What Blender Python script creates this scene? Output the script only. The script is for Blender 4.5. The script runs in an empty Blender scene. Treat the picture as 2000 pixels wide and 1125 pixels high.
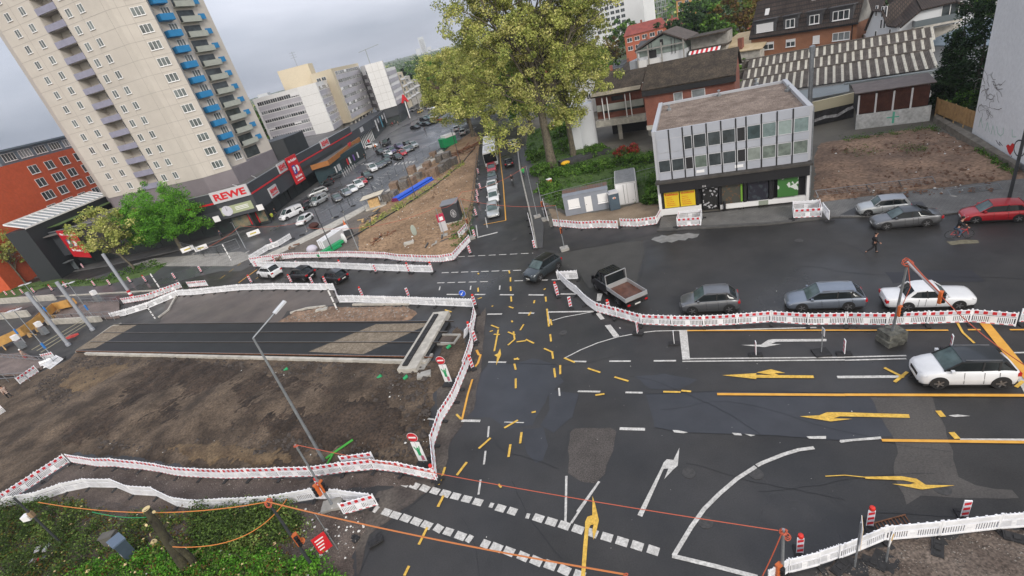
import bpy, bmesh, math, random
import numpy as np
from mathutils import Vector, Matrix
random.seed(7)
R = math.radians
SC = bpy.context.scene
COL = SC.collection
# ---------------------------------------------------------------- camera
FPX, PITCH, ROLL, CAMH = 950.0, R(27), R(15.2), 22.0
fwd = Vector((0, math.cos(PITCH), -math.sin(PITCH)))
rt = Vector((1, 0, 0)); up = rt.cross(fwd)
ix = math.cos(ROLL)*rt - math.sin(ROLL)*up
iy = math.sin(ROLL)*rt + math.cos(ROLL)*up
cd = bpy.data.cameras.new('camera'); cam = bpy.data.objects.new('camera', cd); COL.objects.link(cam)
cd.sensor_width = 36; cd.lens = FPX/2000*36; cd.clip_start = .5; cd.clip_end = 12000
m = Matrix.Identity(4)
for i in range(3):
 m[i][0] = ix[i]; m[i][1] = iy[i]; m[i][2] = -fwd[i]
m[2][3] = CAMH
cam.matrix_world = m; SC.camera = cam
# ---------------------------------------------------------------- sky and light
SUN_EL, SUN_AZ = R(30), R(165)
w = bpy.data.worlds.new('World'); SC.world = w; w.use_nodes = True
nt = w.node_tree; N = nt.nodes; L = nt.links; N.clear()
out = N.new('ShaderNodeOutputWorld'); bg = N.new('ShaderNodeBackground'); L.new(bg.outputs[0], out.inputs[0])
sky = N.new('ShaderNodeTexSky'); sky.sky_type = 'NISHITA'; sky.sun_disc = False
sky.sun_elevation = SUN_EL; sky.sun_rotation = SUN_AZ; sky.air_density = 1.0; sky.dust_density = 3.0
tc = N.new('ShaderNodeTexCoord'); mp = N.new('ShaderNodeMapping'); mp.inputs['Scale'].default_value = (1, 1, 4.0)
L.new(tc.outputs['Generated'], mp.inputs[0])
nz = N.new('ShaderNodeTexNoise'); nz.inputs['Scale'].default_value = 1.6; nz.inputs['Detail'].default_value = 5; nz.inputs['Roughness'].default_value = .45
L.new(mp.outputs[0], nz.inputs[0])
cr = N.new('ShaderNodeValToRGB'); L.new(nz.outputs[0], cr.inputs[0])
cr.color_ramp.elements[0].position = .38; cr.color_ramp.elements[0].color = (1.65, 2.1, 2.85, 1)
cr.color_ramp.elements[1].position = .66; cr.color_ramp.elements[1].color = (6.3, 6.55, 7.4, 1)
sx = N.new('ShaderNodeSeparateXYZ'); L.new(tc.outputs['Generated'], sx.inputs[0])
mr = N.new('ShaderNodeMapRange'); mr.inputs[1].default_value = -.02; mr.inputs[2].default_value = .45; mr.inputs[3].default_value = .8; mr.inputs[4].default_value = 1.75
L.new(sx.outputs[2], mr.inputs[0])
mu = N.new('ShaderNodeMix'); mu.data_type = 'RGBA'; mu.blend_type = 'MULTIPLY'; mu.inputs[0].default_value = 1
L.new(cr.outputs[0], mu.inputs[6]); L.new(mr.outputs[0], mu.inputs[7])
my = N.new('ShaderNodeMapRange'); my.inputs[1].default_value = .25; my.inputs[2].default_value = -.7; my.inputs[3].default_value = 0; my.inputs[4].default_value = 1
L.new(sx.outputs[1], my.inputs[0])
mo = N.new('ShaderNodeMix'); mo.data_type = 'RGBA'; mo.inputs[7].default_value = (13.5, 12.6, 11.6, 1)  # bright warm sky added behind the camera, out of view, to light the facades
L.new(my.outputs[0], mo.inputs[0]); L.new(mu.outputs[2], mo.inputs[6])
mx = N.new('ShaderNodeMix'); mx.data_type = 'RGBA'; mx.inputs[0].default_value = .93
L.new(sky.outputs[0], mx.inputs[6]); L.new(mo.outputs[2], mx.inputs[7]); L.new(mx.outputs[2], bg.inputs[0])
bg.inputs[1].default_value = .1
sd = bpy.data.lights.new('sun', 'SUN'); sd.energy = 1.5; sd.angle = R(14); sd.color = (1, .96, .9)
so = bpy.data.objects.new('sun', sd); COL.objects.link(so)
sdir = Vector((math.sin(SUN_AZ)*math.cos(SUN_EL), math.cos(SUN_AZ)*math.cos(SUN_EL), math.sin(SUN_EL)))
so.rotation_euler = sdir.to_track_quat('Z', 'Y').to_euler()
SC.view_settings.view_transform = 'Standard'; SC.view_settings.look = 'None'; SC.view_settings.gamma = 1
SC.view_settings.exposure = .3
# ---------------------------------------------------------------- helpers
def G(px, py, z=0.0):
 """point of the plane at height z that the photograph shows at pixel px,py (2000 px wide)"""
 d = fwd*FPX + ix*(px-1000) - iy*(py-562.5)
 t = (z-CAMH)/d.z
 return Vector((d.x*t, d.y*t, z))
def PZ(az, d, z=0.0):
 return Vector((d*math.sin(R(az)), d*math.cos(R(az)), z))
def tag(o, label=None, cat=None, group=None, kind=None):
 if label: o['label'] = label
 if cat: o['category'] = cat
 if group: o['group'] = group
 if kind: o['kind'] = kind
 return o
def empty(name, loc, rz=0.0, label=None, cat=None, group=None):
 o = bpy.data.objects.new(name, None); COL.objects.link(o); o.empty_display_size = .3
 o.location = loc; o.rotation_euler = (0, 0, rz)
 return tag(o, label, cat, group)
def link(name, me, parent=None, loc=None, rz=None, scale=None):
 o = bpy.data.objects.new(name, me); COL.objects.link(o)
 if parent is not None: o.parent = parent
 if loc is not None: o.location = loc
 if rz is not None: o.rotation_euler = (0, 0, rz)
 if scale is not None: o.scale = scale
 return o
class MB:
 def __init__(s): s.v = []; s.f = []; s.mi = []; s.ms = []; s.cur = 0
 def m(s, mat):
  if mat not in s.ms: s.ms.append(mat)
  s.cur = s.ms.index(mat); return s
 def add(s, vs, fs):
  b = len(s.v); s.v += [tuple(p) for p in vs]
  for f in fs: s.f.append([b+i for i in f]); s.mi.append(s.cur)
  return s
 def poly(s, pts): return s.add(pts, [list(range(len(pts)))])
 def box(s, x0, x1, y0, y1, z0, z1):
  return s.add([(x0,y0,z0),(x1,y0,z0),(x1,y1,z0),(x0,y1,z0),(x0,y0,z1),(x1,y0,z1),(x1,y1,z1),(x0,y1,z1)],
                     [(3,2,1,0),(4,5,6,7),(0,1,5,4),(1,2,6,5),(2,3,7,6),(3,0,4,7)])
 def bar(s, a, b, w_, h_, upv=(0,0,1)):
  a = Vector(a); b = Vector(b); d = (b-a).normalized(); u = Vector(upv)
  if abs(d.dot(u)) > .98: u = Vector((1,0,0))
  x = d.cross(u).normalized()*w_/2; y = x.cross(d).normalized()*h_/2
  P = [a-x-y, a+x-y, a+x+y, a-x+y, b-x-y, b+x-y, b+x+y, b-x+y]
  return s.add(P, [(0,1,2,3),(7,6,5,4),(0,4,5,1),(1,5,6,2),(2,6,7,3),(3,7,4,0)])
 def prism(s, pts, z0, z1, cap=True):
  n = len(pts); ar = sum(pts[i][0]*pts[(i+1)%n][1]-pts[(i+1)%n][0]*pts[i][1] for i in range(n))
  if ar < 0: pts = list(reversed(pts))
  vs = [(p[0],p[1],z0) for p in pts]+[(p[0],p[1],z1) for p in pts]
  fs = [(i,(i+1)%n,n+(i+1)%n,n+i) for i in range(n)]
  if cap: fs += [tuple(range(n,2*n)), tuple(reversed(range(n)))]
  return s.add(vs, fs)
 def tube(s, pts, r, n=8, cap=True):
  pts = [Vector(p) for p in pts]; rs = r if isinstance(r, (list,tuple)) else [r]*len(pts)
  vs = []; fs = []
  for i, p in enumerate(pts):
   d = (pts[min(i+1,len(pts)-1)]-pts[max(i-1,0)]).normalized()
   u = Vector((0,0,1)) if abs(d.z) < .9 else Vector((1,0,0))
   x = d.cross(u).normalized(); y = x.cross(d)
   for k in range(n):
    a = 2*math.pi*k/n; vs.append(p + (x*math.cos(a)+y*math.sin(a))*rs[i])
  for i in range(len(pts)-1):
   for k in range(n):
    k2 = (k+1)%n; fs.append((i*n+k, (i+1)*n+k, (i+1)*n+k2, i*n+k2))
  if cap: fs += [tuple(range(n)), tuple(reversed(range((len(pts)-1)*n, len(pts)*n)))]
  return s.add(vs, fs)
 def lathe(s, prof, c=(0,0), n=12):
  vs = []; fs = []
  for r_, z in prof:
   for k in range(n):
    a = 2*math.pi*k/n; vs.append((c[0]+r_*math.cos(a), c[1]+r_*math.sin(a), z))
  for i in range(len(prof)-1):
   for k in range(n):
    k2 = (k+1)%n; fs.append((i*n+k, i*n+k2, (i+1)*n+k2, (i+1)*n+k))
  fs += [tuple(reversed(range(n))), tuple(range((len(prof)-1)*n, len(prof)*n))]
  return s.add(vs, fs)
 def mesh(s, name='mesh', smooth=False):
  me = bpy.data.meshes.new(name); me.from_pydata([tuple(p) for p in s.v], [], s.f)
  for mt in s.ms: me.materials.append(mt)
  me.polygons.foreach_set('material_index', s.mi); me.update()
  if smooth:
   me.shade_smooth()
   try: me.set_sharp_from_angle(angle=R(smooth if smooth is not True else 35))
   except Exception: pass
  return me
 def build(s, name, parent=None, loc=None, rz=None, smooth=False):
  return link(name, s.mesh(name, smooth), parent, loc, rz)
 def xf(s, M):
  s.v = [tuple(M @ Vector(p)) for p in s.v]; return s
MATS = {}
def mat(name, col, rough=.8, metal=0.0, var=.0, scale=1.0, bump=0.0, bscale=None, col2=None, detail=6, spec=None, rvar=0.0, contrast=(.35,.65), fine=0.0, fscale=30):
 """plain procedural surface: colour mottled with two noises, optional bump"""
 if name in MATS: return MATS[name]
 m_ = bpy.data.materials.new(name); MATS[name] = m_; m_.use_nodes = True
 nt = m_.node_tree; N = nt.nodes; L = nt.links; b = N['Principled BSDF']
 b.inputs['Roughness'].default_value = rough; b.inputs['Metallic'].default_value = metal
 if spec is not None: b.inputs['Specular IOR Level'].default_value = spec
 c = tuple(col)+(1,); b.inputs['Base Color'].default_value = c
 if var or col2 or bump or fine or rvar:
  g = N.new('ShaderNodeNewGeometry') if True else None
  pos = g.outputs['Position']
  if name.startswith('o_'):
   t = N.new('ShaderNodeTexCoord'); pos = t.outputs['Object']
  n1 = N.new('ShaderNodeTexNoise'); n1.inputs['Scale'].default_value = scale; n1.inputs['Detail'].default_value = detail; L.new(pos, n1.inputs[0])
  n1.inputs['Roughness'].default_value = .6
  if var or col2 or fine:
   c2 = tuple(col2)+(1,) if col2 else tuple(min(1, k*(1+var)) for k in col)+(1,)
   c1 = c if col2 else tuple(k*(1-var) for k in col)+(1,)
   r_ = N.new('ShaderNodeValToRGB'); r_.color_ramp.elements[0].position = contrast[0]; r_.color_ramp.elements[1].position = contrast[1]
   r_.color_ramp.elements[0].color = c1; r_.color_ramp.elements[1].color = c2
   L.new(n1.outputs[0], r_.inputs[0]); src = r_.outputs[0]
   if fine:
    n3 = N.new('ShaderNodeTexNoise'); n3.inputs['Scale'].default_value = fscale; n3.inputs['Detail'].default_value = 3; L.new(pos, n3.inputs[0])
    mr = N.new('ShaderNodeMapRange'); mr.inputs[1].default_value = .3; mr.inputs[2].default_value = .7; mr.inputs[3].default_value = 1-fine; mr.inputs[4].default_value = 1+fine
    L.new(n3.outputs[0], mr.inputs[0])
    mm = N.new('ShaderNodeMix'); mm.data_type = 'RGBA'; mm.blend_type = 'MULTIPLY'; mm.inputs[0].default_value = 1
    L.new(src, mm.inputs[6]); L.new(mr.outputs[0], mm.inputs[7]); src = mm.outputs[2]
   L.new(src, b.inputs['Base Color'])
  if rvar:
   mr2 = N.new('ShaderNodeMapRange'); mr2.inputs[1].default_value = .35; mr2.inputs[2].default_value = .65
   mr2.inputs[3].default_value = max(.05, rough-rvar); mr2.inputs[4].default_value = min(1, rough+rvar)
   n4 = N.new('ShaderNodeTexNoise'); n4.inputs['Scale'].default_value = scale*.6; n4.inputs['Detail'].default_value = 4; L.new(pos, n4.inputs[0])
   L.new(n4.outputs[0], mr2.inputs[0]); L.new(mr2.outputs[0], b.inputs['Roughness'])
  if bump:
   n2 = N.new('ShaderNodeTexNoise'); n2.inputs['Scale'].default_value = bscale or scale*8; n2.inputs['Detail'].default_value = 5; L.new(pos, n2.inputs[0])
   bp = N.new('ShaderNodeBump'); bp.inputs['Strength'].default_value = 1; bp.inputs['Distance'].default_value = bump
   L.new(n2.outputs[0], bp.inputs['Height']); L.new(bp.outputs[0], b.inputs['Normal'])
 return m_
def tile_mat(name, c1, c2, mortar, bw, bh, ms=.02, rough=.8, rot=0.0, var=.3, vertical=False):
 """brick / slab / panel pattern laid in object space"""
 if name in MATS: return MATS[name]
 m_ = bpy.data.materials.new(name); MATS[name] = m_; m_.use_nodes = True
 nt = m_.node_tree; N = nt.nodes; L = nt.links; b = N['Principled BSDF']; b.inputs['Roughness'].default_value = rough
 t = N.new('ShaderNodeTexCoord'); pos = t.outputs['Object']
 if vertical:   # use (x+y along the wall, z)
  s_ = N.new('ShaderNodeSeparateXYZ'); L.new(pos, s_.inputs[0]); a = N.new('ShaderNodeMath'); L.new(s_.outputs[0], a.inputs[0]); L.new(s_.outputs[1], a.inputs[1])
  cb = N.new('ShaderNodeCombineXYZ'); L.new(a.outputs[0], cb.inputs[0]); L.new(s_.outputs[2], cb.inputs[1]); pos = cb.outputs[0]
 mp = N.new('ShaderNodeMapping'); mp.inputs['Rotation'].default_value = (0,0,rot); L.new(pos, mp.inputs[0])
 br = N.new('ShaderNodeTexBrick'); L.new(mp.outputs[0], br.inputs[0])
 br.inputs['Color1'].default_value = tuple(c1)+(1,); br.inputs['Color2'].default_value = tuple(c2)+(1,); br.inputs['Mortar'].default_value = tuple(mortar)+(1,)
 br.inputs['Scale'].default_value = 1; br.inputs['Brick Width'].default_value = bw; br.inputs['Row Height'].default_value = bh; br.inputs['Mortar Size'].default_value = ms
 n1 = N.new('ShaderNodeTexNoise'); n1.inputs['Scale'].default_value = .6; n1.inputs['Detail'].default_value = 6
 L.new(t.outputs['Object'], n1.inputs[0])
 mr = N.new('ShaderNodeMapRange'); mr.inputs[1].default_value = .3; mr.inputs[2].default_value = .7; mr.inputs[3].default_value = 1-var; mr.inputs[4].default_value = 1+var
 L.new(n1.outputs[0], mr.inputs[0])
 mm = N.new('ShaderNodeMix'); mm.data_type = 'RGBA'; mm.blend_type = 'MULTIPLY'; mm.inputs[0].default_value = 1
 L.new(br.outputs[0], mm.inputs[6]); L.new(mr.outputs[0], mm.inputs[7]); L.new(mm.outputs[2], b.inputs['Base Color'])
 return m_
M_WHITE = mat('white_paint', (.72,.72,.72), .5)
M_PLAST = mat('white_plastic', (.80,.81,.84), .45, var=.1, scale=2)
M_PLASTB = mat('white_plastic_back', (.70,.71,.74), .5, var=.1, scale=2)
M_RED = mat('reflective_red', (.5,.02,.03), .4)
M_REFW = mat('reflective_white', (.55,.55,.62), .35)
M_RUB = mat('rubber', (.02,.02,.022), .8, var=.3, scale=4)
M_STEEL = mat('galvanised_steel', (.30,.32,.34), .45, .6, var=.15, scale=3)
M_DSTEEL = mat('dark_steel', (.05,.055,.06), .5, .3)
M_ORANGE = mat('orange_plastic', (.6,.14,.03), .5)
M_ORED = mat('orange_red_cable', (.45,.09,.045), .5)
M_GLASS = mat('window_glass', (.05,.06,.065), .08, var=.5, scale=.5)
M_GLASSL = mat('window_glass_light', (.2,.22,.23), .2, var=.3, scale=.7)
M_FRAME = mat('window_frame_white', (.75,.75,.76), .5)
M_BLACK = mat('black', (.012,.012,.014), .5)
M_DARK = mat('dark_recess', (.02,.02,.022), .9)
M_CONC = mat('concrete', (.30,.29,.27), .85, var=.2, scale=1.2, bump=.01)
M_CONCL = mat('concrete_light', (.42,.40,.36), .85, var=.2, scale=1.5, bump=.01)
M_WOOD = mat('raw_wood', (.5,.33,.15), .7, var=.25, scale=3)
M_RUST = mat('rust', (.16,.07,.035), .8, var=.4, scale=6)
M_GREEN = mat('green_plastic', (.01,.28,.10), .5)
M_BLUE = mat('blue_plastic', (.02,.10,.6), .4)
M_REDP = mat('red_paint', (.55,.02,.03), .4)
M_LAMPR = mat('red_lamp_lens', (.6,.03,.02), .2)
def pip(x, y, poly):
 c = False; n = len(poly); j = n-1
 for i in range(n):
  if (poly[i][1] > y) != (poly[j][1] > y) and x < (poly[j][0]-poly[i][0])*(y-poly[i][1])/(poly[j][1]-poly[i][1])+poly[i][0]: c = not c
  j = i
 return c
# ---------------------------------------------------------------- ground
def P2(pxs): return [G(*p).xy for p in pxs]
M_ASPH = mat('asphalt', (.018,.0175,.0175), .48, scale=.2, col2=(.036,.034,.033), bump=.006, bscale=25, rvar=.22, fine=.2, fscale=14)
M_ASPH2 = mat('asphalt_lot', (.05,.052,.056), .36, scale=.12, col2=(.10,.103,.11), rvar=.2, fine=.12, fscale=6)
M_ASPHN = mat('asphalt_patch_new', (.026,.028,.034), .42, scale=.5, col2=(.036,.038,.045), rvar=.12, fine=.15)
M_ASPHO = mat('asphalt_patch_old', (.055,.050,.046), .6, scale=.4, col2=(.075,.068,.062), fine=.25, fscale=12)
M_ASPHG = mat('asphalt_coarse', (.055,.048,.044), .8, scale=.8, col2=(.078,.068,.063), fine=.6, fscale=16)
M_PATH = mat('asphalt_brownish', (.075,.064,.06), .55, scale=.3, col2=(.12,.10,.09), rvar=.15, fine=.18)
M_SOILD = mat('soil_dark', (.040,.027,.018), .95, scale=.3, col2=(.125,.09,.062), bump=.05, bscale=9, fine=.45, fscale=6, contrast=(.40,.62))
M_SOILB = mat('soil_brown', (.20,.125,.07), .95, scale=.2, col2=(.32,.21,.125), bump=.05, bscale=5, fine=.35, fscale=3)
M_SOILR = mat('soil_reddish', (.13,.085,.06), .95, scale=.25, col2=(.26,.17,.115), bump=.05, bscale=5, fine=.4, fscale=3)
M_SOILG = mat('gravel_grey', (.06,.045,.038), .95, scale=.5, col2=(.12,.095,.082), bump=.03, bscale=20, fine=.5, fscale=14)
M_GRASS = mat('grass_green', (.035,.075,.012), .9, scale=.5, col2=(.07,.12,.025), fine=.4, fscale=8)
M_FARG = mat('far_ground', (.035,.06,.018), .95, scale=.01, col2=(.07,.09,.03))
M_YARD = mat('yard_ground', (.08,.075,.065), .9, scale=.15, col2=(.13,.12,.10), fine=.2)
M_PAVE = tile_mat('paving_slabs', (.125,.122,.118), (.15,.147,.14), (.07,.07,.068), .3, .3, .012, .7, R(28), .25)
M_PAVEL = tile_mat('paving_light', (.26,.25,.235), (.31,.30,.28), (.16,.155,.15), .6, .3, .02, .75, R(-25), .2)
def sheet(name, pts, z, m_, thick=None):
 b = MB().m(m_)
 if thick: b.prism([(p[0],p[1]) for p in pts], z-thick, z)
 else: b.poly([(p[0],p[1],z) for p in pts])
 o = b.build(name)
 bm = bmesh.new(); bm.from_mesh(o.data); bmesh.ops.triangulate(bm, faces=[f for f in bm.faces if len(f.verts) > 4])
 for f in bm.faces:
  if not thick and f.normal.z < 0: f.normal_flip()
 bm.to_mesh(o.data); bm.free()
 return tag(o, kind='structure')
sheet('ground', [(-5000,-3000),(6000,-3000),(6000,9000),(-5000,9000)], -.3, M_FARG)
sheet('road', [(-260,-12),(140,-12),(140,60),(60,260),(-10,430),(-260,430)], 0, M_ASPH, .2)
def wob(p, f, s=0.0):
 """cheap smooth noise from sines, vectorised"""
 x, y = p
 return (np.sin(x*f+1.3+s)*np.cos(y*f*1.13+.7+s) + .6*np.sin(x*f*2.3+y*f*1.7+2+s) + .4*np.cos(x*f*4.1-y*f*3.7+s) + .3*np.sin(x*f*8.3+s)*np.sin(y*f*7.9))/2.3
def terrain(name, poly, res, amp, m_, base=.05, edge=1.2, f=.5, rough=.05, holes=None, rag=.3, kind='structure', seed=0.0, extra=None):
 poly = [tuple(p) for p in poly]; P = np.array(poly)
 x0, y0 = P.min(0)-1; x1, y1 = P.max(0)+1
 nx = int((x1-x0)/res)+2; ny = int((y1-y0)/res)+2
 X, Y = np.meshgrid(np.linspace(x0,x1,nx), np.linspace(y0,y1,ny), indexing='ij')
 ins = np.zeros(X.shape, bool); D = np.full(X.shape, 1e9); n = len(poly)
 for i in range(n):
  ax, ay = poly[i]; bx, by = poly[(i+1)%n]
  with np.errstate(divide='ignore', invalid='ignore'):
   c = ((ay > Y) != (by > Y)) & (X < (bx-ax)*(Y-ay)/((by-ay) if by != ay else 1e-9)+ax)
  ins ^= c
  dx, dy = bx-ax, by-ay; t = np.clip(((X-ax)*dx+(Y-ay)*dy)/(dx*dx+dy*dy+1e-9), 0, 1)
  D = np.minimum(D, np.hypot(X-ax-t*dx, Y-ay-t*dy))
 S = np.where(ins, D, -D) + rag*wob((X,Y), 2.2, seed)
 k = np.clip(S/edge, -1, 1)
 rng = np.random.RandomState(int(seed*10)+3)
 Z = np.where(k > 0, base*np.minimum(1, k*4) + amp*np.clip(k,0,1)*(.5+.5*wob((X,Y), f, seed)) + rough*rng.rand(*X.shape)*np.clip(k*2,0,1), k*.25)
 if extra is not None: Z = Z + extra(X, Y)*np.clip(k,0,1)
 keep = S > -.8
 idx = -np.ones(X.shape, int); fs = []
 q = keep[:-1,:-1] & keep[1:,:-1] & keep[1:,1:] & keep[:-1,1:]
 I, J = np.nonzero(q); used = np.zeros(X.shape, bool)
 for a, b_ in ((0,0),(1,0),(1,1),(0,1)): used[I+a, J+b_] = True
 idx[used] = np.arange(used.sum())
 vs = np.stack([X[used], Y[used], Z[used]], 1)
 fs = np.stack([idx[I,J], idx[I+1,J], idx[I+1,J+1], idx[I,J+1]], 1)
 me = bpy.data.meshes.new(name); me.from_pydata(vs.tolist(), [], fs.tolist()); me.materials.append(m_); me.shade_smooth()
 o = link(name, me); return tag(o, kind=kind)
sheet('parking_lot', P2([(470,530),(600,460),(730,395),(800,350),(905,255),(880,215),(800,205),(690,260),(690,300),(560,385),(420,470),(120,560),(-60,590),(-60,640),(100,640),(300,560),(430,530)]), .012, M_ASPH2)
sheet('pavement_slab', P2([(60,545),(210,520),(400,478),(520,437),(560,405),(640,362),(735,300),(760,262),(815,232),(803,216),(740,240),(600,350),(440,440),(200,470),(50,500)]), .11, mat('shop_pavement', (.085,.085,.088), .5, scale=.4, col2=(.14,.14,.14), fine=.15), .12)
sheet('yard', P2([(1075,444),(1060,395),(1050,340),(1018,250),(1010,200),(1180,150),(1500,30),(1990,60),(2040,330),(1990,400),(1600,390),(1290,424)]), .03, M_YARD)
sheet('pavement', P2([(1287,448),(1400,442),(1500,437),(1622,425),(1700,424),(1800,424),(1830,422),(1900,414),(2060,400),(2060,345),(1990,352),(1700,385),(1577,400),(1292,426)]), .12, M_PAVE, .13)
sheet('pavement_bay', P2([(1640,422),(1680,402),(1800,396),(1820,420),(1760,424)]), .128, M_ASPH)
M_KERB = mat('kerb_dark', (.075,.073,.07), .8, var=.2, scale=2)
sheet('kerb', P2([(1283,452),(1287,447),(1400,441),(1500,436),(1622,424),(1625,427),(1500,440),(1400,446)]), .125, M_KERB, .13)
sheet('pavement', P2([(1013,290),(1030,380),(1047,485),(1060,485),(1062,445),(1060,400),(1048,340),(1030,285)]), .10, mat('dark_pavement', (.05,.05,.052), .6, scale=.4, col2=(.07,.07,.07), fine=.2), .11)
sheet('kerb', P2([(1010,290),(1014,330),(1036,425),(1047,486),(1050,486),(1039,425),(1017,330),(1012,290)]), .13, M_CONC, .13)
sheet('kerb_strip', P2([(490,512),(560,480),(640,440),(720,398),(770,362),(862,293),(868,297),(800,352),(735,398),(650,447),(570,486),(500,516)]), .10, M_CONCL, .1)
sheet('pavement_left', P2([(300,505),(470,492),(500,500),(455,520),(250,520)]), .07, M_PAVEL, .07)
PT = [('asphalt_patch', M_ASPHN, [(915,760),(955,708),(1000,712),(1040,700),(1085,712),(1100,745),(1070,775),(1060,795),(1040,830),(990,838),(960,815),(905,815)]),
 ('asphalt_patch', M_ASPHN, [(1262,770),(1400,764),(1700,768),(1735,790),(1760,850),(1640,860),(1500,850),(1330,845),(1280,835)]),
 ('asphalt_patch', M_ASPHN, [(1020,838),(1060,835),(1070,870),(1060,900),(1045,905),(1030,885)]),
 ('asphalt_patch', M_ASPHN, [(1240,735),(1300,730),(1360,742),(1330,760),(1270,760)]),
 ('asphalt_patch_light', M_ASPHO, [(1700,775),(1820,775),(1850,850),(1870,930),(1905,950),(1975,958),(1990,975),(1890,972),(1800,968),(1770,985),(1745,930),(1752,870)]),
 ('asphalt_patch_coarse', M_ASPHG, [(1122,838),(1190,836),(1202,842),(1198,880),(1180,925),(1160,943),(1135,940),(1112,925),(1110,880),(1115,845)]),
 ('asphalt_patch_dark', mat('patch_rect', (.016,.016,.02), .5), [(1728,532),(1895,527),(1925,550),(1745,553)]),
 ('asphalt_patch_dark', mat('asphalt_side', (.018,.018,.02), .5, scale=.4, col2=(.032,.03,.03), rvar=.1), [(1065,485),(1060,445),(1290,448),(1284,455),(1180,478),(1110,490)]),
 ('asphalt_patch_brown', M_PATH, [(330,575),(372,562),(470,568),(655,566),(668,592),(640,598),(560,608),(545,632),(312,632),(322,600)]),
 ('asphalt_patch_brown', mat('asphalt_worn', (.045,.036,.032), .8, scale=.5, col2=(.10,.085,.072), fine=.35, fscale=6), [(855,745),(905,745),(925,690),(932,620),(950,600),(940,720),(925,800),(880,860),(868,935),(720,1045),(700,1130),(690,1020),(740,960),(850,930)]),
 ('road_marking_faded', mat('faded_tan', (.16,.145,.10), .8, var=.2, scale=4), [(1848,472),(1880,469),(1908,469),(1912,475),(1882,477),(1855,479)]),
 ('asphalt_patch_old', mat('asphalt_mid', (.040,.038,.034), .6, scale=.6, col2=(.052,.049,.045), fine=.2, fscale=12), [(1060,500),(1110,492),(1180,479),(1255,470),(1258,500),(1245,540),(1243,560),(1215,572),(1150,562),(1130,530),(1100,520)]),
 ('asphalt_patch', M_ASPHN, [(1070,760),(1130,770),(1120,815),(1080,845),(1055,830),(1075,800)])]
for i, (n_, m_, pp) in enumerate(PT):
 g = P2(pp); q = []; rr = random.Random(i)
 for a, b in zip(g, g[1:]+g[:1]):
  k = max(1, int((b-a).length/.5))
  for j in range(k):
   t = j/k; q.append(a.lerp(b, t)+Vector((rr.uniform(-.06,.06), rr.uniform(-.06,.06))))
 sheet(n_, q, .003+.0011*i, m_)
sheet('cement_stain', P2([(1272,468),(1279,463),(1287,462),(1293,459),(1303,461),(1318,457),(1332,458),(1345,455),(1356,457),(1366,457),(1362,463),(1352,466),(1345,465),(1338,470),(1325,469),(1312,474),(1303,472),(1292,475),(1283,472)]), .0155, mat('cement', (.2,.2,.195), .5, var=.2, scale=1.5))
SITE = [(-30,1000),(-60,860),(-40,740),(60,735),(130,705),(150,688),(848,706),(893,634),(905,650),(912,690),(895,735),(850,765),(838,820),(850,880),(845,918),(786,912),(733,905),(640,912),(560,918),(470,922),(400,918),(330,905),(270,892),(200,890),(150,885),(120,895)]
M_DUG = mat('soil_dug', (.020,.013,.009), .95, scale=.5, col2=(.065,.044,.031), bump=.06, bscale=7, fine=.6, fscale=6)
M_SOILO = mat('soil_ochre', (.07,.045,.026), .95, scale=.5, col2=(.16,.11,.062), bump=.02, fine=.4, fscale=6)
terrain('dug_soil', P2([(90,850),(150,790),(230,735),(330,700),(430,712),(560,735),(700,760),(790,800),(800,850),(740,885),(640,880),(560,862),(420,850),(300,845),(200,860),(120,880)]), .22, .3, M_DUG, base=.22, f=.9, rough=.16, edge=1.6, rag=.7, seed=21)
terrain('ochre_soil', P2([(110,760),(150,722),(250,712),(300,722),(240,750),(170,775)]), .25, .1, M_SOILO, base=.26, rough=.05, edge=1.5, rag=.8, seed=22)
terrain('ochre_soil', P2([(300,880),(330,865),(420,862),(570,885),(575,905),(520,912),(400,905)]), .25, .06, M_SOILO, base=.26, rough=.04, edge=1.2, rag=.6, seed=23)
def mounds(X, Y):
 Z = np.zeros(X.shape)
 for (px, py, r, h) in [(300,800,3.5,.45),(400,815,3,.5),(520,800,3,.45),(620,790,2.5,.35),(700,780,2,.25),(230,760,3.5,.4),(160,820,3,.35),(450,760,2.5,.3),(90,840,2,.3)]:
  g = G(px, py); Z += h*np.exp(-((X-g.x)**2+(Y-g.y)**2)/(r*r))
 return Z
terrain('construction_soil', P2(SITE), .22, .16, M_SOILD, f=.45, rough=.07, extra=mounds, seed=1)
terrain('trodden_path_soil', P2([(-40,1010),(40,978),(140,905),(200,910),(280,918),(450,935),(613,934),(733,920),(850,940),(820,950),(735,950),(640,960),(560,980),(480,1000),(380,1010),(260,990),(170,975),(90,985),(0,1010)]), .3, .05, M_SOILG, base=.03, rough=.03, seed=2)
terrain('dirt_plot', P2([(515,507),(560,500),(700,490),(700,440),(770,385),(800,350),(850,310),(880,285),(925,255),(938,270),(930,330),(925,400),(915,450),(885,495),(838,505),(740,500),(600,503)]), .5, .25, M_SOILB, f=.25, rough=.05, seed=3)
terrain('dirt_track', P2([(495,508),(560,484),(650,445),(735,400),(770,375),(800,360),(760,400),(700,445),(700,490),(600,500),(520,506)]), .5, .06, mat('dirt_grey', (.10,.085,.075), .9, scale=.2, col2=(.17,.145,.12), fine=.25, fscale=3), base=.04, rough=.02, seed=4)
terrain('vacant_lot_soil', P2([(1588,400),(1590,300),(1600,280),(1680,268),(1815,248),(1850,262),(1940,300),(1985,330),(2060,360),(2050,400),(1990,350),(1700,383),(1600,398)]), .4, .35, M_SOILR, f=.35, rough=.07, seed=5)
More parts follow.
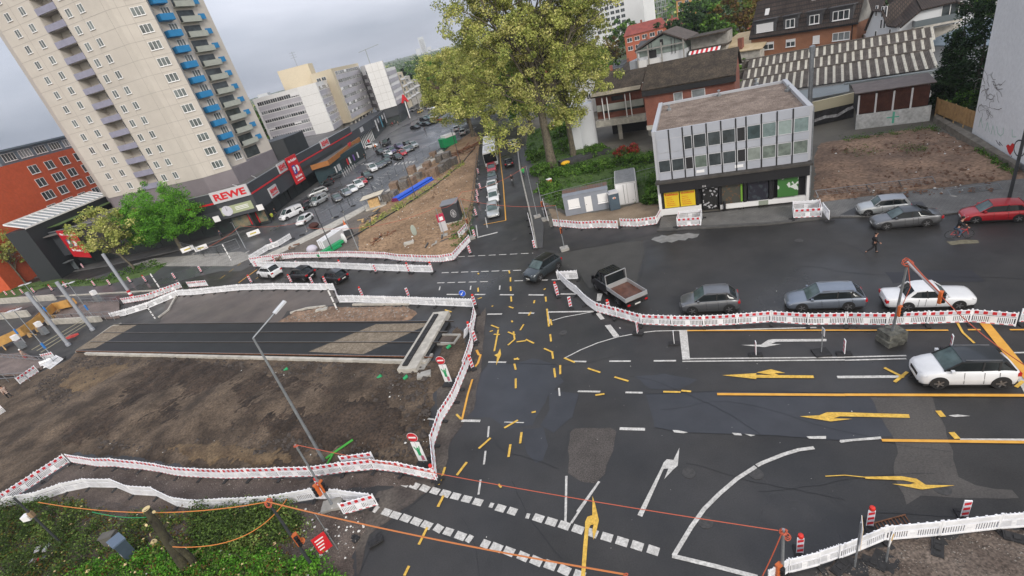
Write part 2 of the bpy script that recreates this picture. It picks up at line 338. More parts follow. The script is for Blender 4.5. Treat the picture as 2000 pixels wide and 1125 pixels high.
terrain('gravel_verge', P2([(1530,1150),(1640,1095),(1726,1058),(1832,1049),(1947,1036),(2070,1028),(2150,1200),(1500,1220)]), .15, .08, mat('verge_soil', (.07,.052,.042), .95, scale=.7, col2=(.15,.12,.10), bump=.03, bscale=15, fine=.6, fscale=10), rough=.05, seed=6)
terrain('island_soil', P2([(540,632),(575,610),(640,600),(795,600),(812,612),(805,625),(700,630),(620,634)]), .3, .12, M_SOILR, base=.12, rough=.08, edge=.6, seed=7)
terrain('garden_soil', P2([(1082,440),(1066,400),(1110,420),(1200,410),(1250,395),(1290,400),(1290,425),(1245,438),(1208,441)]), .4, .05, mat('soil_tan', (.17,.125,.085), .95, scale=.4, col2=(.26,.2,.14), fine=.3), seed=8)
terrain('garden_lawn', P2([(1062,395),(1050,340),(1025,300),(1030,260),(1100,230),(1180,290),(1290,300),(1290,400),(1250,395),(1200,402),(1110,415)]), .6, .3, M_GRASS, rough=.12, seed=9)
terrain('bank_soil', P2([(-60,1200),(-60,1010),(0,1003),(90,985),(170,975),(260,990),(380,1012),(480,1002),(560,985),(640,978),(700,1000),(715,1040),(690,1080),(680,1200)]), .2, .3, M_SOILG, f=.6, rough=.08, seed=10)
terrain('street_verge', P2([(515,700),(560,690)]+[(560,690)]) if False else P2([(-20,570),(100,545),(190,548),(230,540),(300,520),(330,512),(300,535),(200,558),(90,560),(0,590)]), .5, .1, M_GRASS, base=.12, rough=.06, seed=11)
def hills():
 rng = np.random.RandomState(4); az = np.radians(np.linspace(-55, 62, 240)); vs = []; fs = []
 rings = [(520,0),(760,2),(1000,5),(1400,12),(2000,18),(2800,26),(4200,40),(6000,48)]
 for i, (r_, h_) in enumerate(rings):
  for j, a in enumerate(az):
   n_ = wob((np.array(a*30.), np.array(r_*.003)), 1.0, i)
   vs.append((r_*math.sin(a), r_*math.cos(a), h_ + float(n_)*(1+h_*.12) + rng.rand()*(3.5 if i > 0 else 0)))
 n = len(az)
 for i in range(len(rings)-1):
  for j in range(n-1): fs.append((i*n+j, i*n+j+1, (i+1)*n+j+1, (i+1)*n+j))
 me = bpy.data.meshes.new('hills'); me.from_pydata(vs, [], fs)
 me.materials.append(mat('woods', (.022,.05,.012), .95, scale=.012, col2=(.075,.11,.028), fine=.5, fscale=.08));
 tag(link('hills', me), kind='structure')
hills()
# ---------------------------------------------------------------- painted markings
M_LW = mat('line_white', (.42,.41,.39), .6, scale=2.5, col2=(.55,.54,.52), fine=.25, fscale=9)
M_LY = mat('line_yellow', (.55,.33,.045), .6, scale=2.5, col2=(.68,.44,.08), fine=.2, fscale=9)
M_LO = mat('line_orange', (.62,.30,.035), .55, scale=2, col2=(.7,.37,.06))
class Marks:
 def __init__(s, z, m_): s.b = MB().m(m_); s.z = z
 def line(s, pts, w_=.12, world=False):
  s.z += .00005
  g = [Vector((p[0],p[1])) if world else G(*p).xy for p in pts]
  for i in range(len(g)-1):
   d = (g[i+1]-g[i]);
   if d.length < 1e-4: continue
   d.normalize();
   na = ((g[i]-g[i-1]).normalized()+d).normalized() if i > 0 else d
   nb = ((g[i+2]-g[i+1]).normalized()+d).normalized() if i+2 < len(g) else d
   pa = Vector((-na.y,na.x))*w_/2; pb = Vector((-nb.y,nb.x))*w_/2
   q = [g[i]-pa, g[i+1]-pb, g[i+1]+pb, g[i]+pa]
   s.b.poly([(p.x,p.y,s.z) for p in q])
 def dash(s, a, b, on, off, w_=.12, skip=(), jit=0):
  A = G(*a).xy; B = G(*b).xy; d = (B-A); Ln = d.length; d.normalize(); t = 0; i = 0
  while t < Ln:
   if i not in skip:
    e = min(Ln, t+on); s.line([A+d*t, A+d*e], w_, True)
   t += on+off; i += 1
 def ploy(s, pxs):
  s.z += .00005
  g = [G(*p) for p in pxs]; ar = sum(g[i].x*g[(i+1)%len(g)].y-g[(i+1)%len(g)].x*g[i].y for i in range(len(g)))
  if ar < 0: g.reverse()
  s.b.poly([(p.x,p.y,s.z) for p in g])
 def done(s, name):
  o = s.b.build(name); bm = bmesh.new(); bm.from_mesh(o.data)
  bmesh.ops.triangulate(bm, faces=[f for f in bm.faces if len(f.verts) > 4]); bm.to_mesh(o.data); bm.free()
  return tag(o, kind='structure')
W_ = Marks(.017, M_LW); Y_ = Marks(.034, M_LY); O_ = Marks(.045, M_LO)
def zq(o, s): return lambda x, y: (o[0]+x/s, o[1]+y/s)
def blocks(pts, w_, lens=None):
 for a, b in pts: W_.line([a, b], w_)
q = zq((850,850), 4.0)
blocks([(q(50,447),q(108,463)),(q(128,470),q(193,486)),(q(213,492),(q(280,508))),(q(300,515),q(368,532)),(q(478,562),q(545,582)),(q(572,585),q(635,605)),(q(770,637),q(845,662)),(q(868,665),q(948,690)),(q(970,692),q(1050,720)),(q(1075,722),q(1158,750)),(q(1185,750),q(1268,780)),(q(1300,785),q(1384,810)),(q(1415,818),q(1506,847)),(q(1535,850),q(1624,880)),(q(1660,885),q(1748,915))], .42)
W_.line([q(425,545), q(455,552)], .3); W_.line([q(710,630), q(738,635)], .3)
blocks([(q(0,715),q(52,745)),(q(72,745),q(135,765)),(q(162,775),q(235,802)),(q(250,800),q(285,820)),(q(365,840),q(422,862)),(q(440,862),q(520,895)),(q(540,895),q(615,925)),(q(650,932),q(725,965)),(q(750,965),q(832,1002)),(q(858,1000),q(942,1032)),(q(968,1035),q(1052,1075)),(q(1085,1080),q(1170,1110))], .42)
q = zq((450,750), 3.0)
blocks([(q(842,535),q(885,550)),(q(893,548),q(938,563)),(q(948,560),q(992,577)),(q(1000,575),q(1046,592)),(q(1057,588),q(1103,605)),(q(1117,604),q(1162,622)),(q(1176,620),q(1222,635)),(q(1235,635),q(1285,652))], .42)
blocks([(q(842,730),q(862,740)),(q(893,745),q(938,760)),(q(943,762),q(993,778)),(q(1003,778),q(1053,797)),(q(1065,797),q(1115,817)),(q(1125,817),q(1178,838))], .42)
q = zq((850,300), 3.125)
W_.dash(q(140,630), q(598,608), .95, .45, .14)
W_.dash(q(40,728), q(540,712), .95, .35, .17); W_.dash(q(12,790), q(770,770), .95, .4, .17, skip=(5,6,11,12))
for a, b in [((25,835),(30,812)),((215,832),(218,808)),((393,832),(395,806))]: W_.line([q(*a), q(*b)], .14)
for a, b in [((70,860),(145,861)),((242,861),(306,861)),((395,862),(480,863)),((570,863),(663,864)),((318,981),(408,980)),((508,974),(605,975)),((690,968),(965,964)),((765,858),(860,858))]: W_.line([q(*a), q(*b)], .2)
W_.line([q(715,1020), q(790,998), q(880,982), q(970,965)], .1)
W_.line([q(683,952), q(697,1040)], .18)
W_.ploy([q(990,855), q(1022,855), q(1010,900), q(985,900)]); W_.ploy([q(1035,1050), q(1070,1045), q(1125,1115), q(1090,1122)]); W_.ploy([q(978,975), q(1005,970), q(1035,1010), q(1010,1015)])
q = zq((850,600), 2.812)
W_.line([q(712,280), q(800,235), q(890,198), q(1000,165), q(1090,148)], .1); W_.line([q(1140,140), q(1210,132), q(1300,130), q(1400,128)], .1)
for a, b in [((292,302),(390,303)),((956,298),(1075,297)),((1200,296),(1323,295)),((145,624),(248,626)),((1013,668),(1153,672)),((785,463),(907,465)),((1045,469),(1140,471)),((760,298),(830,300))]: W_.line([q(*a), q(*b)], .22 if a[1] > 600 else .16)
W_.line([q(380,632), q(488,635)], .08)
for a, b in [((290,715),(295,655)),((268,865),(277,790)),((238,1030),(250,948)),((718,1125),(720,930)),((780,1125),(902,958)),((680,445),(684,488))]: W_.line([q(*a), q(*b)], .12)
q4 = zq((850,850), 4.0)
W_.line([q4(1018,680), q4(1026,320)], .12); W_.line([q4(1062,690), q4(1280,365)], .12);
q = zq((1150,500), 2.812)
W_.ploy([q(497,415), q(540,415), q(556,570), q(514,570)])
W_.line([q(495,413), q(1250,394)], .12)
W_.line([q(540,565), q(1406,558)], .12); W_.line([q(514,580), q(1406,572)], .12)
W_.line([(1650,698),(1770,695)], .12); W_.line([(1650,704),(1770,701)], .12); W_.line([(1955,690),(2060,688)], .12)
W_.line([(1635,737),(1760,736)], .22)
W_.ploy([(1975,720),(1990,718),(2030,790),(2012,790)])
W_.ploy([q(835,490), q(945,488), q(985,462), q(1010,458), q(1305,457), q(1305,470), q(1030,472), q(1000,485), q(1055,485), q(965,502)])
for pp in [[(460,957),(490,958),(545,970),(520,975),(470,970)],[(785,972),(835,975),(842,987),(800,985)],[(855,978),(915,985),(890,992)],[(1195,992),(1303,990),(1303,1006),(1210,1005)],[(1375,1018),(1480,1004),(1482,1012),(1385,1028)]]: W_.ploy([q(*p) for p in pp])
W_.ploy([(1640,860),(1720,853),(1722,858),(1642,864)]); W_.line([(1875,859),(2060,860)], .14)
W_.line([(1590,875),(1560,879),(1530,888),(1490,904),(1478,910)], .2); W_.line([(1476,912),(1440,935),(1405,965),(1375,995),(1350,1030),(1316,1086)], .2); W_.line([(1313,1086),(1400,1107),(1480,1128)], .2)
q = zq((850,850), 4.0)
W_.ploy([q(1580,625), q(1770,250), q(1785,215), q(1810,190), q(1862,195), q(1908,100), q(1895,240), q(1860,270), q(1790,345), q(1822,262), q(1785,265), q(1618,640)])
W_.line([(1128,700+65),(1163,764)], .05)
W_.ploy([(1852,812),(1870,810),(1895,813),(1865,815)])
W_.line([(30,803),(95,818)], .12); W_.line([(88,803),(132,801)], .12); W_.line([(485,835),(540,838)], .12)
W_.line([(1210,0+640),(1212,642)], .1)
for a, b in [((455,508),(487,490)),((430,510),(468,510))]: W_.line([a, b], .35)
W_.line([(898,710),(903,680)], .1)
W_.line([(95,560),(180,545)], .35); W_.line([(110,548),(120,540)], .2); W_.line([(835,818),(850,820)], .14)
W_.line([(932,464),(972,454)], .35); W_.line([(933,462),(930,440)], .14); W_.line([(948,425),(952,445)], .12)
q = zq((720,270), 7.5)
for k in range(6): W_.line([q(380+k*52,395-k*6), q(410+k*52,362-k*6)], .5)
for k in range(5): W_.line([q(20-k*0+k*-40,400+k*-5), q(50+k*-40,370)], .5)
for (a, b) in [((280,435),(400,440)),((250,482),(350,482)),((190,528),(330,535)),((130,575),(230,578)),((120,608),(200,630)),((100,655),(160,680)),((110,740),(60,700)),((-60,730),(30,745)),((-130,790),(-60,800))]: W_.line([q(*a), q(*b)], .12)
W_.done('road_marking')
q = zq((850,600), 2.812)
YL = [((308,100),(350,117)),((347,125),(325,243)),((322,150),(355,152)),((300,135),(318,130)),((400,137),(440,155)),((430,135),(437,178)),((437,178),(400,210)),((447,192),(500,185)),((498,178),(543,200)),((487,95),(467,128)),((420,75),(425,84)),((614,10),(625,108)),((633,68),(640,100)),((632,150),(637,190)),((598,228),(648,250)),((642,245),(648,285)),((708,280),(768,305)),((838,337),(907,360)),((985,385),(1062,408)),((653,337),(660,387)),((687,320),(687,370)),((435,312),(443,345)),((443,393),(443,447)),((530,580),(553,575)),((380,665),(455,622)),((240,778),(305,720)),((475,688),(467,750)),((414,755),(403,825)),((120,925),(175,853)),((55,880),(38,935)),((40,930),(18,978)),((46,1038),(15,1098)),((1253,466),(1348,468)),((1352,460),(1406,465)),((117,590),(142,615)),((432,285),(462,288)),((880,485),(930,478)),((435,290),(455,280))]
for a, b in YL: Y_.line([q(*a), q(*b)], .15)
O_.line([q(205,398), q(180,480), q(148,620)], .15); O_.line([q(228,237), q(240,262), q(250,265), q(235,310), q(218,330)], .2)
Y_.ploy([q(325,265), q(345,255), q(357,228), q(363,262), q(350,290), q(335,322), q(340,275)])
q = zq((850,300), 3.125)
for a, b in [((262,730),(266,738)),((450,715),(455,733)),((460,757),(460,783)),((460,812),(462,840)),((463,873),(466,905)),((262,820),(263,845)),((260,888),(285,880)),((662,832),(675,825)),((674,875),(677,905)),((607,897),(603,915)),((345,935),(355,930)),((450,935),(478,945)),((570,990),(585,968)),((60,955),(100,968))]: Y_.line([q(*a), q(*b)], .16)
q = zq((450,750), 3.0)
for a, b in [((1250,655),(1218,722)),((1155,842),(1105,943)),((1048,1068),(1020,1125)),((1385,460),(1328,535))]: Y_.line([q(*a), q(*b)], .15)
q = zq((850,850), 4.0)
Y_.line([q(495,385), q(517,412)], .12)
Y_.ploy([q(1230,478), q(1250,540), q(1280,670), q(1262,745), q(1238,820), q(1228,745), q(1240,700), q(1215,705), q(1200,735), q(1190,870), q(1170,1130), q(1138,1130), q(1158,860), q(1170,740), q(1172,680), q(1190,640), q(1228,628)])
q = zq((1150,500), 2.812)
O_.line([q(705,761), q(1406,766)], .2); O_.line([(1650,772),(2060,773.5)], .2)
Y_.ploy([q(733,657), q(920,646), q(920,655), q(1010,656), q(920,642), q(1000,624), q(1080,645), q(1020,646), q(1045,657), q(1232,658), q(1238,673), q(920,671), q(920,678)])
O_.line([q(540,412), q(1406,410)], .13); O_.line([(1650,646),(1852,646)], .13); O_.line([(1890,645),(1915,645)], .13); O_.line([(1972,645),(2060,645)], .13)
Y_.ploy([(1562,814),(1600,812),(1615,806),(1640,806),(1775,810),(1777,817),(1640,814),(1628,818),(1665,819),(1622,824)])
O_.line([(1722,861),(2060,865.5)], .17)
O_.ploy([(1912,631),(1932,631),(2075,805),(2050,805)])
Y_.line([(1727,719),(1765,738)], .16); Y_.line([(1747,747),(1772,727)], .16); Y_.line([(1984,757),(1998,745)], .16)
Y_.line([(1832,803),(1842,815)], .25); Y_.line([(1858,845),(1870,858)], .25); Y_.line([(1868,628),(1880,650),(1903,671)], .12)
Y_.ploy([(1690,932),(1760,931),(1790,936),(1808,948),(1865,949),(1800,957),(1742,946),(1778,947),(1787,944),(1765,939),(1690,936)])
Y_.line([(1612,931),(1650,929),(1690,933)], .05)
O_.line([(978,318),(983,360),(988,431)], .16); O_.line([(988,431),(945,439)], .16); O_.line([(974,270),(978,318)], .16)
O_.line([(466,553),(502,527)], .18)
Y_.dash((500,555-10),(560,500), 1.2, 1.0, .1); Y_.dash((430,545),(470,515), 1.2, 1.0, .1)
Y_.done('road_marking_yellow'); O_.done('road_marking_orange')
K_ = Marks(.0155, mat('crack_sealant', (.012,.012,.013), .35)); rr = random.Random(31)
for px, py, a, n_ in ((1230,735,-.4,26),(1075,715,-.5,18),(960,850,-1.2,16),(1100,560,-.3,30),(1290,800,-.45,40),(1340,905,-.5,20),(1180,530,-.5,60),(900,1010,-.9,18),(1000,940,-1.4,16),(1480,960,-.4,22),(1700,1000,-.35,24),(1240,470,-.5,60),(1560,520,-.5,40),(780,985,-1.0,14),(720,560,-.5,30)):
 p = G(px,py).xy; pts = [p]
 for j in range(n_): a += rr.uniform(-.28,.28)*.6; p = p+Vector((math.cos(a),math.sin(a)))*.35; pts.append(p)
 K_.line(pts, rr.uniform(.015,.035), True)
for pts in (((1262,770),(1400,764),(1700,768)),((1280,835),(1330,845),(1500,850),(1640,860)),((915,760),(955,708),(1085,712)),((1065,485),(1110,490),(1180,478),(1284,455)),((1250,470),(1256,520),(1246,560)),((700,1125),(735,1045),(868,935))): K_.line(pts, .04)
K_.done('road_crack')
for px, py in ((1345,924),(1477,926),(1378,1020),(1005,467),(1100,650),(1840,955),(1560,470)):
 g = G(px,py); b = MB().m(mat('manhole_iron', (.045,.043,.042), .6, var=.3, scale=6)); b.lathe([(.34,.0),(.34,.019),(.3,.021)], (g.x,g.y), 20); tag(b.build('manhole_cover'), kind='structure')
# ---------------------------------------------------------------- buildings
class Plane:
 """vertical wall plane from A to B (ground points); local frame u along it, n outward (towards the camera)"""
 def __init__(s, A, B):
  s.A = Vector((A[0],A[1],0)); s.B = Vector((B[0],B[1],0)); s.d = (s.B-s.A).normalized(); s.len = (s.B-s.A).length
  s.n = Vector((s.d.y, -s.d.x, 0)); s.rz = math.atan2(s.d.y, s.d.x)
 def uz(s, px, py):
  d = fwd*FPX + ix*(px-1000) - iy*(py-562.5); o = Vector((0,0,CAMH)); t = (s.A-o).dot(s.n)/d.dot(s.n); p = o+d*t
  return (p-s.A).dot(s.d), p.z
 def P(s, u, z=0, n=0): return s.A + s.d*u + s.n*n + Vector((0,0,z))
def polar_u(pl, az):
 """u on plane where azimuth az meets it"""
 k = Vector((math.sin(R(az)), math.cos(R(az)), 0)); t = s_ = pl.A.dot(pl.n)/k.dot(pl.n); return (k*t-pl.A).dot(pl.d)
WC = {}
def win_mesh(w_, h_, n=2, sill=True, fr=.07, glass=None, frame=None, blind=0.0, rev=None):
 key = (round(w_,2), round(h_,2), n, sill, fr, glass and glass.name, frame and frame.name, blind)
 if key in WC: return WC[key]
 f = MB().m(frame or M_FRAME)
 f.box(0,w_,-.06,.02,0,fr); f.box(0,w_,-.06,.02,h_-fr,h_); f.box(0,fr,-.06,.02,fr,h_-fr); f.box(w_-fr,w_,-.06,.02,fr,h_-fr)
 for i in range(1, n): x = w_*i/n; f.box(x-fr*.6,x+fr*.6,-.055,.02,fr,h_-fr)
 if sill: f.box(-.06,w_+.06,-.16,.02,-.08,-.002)
 if blind: f.box(fr,w_-fr,-.045,.01,h_-fr-(h_-2*fr)*blind,h_-fr-.001)
 g = MB().m(glass or M_GLASS).box(fr*.5,w_-fr*.5,-.025,.01,fr*.5,h_-fr*.5)
 WC[key] = (f.mesh('window'), g.mesh('pane')); return WC[key]
def put_win(root, pl, u, z, w_, h_, n=2, name='window', off=.0, **k):
 """window as part with a pane sub-part, in the root's local frame (root at pl.A, rz = pl.rz unless M given)"""
 a, b = win_mesh(w_, h_, n, **k)
 p = pl.P(u, z, off); M = root['_m'] if '_m' in root else None
 o = link(name, a, root); l = ROOTM[root.name] @ p; o.location = l; o.rotation_euler = (0,0,pl.rz-ROOTR[root.name])
 g = link('pane', b, o); return o
ROOTM = {}; ROOTR = {}
def broot(name, loc, rz, label, cat, group=None):
 r = empty(name, loc, rz, label, cat, group)
 M = Matrix.Translation(Vector(loc)) @ Matrix.Rotation(rz, 4, 'Z'); ROOTM[r.name] = M.inverted(); ROOTR[r.name] = rz
 return r
def part(name, mb, root, smooth=False):
 """mb in world coordinates -> part of root in local coordinates"""
 mb.xf(ROOTM[root.name]); return mb.build(name, root, smooth=smooth)
def sub(name, mb, root, parent, smooth=False):
 mb.xf(ROOTM[root.name]); o = mb.build(name, parent, smooth=smooth)
 return o
def wallslab(b, pl, u0, u1, z0, z1, n0=-.3, n1=0.0):
 P = [pl.P(u0,0,n0), pl.P(u1,0,n0), pl.P(u1,0,n1), pl.P(u0,0,n1)]
 return b.prism([(p.x,p.y) for p in P], z0, z1)
def text_part(name, txt, size, mt, root, M, parent=None, ext=.02, fit=None, bold=.0):
 """lettering: text turned into a mesh; M places it in world (text lies in local xy, reads along x)"""
 cu = bpy.data.curves.new('t', 'FONT'); cu.body = txt; cu.size = size; cu.extrude = ext; cu.offset = bold; cu.align_x = 'LEFT'; cu.resolution_u = 3
 to = bpy.data.objects.new('t', cu); COL.objects.link(to)
 dg = bpy.context.evaluated_depsgraph_get(); me = bpy.data.meshes.new_from_object(to.evaluated_get(dg))
 bpy.data.objects.remove(to); bpy.data.curves.remove(cu)
 me.materials.clear(); me.materials.append(mt)
 if fit:
  xs = [v.co.x for v in me.vertices]; ys = [v.co.y for v in me.vertices]
  x0, x1, y0, y1 = min(xs), max(xs), min(ys), max(ys); sx = fit[0]/(x1-x0); sy = fit[1]/(y1-y0)
  for v in me.vertices: v.co.x = (v.co.x-x0)*sx; v.co.y = (v.co.y-y0)*sy
 Mi = ROOTM[root.name] if root is not None and root.name in ROOTM else Matrix.Identity(4)
 me.transform(Mi @ M); me.update()
 return link(name, me, parent or root)
def signM(pl, u, z, n=.05, tilt=0):
 """matrix for text on a wall plane, baseline start at u,z"""
 M = Matrix.Identity(4); p = pl.P(u, z, n)
 for i in range(3): M[i][0] = pl.d[i]; M[i][1] = (0,0,1)[i]; M[i][2] = pl.n[i]; M[i][3] = p[i]
 return M
# ---- residential tower --------------------------------------------------
M_TOW = mat('tower_render', (.47,.435,.395), .85, scale=.06, col2=(.52,.485,.44), fine=.04, fscale=.6)
M_TOWD = mat('tower_joint', (.34,.32,.30), .85)
M_TOWG = mat('tower_grey_plinth', (.17,.15,.165), .8, scale=.3, col2=(.2,.18,.195))
M_LILAC = mat('balcony_lilac', (.25,.25,.33), .7, var=.08)
M_BBLUE = mat('balcony_blue', (.015,.19,.42), .6, var=.08)
M_BGREY = mat('balcony_greenish', (.36,.38,.34), .7, var=.08)
M_TGL = mat('glass_tower', (.12,.14,.14), .15, var=.5, scale=.4)
def tower():
 T0 = PZ(-35.05,139); T1 = PZ(-29.35+.05,121.5); T1 = PZ(-28.35,119.2); T2 = PZ(-27.5,117.3); T3 = PZ(-24.75,116.2); T4 = PZ(-24.6,120.5); T5 = PZ(-23.2,122.5); T6 = PZ(-23.05,127); T7 = PZ(-21.2,131); T8 = PZ(-20.45,133)
 back = [PZ(-20.6,150), PZ(-31,165), PZ(-35.3,152)]
 r = broot('residential_tower', T1, 0, 'tall beige high-rise with blue, grey and lilac balconies behind the supermarket', 'high-rise')
 zb = 11.2; zt = 66; st = 2.75
 body = MB().m(M_TOW)
 f1 = Plane(T0, T1); ua, ub = polar_u(f1, -32.35), polar_u(f1, -30.95)
 A = f1.P(ua); B = f1.P(ub); A2 = f1.P(ua,0,-2.0); B2 = f1.P(ub,0,-2.0)
 out_ = [T0, A, A2, B2, B, T1, T2, T3, T4, T5, T6, T7, T8]+back
 pts = [(p.x,p.y) for p in out_]
 body.prism(pts, zb, zt)
 part('wall', body, r)
 pl = MB().m(M_TOWG).prism([(p.x*.999+.0,p.y*.9993+.12) for p in [T0, T1, T2, T3, T8]+back], 0, zb-.002); part('plinth', pl, r)
 j = MB().m(M_TOWD)
 z0 = zb+.0
 faces = [(f1,0,ua),(f1,ub,f1.len),(Plane(T1,T2),0,None),(Plane(T2,T3),0,None),(Plane(T6,T7),0,None)]
 for k in range(0, 20):
  z = zb+k*st
  for pl_, a, b_ in faces: wallslab(j, pl_, a, b_ if b_ else pl_.len, z-.03, z+.03, -.02, .015)
 for u in (ua*.5, ua-.15, ub+.15, (ub+f1.len)/2): wallslab(j, f1, u-.02, u+.02, zb, zt, -.02, .018)
 f3 = Plane(T2,T3); f2 = Plane(T1,T2)
 for pl_, u in ((f3,1.0),(f3,f3.len-3.2),(f2,f2.len/2)): wallslab(j, pl_, u-.02, u+.02, zb, zt, -.02, .018)
 part('panel_joint', j, r)
 zrow = [22 + 129*e for e in (0.178,)][0]
 for k in range(0, 19):
  zs = zb + .95 + k*st
  for az in (-34.15,-33.1):
   u = polar_u(f1, az)-.75
   put_win(r, f1, u, zs, 1.35, 1.35, 2, glass=M_TGL)
  for az in (-30.35,-29.4):
   u = polar_u(f1, az)-.75
   put_win(r, f1, u, zs, 1.3, 1.35, 2, glass=M_TGL)
  b = MB().m(M_LILAC); wallslab(b, f1, ua-.05, ub+.05, zs-.85, zs+.2, -.14, .12); part('lilac_balcony', b, r)
  b = MB().m(M_TOWD); wallslab(b, f1, ua+.01, ub-.01, zs-.98, zs-.86, -1.98, -.2); part('balcony_slab', b, r)
  fb = Plane(A2, B2); o = put_win(r, fb, (ub-ua)*.45, zs-.1, 1.7, 1.5, 3, name='balcony_door', sill=False)
  if k < 18:
   put_win(r, f3, f3.len-3.0, zs, 2.0, 1.4, 3, name='wide_window', glass=M_TGL)
  f5 = Plane(T4, T5); f6 = Plane(T6, T7)
  b = MB().m(M_BBLUE);
  if k >= 1:
   wallslab(b, f5, -.1, f5.len*.72, zs-.95, zs+.15, 1.3, 1.42); wallslab(b, f5, -.12, 0, zs-.95, zs+.15, .0, 1.29); wallslab(b, f5, 0, f5.len*.72, zs-1.0, zs-.86, 0, 1.295); part('blue_balcony', b, r)
  put_win(r, f5, f5.len*.4, zs, 1.7, 1.4, 3, name='loggia_window', glass=M_TGL)
  b = MB().m(M_BGREY)
  if k >= 1:
   wallslab(b, f6, 0, f6.len*.8, zs-.95, zs+.1, .9, 1.02); wallslab(b, f6, 0, f6.len*.8, zs-1.0, zs-.9, 0, .895); wallslab(b, f6, f6.len*.72, f6.len*.8, zs-.95, zs+.1, 0, .89); part('grey_balcony', b, r)
   b = MB().m(M_BBLUE); wallslab(b, f6, f6.len*.8+.02, f6.len+.5, zs-.55, zs+.45, .5, .6); part('end_balcony', b, r)
  g = MB().m(M_GLASS); wallslab(g, f6, .3, f6.len*.75, zs-.8, zs+1.3, -.01, .03); part('glazing', g, r)
tower()
# ---- supermarket ---------------------------------------------------------
M_ANTH = mat('anthracite_panel', (.036,.04,.048), .55, scale=.3, col2=(.048,.053,.062), fine=.05)
M_ANTH2 = mat('anthracite_dark', (.02,.024,.028), .5)
M_SRED = mat('sign_red', (.55,.012,.02), .4)
M_SGRY = mat('sign_grey', (.48,.48,.5), .45)
M_ROOFD = mat('flat_roof', (.09,.085,.082), .85, scale=.1, col2=(.16,.15,.145), fine=.2, fscale=2)
M_OCHRE = mat('ochre_fascia', (.33,.13,.03), .6, var=.1)
def shopmix(name, cols, sc):
 if name in MATS: return MATS[name]
 m_ = bpy.data.materials.new(name); MATS[name] = m_; m_.use_nodes = True; nt = m_.node_tree; b = nt.nodes['Principled BSDF']; b.inputs['Roughness'].default_value = .35
 t = nt.nodes.new('ShaderNodeTexCoord'); v = nt.nodes.new('ShaderNodeTexVoronoi'); v.inputs['Scale'].default_value = sc; nt.links.new(t.outputs['Object'], v.inputs[0])
 s_ = nt.nodes.new('ShaderNodeSeparateColor'); nt.links.new(v.outputs['Color'], s_.inputs[0]); r_ = nt.nodes.new('ShaderNodeValToRGB'); r_.color_ramp.interpolation = 'CONSTANT'
 for i, c in enumerate(cols):
  e = r_.color_ramp.elements[i] if i < 2 else r_.color_ramp.elements.new(0)
  e.position = i/len(cols); e.color = tuple(c)+(1,)
 nt.links.new(s_.outputs[0], r_.inputs[0]); nt.links.new(r_.outputs[0], b.inputs['Base Color']); return m_
M_SHOP = shopmix('shop_window_goods', [(.02,.03,.03),(.03,.07,.06),(.015,.02,.02),(.12,.02,.02),(.02,.05,.07),(.2,.12,.03),(.02,.02,.025),(.05,.12,.08)], 1.3)
